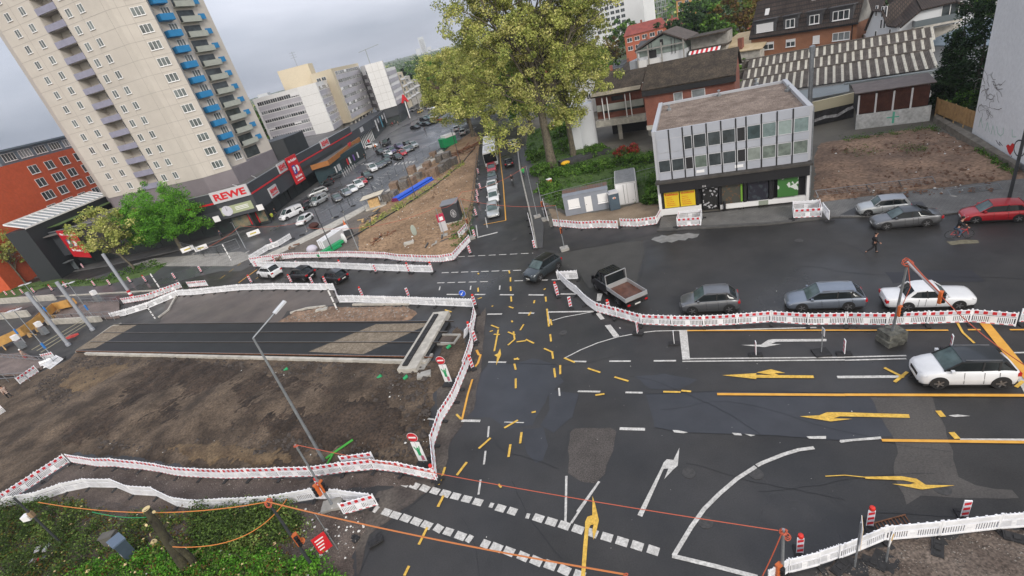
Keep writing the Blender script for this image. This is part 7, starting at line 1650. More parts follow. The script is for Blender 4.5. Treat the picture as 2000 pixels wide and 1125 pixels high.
def coil(b, c, r_, n=4, w_=.03, seed=1):
 rr = random.Random(seed); r_ *= .7; w_ *= .7
 for k in range(n):
  a0 = rr.uniform(0,6); t = rr.uniform(-.5,.5); R_ = r_*rr.uniform(.6,1.1); pts = []
  for i in range(17):
   a = a0+2*math.pi*i/16; j_ = .16*r_; pts.append((c[0]+R_*math.cos(a)+rr.uniform(-j_,j_), c[1]+R_*math.sin(a)*math.cos(t*3)+rr.uniform(-j_,j_), c[2]+R_*.9*math.sin(a)*math.sin(t*3+.8)+rr.uniform(-j_,j_)))
  b.tube(pts, w_, 5)
mb_ = G(1740,664); r = empty('signal_mast', (mb_.x,mb_.y,0), 0, 'temporary signal mast with long arm and orange heads over the old white saloon', 'signal mast')
top = G(1773,512,6.0)-Vector((mb_.x,mb_.y,0));
b = MB().m(M_STEEL); b.tube([(0,0,.3), tuple(top)], [.08,.06], 10); b.build('pole', r)
arm = G(1837,577,5.3)-Vector((mb_.x,mb_.y,0)); b = MB().m(mat('mast_arm',(.45,.42,.42),.5,.4)); b.tube([tuple(top), tuple(arm)], [.09,.06], 10); b.build('arm', r)
b = MB().m(M_ORED); b.tube([tuple(top+Vector((.05,0,.12))), tuple(top.lerp(arm,.5)+Vector((0,0,.1))), tuple(arm+Vector((0,0,.1)))], .035, 6); coil(b, tuple(top+Vector((0,0,-.05))), .38, 6, .025, 3); b.build('cable_coil', r)
sg = signal(r, tuple(arm+Vector((0,0,-.1))), R(30), None, .85); sg2 = signal(r, tuple((G(1757,607,1.9+.6)-Vector((mb_.x,mb_.y,0)))), R(20), None, .85)
M_BLOCKG = mat('rough_block_wrap', (.05,.05,.045), .9, scale=3, col2=(.14,.14,.12), bump=.08, bscale=8)
b = MB().m(M_BLOCKG); b.box(-.55,.6,-.5,.5,0,.75); b.box(-.7,.3,-.65,.4,0,.35); b.build('ballast_block', r)
cable(G(1837,577,5.3), G(2140,790,5.0), .5, .022, M_ORED, 'red cable running from the arm of the right mast to the lower right', )
b = MB().m(M_ORED); a_ = G(1773,512,6.0); b.tube([tuple(a_), tuple(a_+Vector((.1,-.3,-1.5))), tuple(a_+Vector((-.1,-.2,-2.6)))], .02, 5); tag(b.build('hanging_cable'), 'loose red cable end hanging down the right mast', 'cable')
m2 = G(652,992); r2 = pole('signal_mast', (652,992), 5.3, .07, 'thin signal mast with orange signal heads by the winding white row', 'signal mast')
T2_ = Vector((m2.x,m2.y,5.3)); signal(r2, (.1,.0,1.9), R(60)); signal(r2, (-.2,-.1,1.8), R(-40));
b = MB().m(M_ORED); coil(b, (0,0,5.2), .22, 3, .03, 4); b.build('cable_coil', r2)
b = MB().m(M_CONC); b.box(-.6,.6,-.4,.4,0,.35); b.build('ballast_block', r2)
m3 = G(1527,1133); r3 = pole('signal_post', (1527,1133), 3.3, .07, 'grey post wound with orange cable at the lower right', 'signal mast'); T3_ = Vector((m3.x,m3.y,3.3))
b = MB().m(M_ORED); coil(b, (0,0,3.15), .24, 7, .022, 9); coil(b, (.15,0,2.8), .2, 4, .02, 10); b.build('cable_coil', r3); signal(r3, (-.15,0,.75), R(20))
cable(T2_, T3_+Vector((-.2,0,0)), .3, .018, M_ORED, 'thin red cable spanning the whole junction to the lower right post')
cable(T3_, G(1470,1160), .2, .022, M_ORED, 'orange cable running down from the lower right post')
m1 = G(628,1180,0); t1 = G(523,980,5.5); r1 = empty('signal_mast', (t1.x,t1.y,0), 0, 'dark signal mast at the bottom left carrying the thick orange cable', 'signal mast')
b = MB().m(M_DSTEEL); b.lathe([(.09,0),(.06,5.5)], (0,0), 10); b.build('pole', r1); b = MB().m(M_ORED); coil(b, (0,0,5.4), .25, 5, .03, 5); b.build('cable_coil', r1); signal(r1, (.15,0,2.6), R(30));
b = MB().m(M_ORANGE); coil(b, (.3,0,2.4), .22, 4, .02, 6); b.build('cable_loop', r1)
t4 = G(1222,1122,6.4); cable(t1+Vector((0,0,0)), t4, .25, .032, mat('orange_cable',(.5,.17,.05),.5), 'thick orange cable bundle crossing the bottom of the picture')
b = MB().m(M_ORED); coil(b, tuple(t4), .12, 2, .02, 8); tag(b.build('cable_knot'), 'red knot at the end of the thick orange cable bundle', 'cable')
cable(t1, G(75,981,3.2), .9, .025, mat('orange_cable2',(.6,.2,.04),.5), 'sagging orange cable over the bushes at the bottom left')
cable(G(337,1068,2.6), G(560,975,3.8), 1.2, .022, MATS['orange_cable2'], 'second sagging orange cable from the cut tree to the mast')
cable(G(180,1000,3.4), G(300,1008,3.2), .3, .018, M_GREEN, 'thin green line hanging over the bushes')
g = G(634,902); r = empty('street_lamp', (g.x,g.y,0), 0, 'tall grey street lamp with angled arm over the tram site', 'street lamp')
b = MB().m(M_STEEL); tp = G(497,655,10.2)-g; tp = Vector((tp.x*.25,tp.y*.25,10.2)); b.tube([(0,0,0),(tp.x*.5,tp.y*.5,5),tuple(tp)], [.11,.09,.06], 10); b.build('pole', r, smooth=30)
ar = G(540,607,10.9)-g; b = MB().m(M_STEEL); b.tube([tuple(tp), tuple(ar)], .045, 8); b.build('arm', r)
b = MB().m(mat('lamp_head',(.55,.57,.6),.4)); dirv = (ar-tp).normalized(); b.bar(ar-dirv*.2, ar+dirv*.75, .3, .12); b.build('lamp_head', r)
for base, h, r_, lb in (((135,675),8.2,.22,'thick pale catenary pole nearest the tram rails'),((182,645),7.7,.22,'thick pale catenary pole behind the first one'),((262,585),7.9,.22,'thick pale catenary pole with striped sleeve farthest right')):
 rp = pole('catenary_pole', base, h, r_, lb, 'pole', mat('pale_grey_steel',(.34,.36,.40),.5,.2), 1.0)
 if base[0] == 262:
  for k in range(4): b = MB().m(M_RED if k % 2 else M_FRAME); b.lathe([(.24,.3+k*.35),(.24,.62+k*.35)], (0,0), 12); b.build('sleeve_band', rp)
for (bx, tx, h, lb) in (((303,622),(298,600),2.0,'striped post lying against the white row, right one'),((320,575),(302,540),3.6,'slim black and white banded post above the pit'),((660,608),(647,570),3.4,'black and white banded post at the gap of the white row'),((452,509),(438,468),3.0,'black and white banded post near the crossing on the left')):
 g = G(*bx); r = empty('banded_post', (g.x,g.y,0), 0, lb, 'post'); b = MB().m(M_WHITE).lathe([(.09,0),(.09,h)], (0,0), 10); b.build('pole', r)
 for k in range(4): b = MB().m(M_BLACK); b.lathe([(.095,.3+k*h/4.2),(.095,.42+k*h/4.2)], (0,0), 10); b.build('band', r)
for bx, h, lb in (((50,575+95),9.5,'slim lamp post with twin flat heads at the far left of the pit'),((105,700),9.0,'slim lamp post with twin flat heads over the wooden formwork'),((104,625),8.0,'slim lamp post with blue collar beside the ramp'),((185,623),7.5,'slim lamp post with twin heads above the ramp railing')):
 rp = pole('platform_lamp', bx, h*.8, .06, lb, 'street lamp');
 for s_ in (-1,1):
  b = MB().m(MATS['lamp_head']); b.box(s_*.5-.35,s_*.5+.35,-.25,.25,h*.8,h*.8+.08); b.build('lamp_head', rp)
 b = MB().m(mat('collar_blue',(.03,.18,.5),.5)).lathe([(.13,1.6),(.13,2.4)], (0,0), 10); b.build('collar', rp)
for bx, h, lb in (((403+280,401),7.5,'slender dark lamp post at the kerb of the bay row'),((812,385),7.0,'slender dark lamp post by the blue pipes'),((651,492),8.0,'dark lamp post rising from the green netting'),((901,322),7.5,'light lamp post by the rust coloured beams'),((700,488),6.0,'thin leaning post at the edge of the dirt plot'),((568,378+12),5.0,'thin post at the shop pavement'),((480,485),5,'post with red signal near the crossing at the left tip')):
 rp = pole('lamp_post', bx, h, .07, lb, 'street lamp', M_DSTEEL if h > 6.5 else M_STEEL); b = MB().m(M_DSTEEL); b.box(-.12,.12,-.5,.05,h,h+.1); b.build('lamp_head', rp)
g = G(1970,391); rp = empty('lamp_post', (g.x,g.y,0.12), 0, 'dark lamp post leaning at the right edge behind the red hatchback', 'street lamp'); tt = G(2003,255,6.0)-g
b = MB().m(M_DSTEEL); b.lathe([(.13,0),(.10,9)], (0,0), 10); b.build('pole', rp, smooth=30); b = MB().m(M_DSTEEL); b.box(-.1,.1,-1.2,.1,9,9.12); b.build('lamp_head', rp)
CP = {}
for nm, bx, h, lb in (('a',(922,466),5.5,'cable post left of the street beside the stop line'),('b',(869,462),4.2,'red topped cable post next to the advertising pylon'),('c',(1065,430),5.0,'cable post with orange signal left of the cabin'),('d',(1103,488),5.2,'cable post with orange signal at the pavement corner'),('e',(1050,425),7.0,'tall thin cable post by the hedge')):
 rp = pole('cable_post', bx, h, .05, lb, 'post'); g = G(*bx); CP[nm] = Vector((g.x,g.y,h))
 if nm in 'acd': signal(rp, (0,-.1,h*.45), R(10), None, .8)
 b = MB().m(M_CONC); b.box(-.45,.45,-.45,.45,0,.3); b.build('ballast_block', rp)
g = G(897,325+62); kt = Vector((G(901,375,4.5)))
cable(kt, CP['e'], .6, .02, M_ORED, 'upper red cable across the street lanes'); cable(CP['a'], CP['d'], .5, .02, M_ORED, 'lower red cable across the street lanes'); cable(CP['b'], G(600,445,4.6), 1.2, .02, M_ORED, 'long red cable over the dirt plot'); cable(kt, CP['b'], .8, .02, M_ORED, 'short red cable beside the dark kiosk')
cable(G(469,441,4.5), G(398,486,1.5), .3, .03, M_ORED, 'orange red cable sloping down at the left crossing'); cable(G(469,441,4.5), G(600,430,3.4), .6, .02, M_ORED, 'red cable across the lane in front of the white van')
# ---------------------------------------------------------------- signs
def sign_round(px, py, h, kind, label):
 g = G(px, py); r = empty('traffic_sign', (g.x,g.y,0), R(-20), label, 'sign'); b = MB().m(M_STEEL).lathe([(.035,0),(.035,h)], (0,0), 8); b.build('pole', r)
 def disc(m_, rr_, y, name, sx=1):
  b = MB().m(m_); vs = [(rr_*math.cos(2*math.pi*k/24)*sx, y, h-.3+rr_*math.sin(2*math.pi*k/24)) for k in range(24)]; vs += [(v[0],y+.01,v[2]) for v in vs]
  b.add(vs, [tuple(range(24)), tuple(reversed(range(24,48)))]+[(k,24+k,24+(k+1)%24,(k+1)%24) for k in range(24)]); b.build(name, r)
 if kind == 'noentry': disc(M_RED, .34, -.05, 'disc'); disc(M_FRAME, .36, -.035, 'rim'); b = MB().m(M_FRAME); b.box(-.25,.25,-.065,-.055,h-.36,h-.24); b.build('bar', r)
 else:
  disc(M_BLUE, .32, -.05, 'disc'); disc(M_FRAME, .34, -.035, 'rim'); b = MB().m(M_FRAME); b.bar((.1,-.06,h-.15),(-.12,-.06,h-.42),.07,.012,(0,1,0)); b.add([(-.18,-.065,h-.46),(-.0,-.065,h-.44),(-.16,-.065,h-.28)], [(0,1,2)]); b.build('arrow', r)
 return r
rs = sign_round(912, 600, 1.9, 'arrow', 'round blue arrow sign at the upper corner of the tram site')
for px, py, h, lb in ((829,905,2.6,'no entry sign above a tall white board with green figure, lower one'),(878,750,2.6,'no entry sign above a tall white board with green figure, upper one')):
 rs = sign_round(px, py, h, 'noentry', lb)
 b = MB().m(M_WHITE); b.box(-.3,.3,-.03,.0,.25,h-.72); bo = b.build('board', rs); b = MB().m(M_GREEN); b.prism([(-.1,-.045),(.1,-.045),(.1,-.035),(-.1,-.035)], .75, 1.25); b.bar((-.1,-.04,1.2),(-.2,-.04,1.5),.07,.01,(0,1,0)); b.bar((.1,-.04,1.2),(.16,-.04,1.55),.06,.01,(0,1,0)); b.box(-.06,.06,-.046,-.036,1.27,1.42); b.build('figure', bo)
 b = MB().m(mat('poster_pink',(.4,.12,.18),.6)); b.box(.02,.2,-.046,-.036,.35,.75); b.build('figure', bo); b = MB().m(M_RUB); b.box(-.45,.45,-.4,.4,0,.1); b.build('foot', rs)
def board_sign(px, py, h, w_, hh, m_, rz, label, txt=None):
 g = G(px, py); r = empty('traffic_sign', (g.x,g.y,0), R(rz), label, 'sign'); b = MB().m(M_STEEL).lathe([(.035,0),(.035,h)], (0,0), 8); b.build('pole', r)
 b = MB().m(M_FRAME).box(-w_/2-.02,w_/2+.02,-.045,-.03,h-hh-.02,h+.02); b.build('rim', r); b = MB().m(m_).box(-w_/2,w_/2,-.055,-.0455,h-hh,h); b.build('panel', r)
 b = MB().m(M_RUB); b.box(-.4,.4,-.45,.45,0,.11); b.build('foot', r); return r
ys = board_sign(1669,1110,2.9,.62,1.25,mat('sign_yellow',(.75,.42,.02),.4),55,'tall yellow temporary direction sign at the lower right')
b = MB().m(M_BLACK); b.bar((-.1,-.06,1.9),(-.1,-.06,2.3),.07,.01,(0,1,0)); b.bar((-.1,-.06,2.3),(.12,-.06,2.5),.07,.01,(0,1,0)); b.bar((.12,-.06,2.2),(.12,-.06,2.75),.07,.01,(0,1,0)); b.build('symbol', ys)
ps = board_sign(1730,1100,2.0,.55,.55,M_FRAME,35,'small white square sign with yellow priority diamond'); b = MB().m(MATS['sign_yellow']); b.add([(-.2,-.06,1.72),(0,-.06,1.52),(.2,-.06,1.72),(0,-.06,1.93)], [(0,1,2,3)]); b.build('symbol', ps)
g = G(648,1090); r = empty('banner_sign', (g.x,g.y,0), R(30), 'slanting red banner with white lettering on a wire at the bottom', 'sign'); b = MB().m(M_REDP).box(-.35,.35,-.02,.0,.7,1.9); bb = b.build('banner', r)
for k in range(4): b = MB().m(M_FRAME).box(-.25,.2-.06*k,-.03,-.021,1.6-k*.22,1.68-k*.22); b.build('lettering', bb)
b = MB().m(M_STEEL); b.bar((.45,0,0),(.45,0,3.2),.04,.04); b.build('pole', r)
for px, py, rz, lb in ((1604,690,20,'low sign on a thin post with dark base between arrow lanes'),):
 rs = board_sign(px, py, 1.9, .3, .5, M_DSTEEL, 80, lb)
g = G(883,437); g = G(886,437); r = empty('dark_kiosk', (g.x,g.y,0.1), R(-8), 'dark grey windowless site box with white emblem', 'kiosk')
b = MB().m(mat('kiosk_dark',(.03,.032,.038),.6,var=.1,scale=1)); b.box(-1.1,1.2,0,2.3,0,2.8); b.build('body', r)
b = MB().m(mat('kiosk_roof',(.17,.18,.2),.5)); b.box(-1.2,1.3,-.1,2.4,2.8,2.92); b.build('roof', r)
b = MB().m(M_CONCL); b.box(-1.2,1.3,-.12,2.4,-.02,.2); b.build('base', r)
b = MB().m(M_SGRY)
for k in range(5): a = k*math.pi/5; b.bar((.4-.35*math.cos(a),-.012,1.4-.5*math.sin(a)),(.4+.35*math.cos(a),-.012,1.4+.5*math.sin(a)),.05,.012,(0,1,0))
for k in range(8): a, a2 = k*math.pi/4, (k+1)*math.pi/4; b.bar((.4+.4*math.cos(a),-.013,1.4+.6*math.sin(a)),(.4+.4*math.cos(a2),-.013,1.4+.6*math.sin(a2)),.05,.012,(0,1,0))
b.build('emblem', r)
g = G(869,453); r = empty('advertising_pylon', (g.x,g.y,0.1), R(10), 'narrow pylon with red top and white lower part in the dirt plot', 'sign')
b = MB().m(M_SGRY).box(-.5,.5,-.12,.12,0,1.5); b.build('panel', r); b = MB().m(mat('pylon_red',(.4,.02,.06),.5)).box(-.52,.52,-.13,.13,1.5,2.6); b.build('head', r); b = MB().m(M_FRAME).box(-.3,.3,-.15,-.131,1.7,2.2); b.build('emblem', r)
g = G(1106,424); g2 = G(1192,408); rz = math.atan2((g2-g).y,(g2-g).x); L_ = (g2-g).length
r = empty('site_cabin', (g.x,g.y,0.08), rz, 'grey office cabin with white door, shuttered windows and rusty roof', 'cabin')
b = MB().m(mat('cabin_grey',(.22,.24,.28),.55,var=.06,scale=1)); b.box(0,L_,0,2.6,0,2.55); b.build('body', r)
b = MB().m(mat('cabin_roof',(.12,.11,.10),.8,scale=1.2,col2=(.16,.09,.07),contrast=(.45,.55),fine=.3)); b.box(-.06,L_+.06,1.1,2.66,2.55,2.66); b.build('roof', r)
b = MB().m(MATS['cabin_grey']); b.box(-.06,L_+.06,-.05,1.1,2.55,2.64); b.build('roof_edge', r)
for k in range(14): b = None
b = MB().m(mat('rusty_rib',(.13,.07,.05),.9));
for k in range(16): b.box(.2+k*(L_-.3)/16,.24+k*(L_-.3)/16,1.15,2.6,2.66,2.70)
b.build('roof_ribs', r)
b = MB().m(M_WHITE); b.box(L_*.47,L_*.47+.85,-.04,0,.12,2.1); d_ = b.build('door', r); b = MB().m(M_DSTEEL); b.box(L_*.47+.08,L_*.47+.2,-.08,-.041,1.05,1.1); b.build('handle', d_)
for u_ in (.55, L_*.76):
 f_, p_ = win_mesh(1.4,1.15,1,sill=True,blind=.97); o = link('window', f_, r, (u_,-.0,.95)); link('pane', p_, o)
g = G(1214,402); g2 = G(1245,397); rz = math.atan2((g2-g).y,(g2-g).x)
r = empty('storage_container', (g.x,g.y,0.08), rz, 'white steel storage container with ribbed grey roof', 'container'); L_ = 2.3
M_CW = mat('container_white',(.52,.52,.52),.5,var=.12,scale=1.5)
b = MB().m(M_CW); b.box(-.5,L_-.2,0,5.6,0,2.8); b.build('body', r)
b = MB().m(M_CW)
for k in range(18): b.box(L_-.2,L_-.16,.15+k*.3,.3+k*.3,.15,2.65)
b.build('side_ribs', r)
b = MB().m(mat('container_roof',(.22,.225,.23),.6,var=.15,scale=2)); b.box(-.4,L_-.3,.1,5.5,2.8,2.84)
for k in range(9): b.box(-.35+k*.27,-.22+k*.27,.15,5.45,2.84,2.88)
b.build('roof', r)
for u_ in (-.4,.95): b = MB().m(M_FRAME); b.box(u_,u_+1.25 if u_ < 0 else u_+1.05,-.05,0,.15,2.65); dd = b.build('door', r); b = MB().m(M_DSTEEL); b.bar((u_+.9,-.07,.2),(u_+.9,-.07,2.6),.04,.04); b.build('lock_rod', dd)
g = G(1203,411); r = empty('portable_toilet', (g.x,g.y,0.08), R(-5), 'blue grey portable toilet with white roof and round orange sticker', 'toilet cabin')
b = MB().m(mat('toilet_slate',(.06,.09,.12),.5,var=.1)); b.box(-.6,.6,0,1.2,0,2.05); b.build('body', r); b = MB().m(M_SGRY); b.prism([(-.62,-.02),(.62,-.02),(.62,1.22),(-.62,1.22)],2.05,2.15); b.prism([(-.45,.12),(.45,.12),(.45,1.05),(-.45,1.05)],2.15,2.28); b.build('roof', r)
b = MB().m(MATS['toilet_slate']); b.box(-.45,.45,-.03,0,.12,1.95); dd = b.build('door', r); b = MB().m(M_SGRY); sph(b, (0,-.05,1.55), .2, 10, 4, 1.2, .1, .7); b.build('sticker', dd); b = MB().m(M_ORANGE); sph(b, (.02,-.07,1.55), .11, 8, 4, 1, .1, 1); b.build('sticker', dd)
TR = [(240,637),(890,632)];
M_SLAB = mat('track_slab_black',(.010,.011,.012),.6,var=.3,scale=.6,fine=.2); M_TAN = mat('track_slab_tan',(.15,.12,.085),.85,scale=2,col2=(.22,.18,.135),fine=.3,fscale=8)
tb = [G(149,689), G(238,637), G(880,633), G(836,704)]; sheet('track_slab', [v.xy for v in tb], .30, M_SLAB, .3)
sheet('track_slab_tan', [G(*p).xy for p in [(605,692),(737,638),(845,636),(712,697)]], .306, M_TAN); sheet('track_slab_tan', [G(*p).xy for p in [(150,688),(222,640),(270,638),(190,683)]], .306, M_TAN)
mat('rail_top', (.07,.055,.045), .5, .3)
def rail(a, b, ext, m_=M_RUST, z=.31, w_=.07):
 A, B = G(*a), G(*b); d = (B-A).normalized(); B = B+d*ext; A.z = B.z = z+.05; bb = MB().m(m_); bb.bar(A, B, w_, .12); bb.m(M_STEEL); bb.bar(A+Vector((0,0,.062)), B+Vector((0,0,.062)), w_*.6, .006)
 return tag(bb.build('tram_rail'), None, None, None)
for a, b, e, lb in (((225,637),(888,633),0,'tram rail farthest from the camera'),((205,654),(876,654),0,'second tram rail from the far side'),((180,672),(862,675),0,'second tram rail from the near side'),((152,690),(848,704),0,'rusty tram rail at the near edge of the slab')):
 o = rail(a, b, e) if 'rusty' in lb else rail(a, b, e, MATS['rail_top'], .285, .05); tag(o, lb, 'rail')
b = MB().m(M_CONCL); b.bar(G(170,694)+Vector((0,0,.2)), G(835,712)+Vector((0,0,.2)), .3, .4); tag(b.build('concrete_edging'), 'pale concrete edging along the near side of the tram slab', 'kerb')
g0, g1 = G(800,722), G(862,618); rz = math.atan2((g1-g0).y,(g1-g0).x); L_ = (g1-g0).length
r = empty('concrete_abutment', (g0.x,g0.y,0), rz, 'pale concrete sleeper block with dark rubber strip across the track end', 'concrete block')
b = MB().m(M_CONCL); b.box(-.6,L_,-1.0,.7,0,.55); b.build('block', r); b = MB().m(M_RUB);
for k in range(12): b.box(-.2+k*(L_/12.5),-.25+(k+1)*(L_/12.5),-.1,.35,.55,.68)
b.build('rubber_strip', r); b = MB().m(M_CONC); b.box(-.3,1.8,-1.5,-1.0,0,.2); b.build('spill', r)
for px, py in ((829,737),): g = G(px,py); b = MB().m(M_CONC).box(g.x-.5,g.x+.6,g.y-.35,g.y+.35,0,.35); tag(b.build('manhole_block'), 'grey square concrete block near the track end', 'concrete block')
g = G(853,665); r = empty('shallow_trough', (g.x,g.y,0), R(-27), 'shallow concrete trough beside the ends of the rails', 'concrete block')
b = MB().m(M_CONC); b.box(-1.6,2.2,-.7,-.55,0,.25); b.box(-1.6,2.2,.55,.7,0,.25); b.box(2.05,2.2,-.55,.55,0,.25); b.build('rim', r); b = MB().m(M_SOILG); b.box(-1.6,2.05,-.55,.55,0,.1); b.build('floor', r)
for px, py, lb in ((790,743,'green pipe stub left of the concrete block'),(874,683,'green pipe stub near the rails'),(557,727,'green bent pipe piece on the dark soil left'),(739,742,'green pipe piece on the dark soil near the abutment')):
 g = G(px,py); b = MB().m(M_GREEN).tube([(g.x,g.y,.15),(g.x+.35,g.y+.1,.3)], .14, 10); tag(b.build('pipe_stub'), lb, 'pipe')
g = G(870,708); b = MB().m(M_CONCL); A = G(862,722); B = G(882,687); d = (B-A).normalized(); n_ = Vector((-d.y,d.x,0))*.2
b.bar(A+n_+Vector((0,0,.08)), B+n_+Vector((0,0,.08)), .05, .06); b.bar(A-n_+Vector((0,0,.08)), B-n_+Vector((0,0,.08)), .05, .06)
for k in range(9): p = A.lerp(B,(k+.5)/9)+Vector((0,0,.08)); b.bar(p-n_, p+n_, .04, .04)
tag(b.build('ladder'), 'small pale ladder lying beside the upper no entry sign', 'ladder')
g = G(665,885); b = MB().m(mat('bright_green_hose',(.04,.3,.03),.5)); b.tube([(g.x-.9,g.y-.3,.15),(g.x-.1,g.y,.3),(g.x+.9,g.y+.6,.35)], .08, 8); b.tube([(g.x-.7,g.y-.9,.12),(g.x-.4,g.y-.2,.25)], .07, 8); tag(b.build('green_hose'), 'bright green hose pieces behind the red and white row', 'hose')
for pts, lb in (([(568,613),(600,604),(637,600)],'curved pale kerb at the left tip of the soil island'),([(690,597),(800,596)],'straight pale kerb behind the soil island'),([(311,621),(330,607),(345,580)],'curved pale kerb at the left end of the site road'),([(238,634),(220,639),(150,689)],'pale kerb at the left end of the tram slab'),([(30,588),(140,578),(250,572),(330,567)],'pale kerb along the left carriageway')):
 g = [G(*p) for p in pts]; b = MB().m(M_CONCL)
 for a, c_ in zip(g, g[1:]): b.bar(a+Vector((0,0,.14)), c_+Vector((0,0,.14)), .22, .2)
 tag(b.build('kerb_stones'), lb, 'kerb')
for k, (px, py) in enumerate(((625,610),(636,608))): g = G(px,py); b = MB().m(M_CONCL).box(g.x-.35,g.x+.35,g.y-.25,g.y+.25,.1,.4); tag(b.build('concrete_stone'), ['left one of two pale stones on the soil island','right one of two pale stones on the soil island'][k], 'stone')
sheet('pit_floor', P2([(-60,760),(-60,640),(60,598),(240,595),(240,637),(150,690),(60,712)]), .02, mat('pit_dark',(.03,.03,.032),.8,scale=.5,col2=(.06,.058,.055)))
sheet('ramp', P2([(96,612),(140,592),(235,592),(235,622),(120,632)]), .35, tile_mat('ramp_blocks',(.16,.12,.11),(.2,.155,.14),(.08,.07,.065),.3,.3,.03,.8,R(20)), .3)
sheet('platform', P2([(-60,735),(-60,705),(50,692),(95,715),(60,735)]), .4, MATS['ramp_blocks'], .35)
b = MB().m(M_CONCL);
for a, c_, h in (((95,634),(200,628),.9),((-40,596),(110,586),1.1),((-40,628),(60,618),1.2)):
 A, B = G(*a), G(*c_); p = Plane(A,B); wallslab(b, p, 0, p.len, 0, h, -.15, .15)
tag(b.build('pit_wall'), 'grey retaining walls around the tram pit at the left', 'wall')
def railing(pts, h, label, m_=M_STEEL, step=1.6):
 g = [G(*p) for p in pts]; b = MB().m(m_)
 for a, c_ in zip(g, g[1:]):
  for z in (h, h*.55): b.bar(a+Vector((0,0,z)), c_+Vector((0,0,z)), .05, .05)
  n = max(1,int((c_-a).length/step))
  for k in range(n+1): p = a.lerp(c_,k/n); b.bar(p, p+Vector((0,0,h)), .05, .05)
 return tag(b.build('railing'), label, 'railing')
railing([(95,632),(150,630),(225,626)], 1.5, 'grey railing along the near side of the ramp'); railing([(140,597),(235,594)], 1.2, 'grey railing along the far side of the ramp'); railing([(-40,752),(60,745)], 1.3, 'railing of the platform at the left edge'); railing([(-40,700),(110,712)], 1.1, 'long railing in front of the wooden formwork')
g = [G(*p) for p in [(-30,676),(80,640),(115,614),(160,600)]]
g = [G(*p,.6) for p in [(-30,692),(50,655),(88,628),(111,606),(139,600)]]
for v in g: v.z = 0
r = empty('timber_formwork', g[0], 0, 'yellow timber formwork bridge running along the tram pit', 'formwork'); M_TIM = mat('formwork_timber',(.50,.28,.08),.7,var=.2,scale=1.2)
o_ = Vector(g[0])
for i, (a, c_) in enumerate(zip(g, g[1:])):
 b = MB().m(M_TIM); A, C_ = a-o_, c_-o_; p = Plane(A, C_); wallslab(b, p, 0, p.len-.01, .7, 1.9, -.05, .05); b.build('side_board', r)
 b = MB().m(mat('formwork_board',(.42,.24,.08),.75,var=.2,scale=2)); wallslab(b, p, 0, p.len, .62, .7, -1.2, -.06); wallslab(b, p, 0, p.len, .7, 1.6, -1.25, -1.2); b.build('deck', r)
 n = int(p.len/1.6)
 for k in range(n): b = MB().m(M_WOOD); wallslab(b, p, k*1.6+.3, k*1.6+.45, 0, .7, -.1, .3); b.bar(p.P(k*1.6+.37,.1,1.0), p.P(k*1.6+.37,.8,.05), .08, .08); b.build('strut', r)
for a, c_, lb in (((62,683),(160,626),'long pale batten over the pit, upper one'),((72,685),(165,630),'long pale batten over the pit, middle one'),((80,688),(168,634),'long pale batten over the pit, lower one')):
 b = MB().m(mat('batten',(.3,.28,.2),.8)); b.bar(G(*a,.8), G(*c_,.8), .1, .08); tag(b.build('batten'), lb, 'batten')
g = G(145,662); b = MB().m(mat('pink_red',(.6,.08,.07),.5)); b.prism([(g.x-.6,g.y-.4),(g.x+.5,g.y-.3),(g.x+.7,g.y+.3),(g.x-.4,g.y+.2)], .35, .6); tag(b.build('red_bundle'), 'small red bundle lying between the pale poles', 'bundle')
for px, py, lb in ((92,655,'grey control box with white top inside the pit'),(48,682,'grey control box with white top near the railing'),(197,592,'grey control box with white top above the ramp')):
 g = G(px,py); r = empty('control_box', (g.x,g.y,0), R(-25), lb, 'control box'); b = MB().m(M_STEEL).box(-.5,.5,-.3,.3,.3,1.4); b.build('body', r); b = MB().m(M_FRAME).box(-.35,.35,-.3,.3,1.6,2.3); b.build('screen', r)
g = G(262,1092); r = empty('junction_cabinet', (g.x,g.y,0), R(-38), 'slate blue metal cabinet with small white label among the bushes', 'cabinet')
b = MB().m(mat('cabinet_blue',(.045,.065,.09),.45,var=.08)); b.box(-.45,.45,-.3,.3,0,1.75); b.build('body', r); b = MB().m(mat('cabinet_top',(.10,.14,.2),.4)); b.box(-.5,.5,-.36,.34,1.75,1.85); b.build('top', r); b = MB().m(M_FRAME); b.box(.05,.2,-.31,-.301,.75,.95); b.build('label_plate', r)
g = G(232,1072); b = MB().m(mat('cabinet_old',(.10,.095,.085),.8,var=.2,scale=2)); b.box(g.x-.5,g.x+.3,g.y-.1,g.y+.35,0,1.2); b.box(g.x-.54,g.x+.34,g.y-.14,g.y+.39,1.2,1.26); tag(b.build('old_cabinet'), 'older brown grey cabinet behind the slate blue one', 'cabinet')
g = G(138,1078); r = empty('camera_post', (g.x,g.y,0), 0, 'grey post with a white camera box at the bottom left', 'post'); b = MB().m(M_DSTEEL).lathe([(.07,0),(.06,5.2)], (0,0), 10); b.build('pole', r); b = MB().m(M_FRAME); b.box(-.55,-.1,-.18,.18,3.4,3.75); b.build('camera_box', r)
b = MB().m(mat('box_tan',(.25,.17,.1),.7)); b.box(-.1,.12,-.1,.1,3.5,3.9); b.build('clamp', r)
g = G(82,1098); r = empty('rubbish_pile', (g.x,g.y,.2), 0, 'pile of white and red plastic rubbish in the bushes', 'rubbish'); rr = random.Random(3)
for k in range(9): b = MB().m([M_SGRY,M_REDP,M_WHITE,MATS['pale_grey']][k%4]); a = Vector((rr.uniform(-.6,.7),rr.uniform(-.4,.4),.1+.05*k)); b.bar(a, a+Vector((rr.uniform(-.5,.5),rr.uniform(-.4,.4),.1)), .3, .05); b.build('scrap', r)
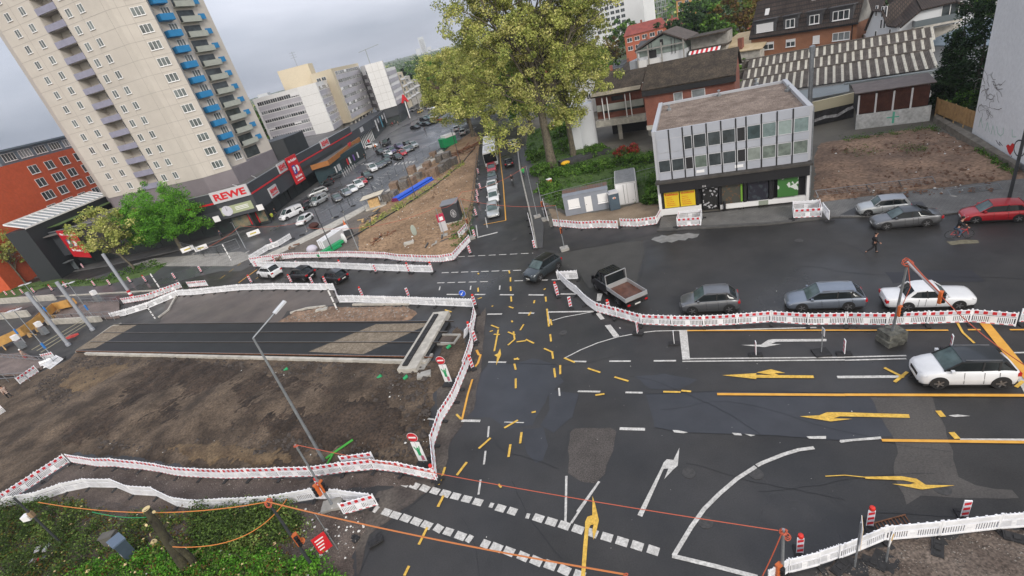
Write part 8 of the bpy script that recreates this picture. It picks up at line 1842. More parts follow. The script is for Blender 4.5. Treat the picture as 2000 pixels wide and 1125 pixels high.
# ---------------------------------------------------------------- materials stored on the dirt plot
M_PAV = mat('paver_stack',(.10,.09,.082),.9,scale=2,col2=(.20,.18,.16),fine=.4,fscale=8); M_PAVB = mat('paver_stack_brown',(.16,.11,.08),.9,scale=2,col2=(.24,.17,.125),fine=.3,fscale=8)
q = zq((720,270), 7.5); n_ = 0; hd_ = math.atan2(*(lambda d: (d.y,d.x))((G(860,300)-G(770,395)).xy))
LBS = ['lowest','second','third','fourth','fifth','sixth','seventh','eighth','ninth','tenth','eleventh','twelfth','thirteenth','fourteenth','fifteenth','sixteenth','seventeenth','eighteenth']
for k, (x, y, w_, d_, h_, br) in enumerate([(290,930,2.0,1.6,1.5,0),(390,900,2.2,1.4,1.6,0),(400,760,2.2,1.6,1.7,1),(540,740,2.0,1.6,1.7,0),(540,640,1.8,1.6,1.0,0),(660,690,1.8,1.4,1.6,1),(650,520,2.2,1.6,1.5,1),(740,600,1.6,1.6,1.4,0),(820,560,1.8,1.5,1.5,1),(900,560,1.6,1.5,1.4,1),(980,570,2.0,1.6,1.9,1),(870,440,2.4,1.6,1.2,1),(1080,510,2.6,1.6,1.7,0),(1150,460,2.6,1.6,1.8,0),(1050,350,2.4,1.5,1.6,0),(1170,330,2.6,1.6,1.8,0),(1250,400,2.0,1.6,1.6,0),(960,280,1.8,1.5,1.3,1)]):
 g = G(*q(x,y)); r = empty('paver_pallet', (g.x,g.y,.05), hd_+random.uniform(-.15,.15), LBS[k]+' pallet of stacked pavers counted up the slope from the timber table', 'pallet', 'pallets of pavers on the dirt plot')
 b = MB().m(M_WOOD);
 for j in range(3): b.box(-w_/2,w_/2,-d_/2+j*(d_-.15)/2,-d_/2+.15+j*(d_-.15)/2,0,.14)
 b.build('pallet_base', r); b = MB().m(M_PAVB if br else M_PAV); nl = int(h_/.3)
 for j in range(nl):
  for i in range(3):
   e = random.uniform(0,.05); b.box(-w_/2+i*w_/3+e,-w_/2+(i+1)*w_/3-.02,-d_/2+e,d_/2-e,.145+j*.3,.145+j*.3+.285)
 b.build('pavers', r)
g0, g1 = G(*q(400,945)), G(*q(915,630)); d = (g1-g0); rz = math.atan2(d.y,d.x); L_ = d.length
r = empty('pipe_bundle', (g0.x,g0.y,0), rz, 'bundle of long blue plastic pipes beside the paver pallets', 'pipes')
for k, (y, z) in enumerate([(-.65,.35),(-.2,.35),(.25,.35),(.7,.35),(-.42,.73),(.03,.73),(.48,.73)]):
 b = MB().m(M_BLUE).tube([(0,y,z),(L_,y,z)], .2, 10, cap=False); b.build('pipe', r, smooth=True)
 b = MB().m(mat('pipe_cap',(.2,.02,.05),.5)).tube([(-.05,y,z),(.0,y,z)], .2, 10); b.build('pipe_cap', r)
g = G(735,405); r = empty('timber_shelter', (g.x,g.y,.05), R(5), 'pale board roof on posts over a honey coloured crate', 'shelter')
b = MB().m(mat('pale_ply',(.55,.5,.4),.7,var=.1)); b.add([(-2.2,-1.2,2.1),(1.8,-1.2,2.3),(2.3,1.2,2.4),(-1.7,1.2,2.2),(-2.2,-1.2,2.16),(1.8,-1.2,2.36),(2.3,1.2,2.46),(-1.7,1.2,2.26)], [(3,2,1,0),(4,5,6,7),(0,1,5,4),(1,2,6,5),(2,3,7,6),(3,0,4,7)]); b.build('roof', r)
for x, y in ((-1.9,-1),(1.6,-1),(2.0,1),(-1.5,1)): b = MB().m(M_STEEL); b.box(x-.05,x+.05,y-.05,y+.05,0,2.15); b.build('post', r)
b = MB().m(M_WOOD); b.box(-1.0,.9,-.7,.8,.3,1.7); b.build('crate', r); b = MB().m(M_CONCL); b.box(-1.8,2.0,-1.1,1.1,0,.3); b.build('base', r)
def heap(name, px, py, n, sx, sy, mats_, label, cat, ln=1.2, z=.1, seed=0):
 g = G(px,py); r = empty(name, (g.x,g.y,z), hd_ if seed % 2 else 0, label, cat); rr = random.Random(seed)
 for k in range(n):
  b = MB().m(rr.choice(mats_)); a = Vector((rr.uniform(-sx,sx), rr.uniform(-sy,sy), .05+k*.03)); an = rr.uniform(-.5,.5)+(1.57 if rr.random() < .25 else 0); l_ = ln*rr.uniform(.5,1.2)
  b.bar(a, a+Vector((l_*math.cos(an), l_*math.sin(an), rr.uniform(-.05,.2))), rr.uniform(.1,.35), rr.uniform(.08,.2)); b.build('piece', r)
 return r
heap('steel_beams', 905,300, 16, 4,1.5,[M_RUST,mat('rust_light',(.24,.10,.05),.8)],'heap of rusty brown steel beams near the bus','beams',5,.2,1)
heap('scrap_heap', 725,430, 18, 3,1.2,[M_CONC,M_DSTEEL,M_WOOD,M_PAV],'grey scrap and kerb stones beside the timber shelter','scrap',1.5,.1,3)
heap('scrap_heap', 560,497, 14, 4,1.0,[M_CONC,M_SOILD,M_RUST,M_PAVB],'brown rubble heap behind the left end of the dirt plot barrier','rubble',1.4,.1,5)
heap('rusty_pieces', 752,462, 7, 1.2,.5,[M_RUST],'small group of rusty metal pieces in the middle of the dirt plot','scrap',.8,.1,6)
heap('rusty_pieces', 733,475, 7, 1.6,.5,[M_RUST,M_DARK],'dark dug-up chunks left of the middle of the dirt plot','rubble',.8,.1,7)
heap('scrap_heap', 860,475, 10, 2.5,1.0,[M_CONC,M_DSTEEL,M_SOILB],'scattered dark strips in the right corner of the dirt plot','scrap',1.2,.1,8)
heap('kerb_pile', 830,330-10, 14, 5,1.0,[M_CONC,M_PAV],'row of grey kerb stones along the upper edge of the dirt plot','kerb stones',1.2,.1,9)
for k in range(7): pass
g = G(650,478); r = empty('panel_stack', (g.x,g.y,.1), R(62), 'stack of white barrier panels stored upright on the dirt', 'panel stack')
for k in range(9): b = MB().m(M_PLAST if k % 3 else M_SGRY); b.box(-2.4+k*.06,2.2-k*.04,-.9+k*.2,-.82+k*.2,.1+.02*k,1.5+.03*(k%3)); b.build('panel', r)
b = MB().m(M_RED);
for k in range(5): b.box(-.6+k*.45,-.4+k*.45,.8,.86,1.2,1.4)
b.build('red_marks', r)
g = G(668,462); r = empty('panel_stack', (g.x,g.y,.1), R(20), 'second stack of slatted white panels lying flat', 'panel stack')
for k in range(7): b = MB().m(M_PLASTB); b.box(-1.2,1.4,-1.0+k*.28,-.85+k*.28,.2,1.3); b.build('panel', r)
b = MB().m(M_DSTEEL); b.box(-.6,1.8,-1.3,-.9,0,.9); b.build('frame', r)
g = G(648,490); r = empty('green_netting', (g.x,g.y,.1), R(45), 'roll of bright green netting with a white panel on the dirt', 'netting'); b = MB().m(M_GREEN); b.bar((-2.4,0,.3),(2.2,.1,.5),.9,.4); b.bar((-2.0,-.7,.2),(1.4,-.6,.2),.5,.25); b.build('roll', r, smooth=True); b = MB().m(M_FRAME); sph(b, (2.5,-.2,.8), .7, 10, 6, .25, .9, 1.2); b.build('white_shell', r, smooth=True)
g = G(612,492); b = MB().m(mat('sack_lilac',(.5,.48,.56),.7)); sph(b, (g.x,g.y,.5), .8, 10, 6, 1.1, .9, .8); tag(b.build('white_sack', smooth=True), 'pale sack sitting right behind the barrier at the dirt plot', 'sack')
g = G(812,462); r = empty('leaning_plate', (g.x,g.y,.1), R(10), 'pale oval plate standing upright in the dirt', 'plate'); b = MB().m(mat('plate_green',(.3,.34,.3),.6)); sph(b, (0,0,.85), .85, 12, 8, .45, .08, 1.0); b.build('plate', r, smooth=True)
g = G(800,478); b = MB().m(M_CONCL).box(g.x-.7,g.x+.7,g.y-.4,g.y+.4,.15,.42); tag(b.build('concrete_slab'), 'flat pale slab lying in the dirt plot near the oval plate', 'slab')
g = G(674,440); b = MB().m(M_ORANGE).lathe([(.3,.12),(.3,.16),(.18,.18),(.05,.95)], (g.x,g.y), 10); tag(b.build('traffic_cone'), 'small orange cone on the track beside the car park strip', 'cone')
g = G(722,378);
g = G(877,285); r = empty('green_skip', (g.x,g.y,0), R(30), 'green tarpaulin covered skip at the top of the dirt plot', 'skip'); b = MB().m(M_GREEN); b.box(-2,2,-1.2,1.2,.1,2.3); b.build('body', r); b = MB().m(M_FRAME); b.box(-1.0,2.1,-1.3,1.3,2.3,2.9); b.build('cover', r)
r = heap('white_sacks', 895,262, 10, 5,1.5,[M_WHITE,M_SGRY,M_CONC],'white sacks and boards piled beyond the green skip','sacks',2,.2,10)
g = G(615,445); b = MB().m(mat('brown_sack',(.05,.015,.012),.8)); sph(b, (g.x,g.y,.5), .8, 10, 6, 1.2, .9, .7); tag(b.build('brown_sack', smooth=True), 'dark red brown sack on the pale strip beside the white hatchback', 'sack')
def mesh_fence(pts, h, label, seg=3.4, m_=M_STEEL, name='mesh_fence', lean=0):
 g = [G(*p).xy for p in pts]; r = empty(name, (g[0].x,g[0].y,0), 0, label, 'fence'); o_ = g[0]
 for a, c_ in zip(g, g[1:]):
  n = max(1, round((c_-a).length/seg))
  for k in range(n):
   p, e = a.lerp(c_,k/n)-o_, a.lerp(c_,(k+1)/n)-o_; P3_ = lambda v, z: (v.x, v.y+lean*z, z)
   b = MB().m(m_); b.bar(P3_(p,.1),P3_(p,h),.05,.05); b.bar(P3_(e,.1),P3_(e,h),.05,.05); b.bar(P3_(p,h),P3_(e,h),.05,.05); b.bar(P3_(p,.15),P3_(e,.15),.04,.04)
   for j in range(1,5): v = p.lerp(e,j/5); b.bar(P3_(v,.15),P3_(v,h),.012,.012)
   for j in range(1,4): b.bar(P3_(p,.15+j*(h-.15)/4),P3_(e,.15+j*(h-.15)/4),.012,.012)
   b.build('mesh_panel', r)
   b = MB().m(M_CONC); b.box(p.x-.12,p.x+.12,p.y-.35,p.y+.35,0,.14); b.build('foot', r)
 return r
mesh_fence([(600,452),(650,426),(690,402),(730,376),(762,352),(800,325),(842,300),(866,286)], 1.9, 'light mesh fence on concrete feet along the pale strip of the car park')
mesh_fence([(360,490),(400,502),(430,500),(470,485)], 1.9, 'mesh fence panels by the crossing left of the dirt plot'); mesh_fence([(1060,410),(1095,400),(1200,375),(1290,352)], 2.0, 'mesh fence behind the cabin across the lawn'); mesh_fence([(1600,388),(1700,377),(1830,362)], .7, 'low mesh fence lying over along the vacant lot', lean=.9); mesh_fence([(1860,385),(1960,372)], .5, 'flattened mesh fence panel by the vacant lot at the right', lean=1.2)
mesh_fence([(935,315),(932,360),(925,420),(915,458)], 1.8, 'mesh fence between dirt plot and queue of cars', 3.4, M_DSTEEL)
for pts, lb in (([(920,505),(905,535)],'x'),): pass
b = MB().m(M_BLACK); g = [G(*p) for p in [(600,500-22),(735,445-0),(780,400),(840,365),(890,322),(925,290)]]
for (px, py), lb in (((500,465),'white banner with yellow print tied to the mesh fence'),((398,494),'white paper notice on the left mesh fence'),((372,496),'small white notice at the left end of the mesh fence')):
 g = G(px,py); r = empty('fence_banner', (g.x,g.y,.6), R(20), lb, 'banner'); b = MB().m(M_FRAME).box(-1.1,1.1,-.05,-.02,0,.9); o = b.build('sheet', r); b = MB().m(mat('print_yellow',(.5,.4,.05),.6)); b.box(-.6,.5,-.06,-.051,.3,.55); b.build('print', o)
b = MB().m(M_BLACK); pts = [G(*p)+Vector((0,0,.25)) for p in [(640,492),(720,448),(790,405),(850,365),(900,325),(928,290)]]; b.tube(pts, .12, 6); tag(b.build('black_edging'), 'long black edging tube along the verge of the dirt plot', 'tube')
terrain('verge_weeds', P2([(700,450),(760,412),(800,395),(850,358),(905,315),(910,322),(860,362),(800,402),(745,432),(712,454)]), .4, .2, mat('weeds',(.07,.10,.02),.9,scale=.7,col2=(.2,.15,.06),fine=.4), base=.1, rough=.12, seed=12)
for k, (px, py) in enumerate([(571,467),(590,459),(618,447),(657,424),(690,402),(722,380)]):
 g = G(px,py,.1); b = MB().m(M_RUB).box(g.x-.45,g.x+.45,g.y-.2,g.y+.2,.1,.2); tag(b.build('rubber_block'), 'dark rubber fence foot lying on the pale strip of the car park', 'fence foot', 'fence feet on the pale strip')
for px, py, lb in ((1705,1098+5,'dark rubber base plate between the two signs at the lower right'),(1830,1075,'dark rubber base plate under the lower right panels, left one'),(1985,1055,'dark rubber base plate under the lower right panels, right one'),(735,1060,'dark rubber base plate at the bottom crossing, right one'),(690,1053,'dark rubber base plate at the bottom crossing, left one'),(1640,1112,'dark rubber base plate under the yellow sign')):
 g = G(px,py); b = MB().m(M_RUB).box(-.4,.4,-.2,.2,.0,.11); b.box(-.1,.1,-.1,.1,.11,.15); b.box(-.34,-.2,-.12,.12,.11,.13); b.box(.2,.34,-.12,.12,.11,.13); o = b.build('rubber_block', None, (g.x,g.y,.06), R(random.uniform(-60,60))); tag(o, lb, 'fence foot')
g = G(1740,1031); b = MB().m(M_RUST)
for k in range(12): b.bar((g.x-.9+k*.15,g.y-.35,.03),(g.x-.75+k*.15,g.y+.35,.03),.03,.03)
b.bar((g.x-.95,g.y-.35,.03),(g.x+.8,g.y-.35,.03),.05,.04); b.bar((g.x-.8,g.y+.35,.03),(g.x+.95,g.y+.35,.03),.05,.04); tag(b.build('drain_grate'), 'rusty drain grate beside the lamp beacon at the lower right', 'grate')
def scatter_stones(name, poly, n, smin, smax, m_, label_kind='stuff', zf=.08, seed=1):
 g = [G(*p).xy for p in poly]; xs = [v.x for v in g]; ys = [v.y for v in g]; rr = random.Random(seed); b = MB().m(m_); c = 0
 while c < n:
  x, y = rr.uniform(min(xs),max(xs)), rr.uniform(min(ys),max(ys))
  if not pip(x, y, g): continue
  c += 1; s_ = rr.uniform(smin,smax)*(1 if rr.random() < .9 else 1.8); z = zf+rr.uniform(0,.05); a = rr.uniform(0,3); ca, sa = math.cos(a)*s_, math.sin(a)*s_
  b.add([(x+ca,y+sa,z),(x-sa,y+ca,z),(x-ca,y-sa,z),(x+sa,y-ca,z),(x,y,z+s_*.9)], [(0,1,4),(1,2,4),(2,3,4),(3,0,4)])
 return tag(b.build(name), kind='stuff')
M_PEB = mat('pebble',(.24,.22,.2),.9,var=.3,scale=3); M_LIT = mat('litter',(.6,.6,.58),.7); M_PEBD = mat('pebble_dark',(.06,.05,.045),.95,var=.4,scale=3); M_CHIP = mat('wood_chip',(.5,.38,.2),.8,var=.2)
scatter_stones('pebbles', [(1530,1150),(1650,1095),(1830,1052),(2060,1035),(2100,1180)], 900, .008,.026, M_PEB, zf=.09)
scatter_stones('pebbles', [(500,1030),(640,985),(712,1000),(720,1040),(690,1100),(560,1100)], 500, .01,.03, M_PEB, seed=2, zf=.25)
scatter_stones('litter', [(500,1030),(640,985),(712,1000),(720,1040),(690,1100),(560,1100)], 60, .03,.10, M_LIT, seed=3, zf=.27)
scatter_stones('litter', [(200,730),(840,725),(840,900),(500,900),(200,880)], 160, .02,.06, M_LIT, seed=4, zf=.2)
scatter_stones('soil_clods', [(60,760),(150,700),(840,720),(840,900),(200,880)], 3500, .05,.2, M_PEBD, seed=5, zf=.15)
scatter_stones('soil_clods', [(560,500),(700,490),(850,350),(920,300),(900,480),(740,500)], 900, .06,.2, mat('clod_brown',(.18,.12,.08),.95,var=.3,scale=1), seed=6, zf=.15)
scatter_stones('litter', [(560,500),(700,490),(850,350),(920,300),(900,480),(740,500)], 110, .04,.12, M_LIT, seed=7, zf=.2)
scatter_stones('litter', [(1600,395),(1620,290),(1840,260),(1960,330),(1940,380)], 60, .03,.1, M_LIT, seed=8, zf=.2)
scatter_stones('soil_clods', [(1600,395),(1620,290),(1840,260),(1960,330),(1940,380)], 900, .05,.16, mat('clod_red',(.14,.08,.055),.95,var=.3,scale=1), seed=9, zf=.2)
scatter_stones('litter', [(930,460),(1900,640),(1990,960),(1300,1100),(720,1110),(930,700)], 70, .008,.022, M_LIT, seed=10, zf=.018)
scatter_stones('pebbles', [(0,960),(140,905),(700,930),(730,960),(450,990),(170,960)], 500, .015,.045, M_PEB, seed=11, zf=.06)
scatter_stones('pebbles', [(545,630),(640,603),(800,602),(800,625)], 300, .03,.1, M_PEB, seed=12, zf=.2)
q = zq((540,230), 6.618)
for k in range(7):
 for j in (0,1):
  g = G(*q(880+k*24-j*18, 765-k*21-j*32)); b = MB().m(M_SGRY).lathe([(.06,0),(.06,1.0),(.02,1.04)], (g.x,g.y), 8); tag(b.build('bollard'), 'slim pale bollard in the double row beside the dark glazed entrance', 'bollard', 'bollards beside the glazed entrance')
for x, y, m_, lb in ((905,620,M_SRED,'red and white feather flag by the shop window under the canopy'),(985,520,MATS['poster_violet'],'violet feather flag under the canopy'),(1020,500,MATS['banner_cyan'],'blue feather flag near the right end of the canopy'),(800,690,mat('goods_brown',(.2,.07,.04),.7),'brown goods display at the left end of the canopy windows')):
 g = G(*q(x, y)); r = empty('shop_flag', (g.x,g.y,.12), R(-70), lb, 'flag'); b = MB().m(M_STEEL).box(-.03,.03,-.03,.03,0,2.6); b.build('pole', r); b = MB().m(m_).box(.03,.9,-.02,.02,.5,2.5); f_ = b.build('flag', r); b = MB().m(M_FRAME).box(.2,.7,-.03,-.021,1.5,2.1); b.build('emblem', f_)
for k, (x, y, m_) in enumerate(((1010,470,M_GREEN),(1060,500,M_RED),(1110,520,mat('crate_brown',(.25,.12,.05),.7)),(1140,490,M_SGRY),(1090,350,M_GREEN),(1200,340,M_RED))):
 g = G(*q(x, y)); r = empty('goods_trolley', (g.x,g.y,.12), .4*k, ('green','red','brown','grey','second green','second red')[k]+' goods stand outside the far end of the canopy', 'goods stand'); b = MB().m(m_).box(-.6,.6,-.4,.4,.5,1.1); b.box(-.5,.4,-.3,.3,1.1,1.4); b.build('goods', r); b = MB().m(M_STEEL); b.box(-.62,.62,-.42,.42,.35,.5); b.box(-.6,-.5,-.4,-.3,0,.35); b.box(.5,.6,.3,.4,0,.35); b.build('stand', r)
g = G(135,533); r = empty('tram_shelter', (g.x,g.y,.1), R(-20), 'small glass waiting shelter on the left pavement', 'shelter'); b = MB().m(MATS['balcony_glass']); b.box(-2.2,2.2,.9,.95,.2,2.2); b.build('pane', r); b = MB().m(M_STEEL); b.box(-2.3,2.3,-.6,1.0,2.25,2.35); b.build('roof', r)
for x in (-2.2,0,2.2): b = MB().m(M_DSTEEL); b.box(x-.04,x+.04,.85,.95,0,2.25); b.build('post', r)
# ---------------------------------------------------------------- vegetation
def leafmat(name, c, c2):
 m_ = mat(name, c, .75, scale=.35, col2=c2, fine=.25, fscale=2.5); b = m_.node_tree.nodes['Principled BSDF']
 b.inputs['Specular IOR Level'].default_value = .2; nt = m_.node_tree; L = nt.links
 tr = nt.nodes.new('ShaderNodeBsdfTranslucent'); ms = nt.nodes.new('ShaderNodeMixShader'); ms.inputs[0].default_value = .15
 L.new(b.inputs['Base Color'].links[0].from_socket, tr.inputs[0]); L.new(b.outputs[0], ms.inputs[1]); L.new(tr.outputs[0], ms.inputs[2]); L.new(ms.outputs[0], nt.nodes['Material Output'].inputs[0]); return m_
def leaves(rng, C, Rr, n, size, flat=.5):
 """n quads around clump centres C (k,3) with radii Rr; returns verts, faces, clump index"""
 k = len(C); idx = rng.randint(0, k, n); d = rng.normal(size=(n,3)); d /= np.linalg.norm(d, axis=1, keepdims=True)
 p = C[idx] + d*(Rr[idx]*rng.uniform(.25,1,n)**.6)[:,None]*np.array([1,1,.75])
 nr = d*.6+rng.normal(size=(n,3))*.6+np.array([0,0,flat]); nr /= np.linalg.norm(nr, axis=1, keepdims=True)
 a = np.cross(nr, rng.normal(size=(n,3))); a /= np.linalg.norm(a, axis=1, keepdims=True); b = np.cross(nr, a)
 s = size*rng.uniform(.6,1.4,n)[:,None]; w_ = s*.6
 V = np.stack([p-a*s, p-b*w_, p+a*s, p+b*w_], 1).reshape(-1,3); F = np.arange(n*4).reshape(-1,4); return V, F, idx
def leaf_obj(name, V, F, mi, mats_, parent=None, loc=None):
 me = bpy.data.meshes.new(name); n = len(F); me.vertices.add(len(V)); me.vertices.foreach_set('co', V.astype(np.float32).ravel())
 me.loops.add(n*4); me.loops.foreach_set('vertex_index', F.astype(np.int32).ravel()); me.polygons.add(n)
 me.polygons.foreach_set('loop_start', np.arange(0, n*4, 4, dtype=np.int32));
 for m_ in mats_: me.materials.append(m_)
 me.polygons.foreach_set('material_index', mi.astype(np.int32)); me.update(calc_edges=True); me.validate(); return link(name, me, parent, loc)
LM = {'plane': [leafmat('leaf_plane_dark',(.17,.22,.05),(.24,.28,.07)), leafmat('leaf_plane',(.32,.36,.09),(.40,.42,.11)), leafmat('leaf_plane_light',(.48,.48,.16),(.56,.53,.2))],
 'bright': [leafmat('leaf_bright_dark',(.04,.14,.010),(.06,.18,.015)), leafmat('leaf_bright',(.09,.27,.02),(.12,.32,.03)), leafmat('leaf_bright_light',(.13,.32,.03),(.17,.38,.045))],
 'dark': [leafmat('leaf_fir',(.008,.02,.008),(.014,.03,.012)), leafmat('leaf_fir2',(.016,.04,.012),(.026,.055,.018)), leafmat('leaf_fir3',(.03,.065,.02),(.04,.08,.03))],
 'green': [leafmat('leaf_green_dark',(.025,.06,.008),(.035,.08,.012)), leafmat('leaf_green',(.05,.13,.015),(.08,.17,.025)), leafmat('leaf_green_light',(.11,.22,.03),(.15,.26,.05))],
 'bram': [leafmat('bramble_dark',(.028,.05,.012),(.045,.07,.018)), leafmat('bramble_leaf',(.07,.13,.022),(.10,.16,.03)), leafmat('bramble_light',(.15,.22,.05),(.2,.27,.07))],
 'rusty': [leafmat('leaf_rust_dark',(.08,.04,.01),(.1,.06,.015)), leafmat('leaf_rust',(.15,.11,.02),(.17,.14,.03)), leafmat('leaf_rust_green',(.08,.13,.02),(.12,.17,.03))],
 'red': [leafmat('leaf_red_dark',(.12,.01,.008),(.16,.02,.01)), leafmat('leaf_red',(.3,.025,.02),(.36,.04,.03)), leafmat('leaf_red_green',(.05,.1,.02),(.06,.12,.02))]}
M_BARK = mat('bark', (.07,.06,.045), .9, scale=3, col2=(.16,.14,.10), bump=.03, fine=.3); M_BARKD = mat('bark_dark', (.03,.025,.02), .95, scale=3, col2=(.06,.05,.04))
def tree(name, label, base, h, blobs, kind, n, size, tr=.35, nclump=120, clr=1.2, seed=0, bark=None, group=None, shell=.55, limbs=16, mixw=(.3,.45,.25), lean=(0,0)):
 """blobs: (dx,dy,z,rx,ry,rz) ellipsoids the crown fills, relative to the trunk foot"""
 g = base if isinstance(base, Vector) else G(*base); r = empty(name, (g.x,g.y,0), 0, label, 'tree' if 'shrub' not in name and 'bush' not in name and 'hedge' not in name else 'shrub', group)
 rng = np.random.RandomState(seed+17); vol = np.array([b[3]*b[4]*b[5] for b in blobs]); vol = vol/vol.sum(); C = [];
 while len(C) < nclump:
  b = blobs[rng.choice(len(blobs), p=vol)]; d = rng.normal(size=3); d /= np.linalg.norm(d); rr = rng.uniform(shell,1)**(.5) if rng.rand() < .8 else rng.uniform(.1,.7)
  p = np.array(b[:3])+d*np.array(b[3:])*rr*(1+.12*rng.normal())
  if p[2] > .3: C.append(p)
 C = np.array(C); Rr = clr*rng.uniform(.55,1.35,len(C))
 V, F, idx = leaves(rng, C, Rr, n, size)
 zz = (C[:,2]-C[:,2].min())/(np.ptp(C[:,2])+1e-6); base_m = rng.choice(3, len(C), p=mixw); mi = np.where(rng.rand(n) < .55, base_m[idx], rng.choice(3, n, p=mixw))
 leaf_obj('crown', V, F, mi, LM[kind], r)
 b = MB().m(bark or M_BARK); top = np.array([lean[0], lean[1], h*.55]);
 b.tube([(0,0,-.1),(0,0,h*.08),tuple(top*.5),tuple(top)], [tr*1.35,tr,tr*.8,tr*.45], 9)
 order = rng.permutation(len(C))[:limbs]
 for j in order:
  e = C[j]; s = top*rng.uniform(.45,1.0); mid = (s+e)/2+rng.normal(size=3)*.06*h*.3+np.array([0,0,.04*h]); w_ = tr*rng.uniform(.2,.42)
  q1 = s+(mid-s)*.5+rng.normal(size=3)*.15; q2 = mid+(e-mid)*.5+rng.normal(size=3)*.25
  b.tube([tuple(s), tuple(q1), tuple(mid), tuple(q2), tuple(e)], [w_,w_*.8,w_*.55,w_*.35,w_*.12], 5, cap=False)
  for t_ in range(2):
   e2 = C[np.argmin(np.linalg.norm(C-(e+rng.normal(size=3)*clr*3), axis=1))]; b.tube([tuple(mid), tuple((mid+e2)/2+rng.normal(size=3)*.3), tuple(e2)], [w_*.4,w_*.25,w_*.08], 4, cap=False)
 b.build('trunk', r, smooth=40); return r
tree('plane_tree','huge yellow-green plane tree in front of the white stair drum, tallest of all',(1080,330),34,[(-1,0,22,11,9,10),(-7,1,25,7,7,8),(5,0,26,9,8,8),(2,-1,15,7.5,6,5),(-3,0,31,8,7,6),(9,2,20,5,6,6),(1,0,10.5,6,5,3.2),(-5,1,12.5,5,5,4),(-7,-1,9,4.5,4.5,4),(-11,2,16,5,5,6),(11,1,25,5,6,7),(9,-1,14,5,5,4),(3,-1,8.5,4,4,3)],'plane',125000,.15,.75,760,1.2,1,limbs=60,mixw=(.25,.5,.25),shell=.35)
tree('plane_tree','second plane tree just right of the huge one, behind the dark hedge boards',(1121,306),27,[(0,1,19,7,7,7),(4,0,14,5,5,5),(0,0,9,4,4,3)],'plane',26000,.17,.5,170,1.2,2,limbs=30,shell=.35)
tree('plane_tree','leafy plane tree at the left of the bus, reaching over the dirt plot',(925,268),24,[(-3,0,16,8,8,7.5),(-7,2,12,5,5,5),(3,0,13,6,6,6),(-1,0,8,7,6,4.5),(-5,0,9,4,4,4)],'plane',42000,.19,.5,200,1.4,3,limbs=26,mixw=(.3,.5,.2),shell=.35)
for k, (bx, h, r_, lb) in enumerate((((950,245),24,7.5,'plane tree directly behind the bus'),((915,240),21,7,'plane tree on the left pavement beyond the white sacks'),((1008,245),24,7,'plane tree on the right pavement, deep in the street'),((985,222),22,7,'farther plane tree closing the street, right one'),((940,215),21,7,'farther plane tree closing the street, left one'),((1040,262),20,6,'plane tree between the huge one and the street'))):
 tree('plane_tree', lb, bx, h, [(0,0,h*.62,r_,r_,h*.33),(r_*.4,0,h*.42,r_*.8,r_*.8,h*.22),(-r_*.3,0,h*.32,r_*.7,r_*.7,h*.16)],'plane' if k != 5 else 'green',11000,.27,.4,120,1.5,10+k,limbs=10,mixw=(.35,.45,.2),shell=.3)
tree('maple_tree','bright fresh green tree in front of the supermarket corner',(357,489),13.5,[(-1,0,8.3,6.6,6,4.6),(3,0,6.6,5,4.5,3.6),(-4,1,6.2,4.4,4,3.4),(0,0,4.6,6,5,2)],'bright',52000,.13,.4,330,1.15,20,limbs=20,mixw=(.28,.45,.27))
tree('young_tree','thin-leaved yellowish tree with pale trunk left of the bright green one',(263,527),12,[(-2.2,0,8.5,5.4,5,4),(0,0,6.5,4.5,4,2.5),(2,0,8,4,4,3)],'plane',8200,.17,.2,110,.9,21,limbs=40,mixw=(.3,.5,.2),lean=(-1.5,0))
tree('young_tree','thin-leaved yellowish tree cut by the left picture edge',(50,553),11,[(1.5,0,7.5,4.5,4,3.6),(-1,0,8.5,4,4,3)],'plane',4200,.17,.18,90,.9,22,limbs=30,mixw=(.3,.5,.2))
for k, (bx, h, w_, lb) in enumerate((((1862,218),13,2.3,'dark green cypress left one beside the white firewall'),((1897,224),14.5,2.3,'dark green cypress right one against the white firewall'),((1843,214),9,1.8,'lower dark cypress behind the board fence'))):
 tree('cypress_tree', lb, bx, h, [(0,0,h*(.1+.12*j),w_*(1-.085*j),w_*(1-.085*j),h*.13) for j in range(8)],'dark',9000,.14,.25,170,.75,30+k,bark=M_BARKD,limbs=4,mixw=(.4,.45,.15),shell=.6)
tree('garden_shrub','rounded green shrub at the foot of the cypresses',(1885,228),3.5,[(0,0,1.6,2.6,1.8,1.4)],'green',2500,.12,.1,50,.6,35,limbs=4)
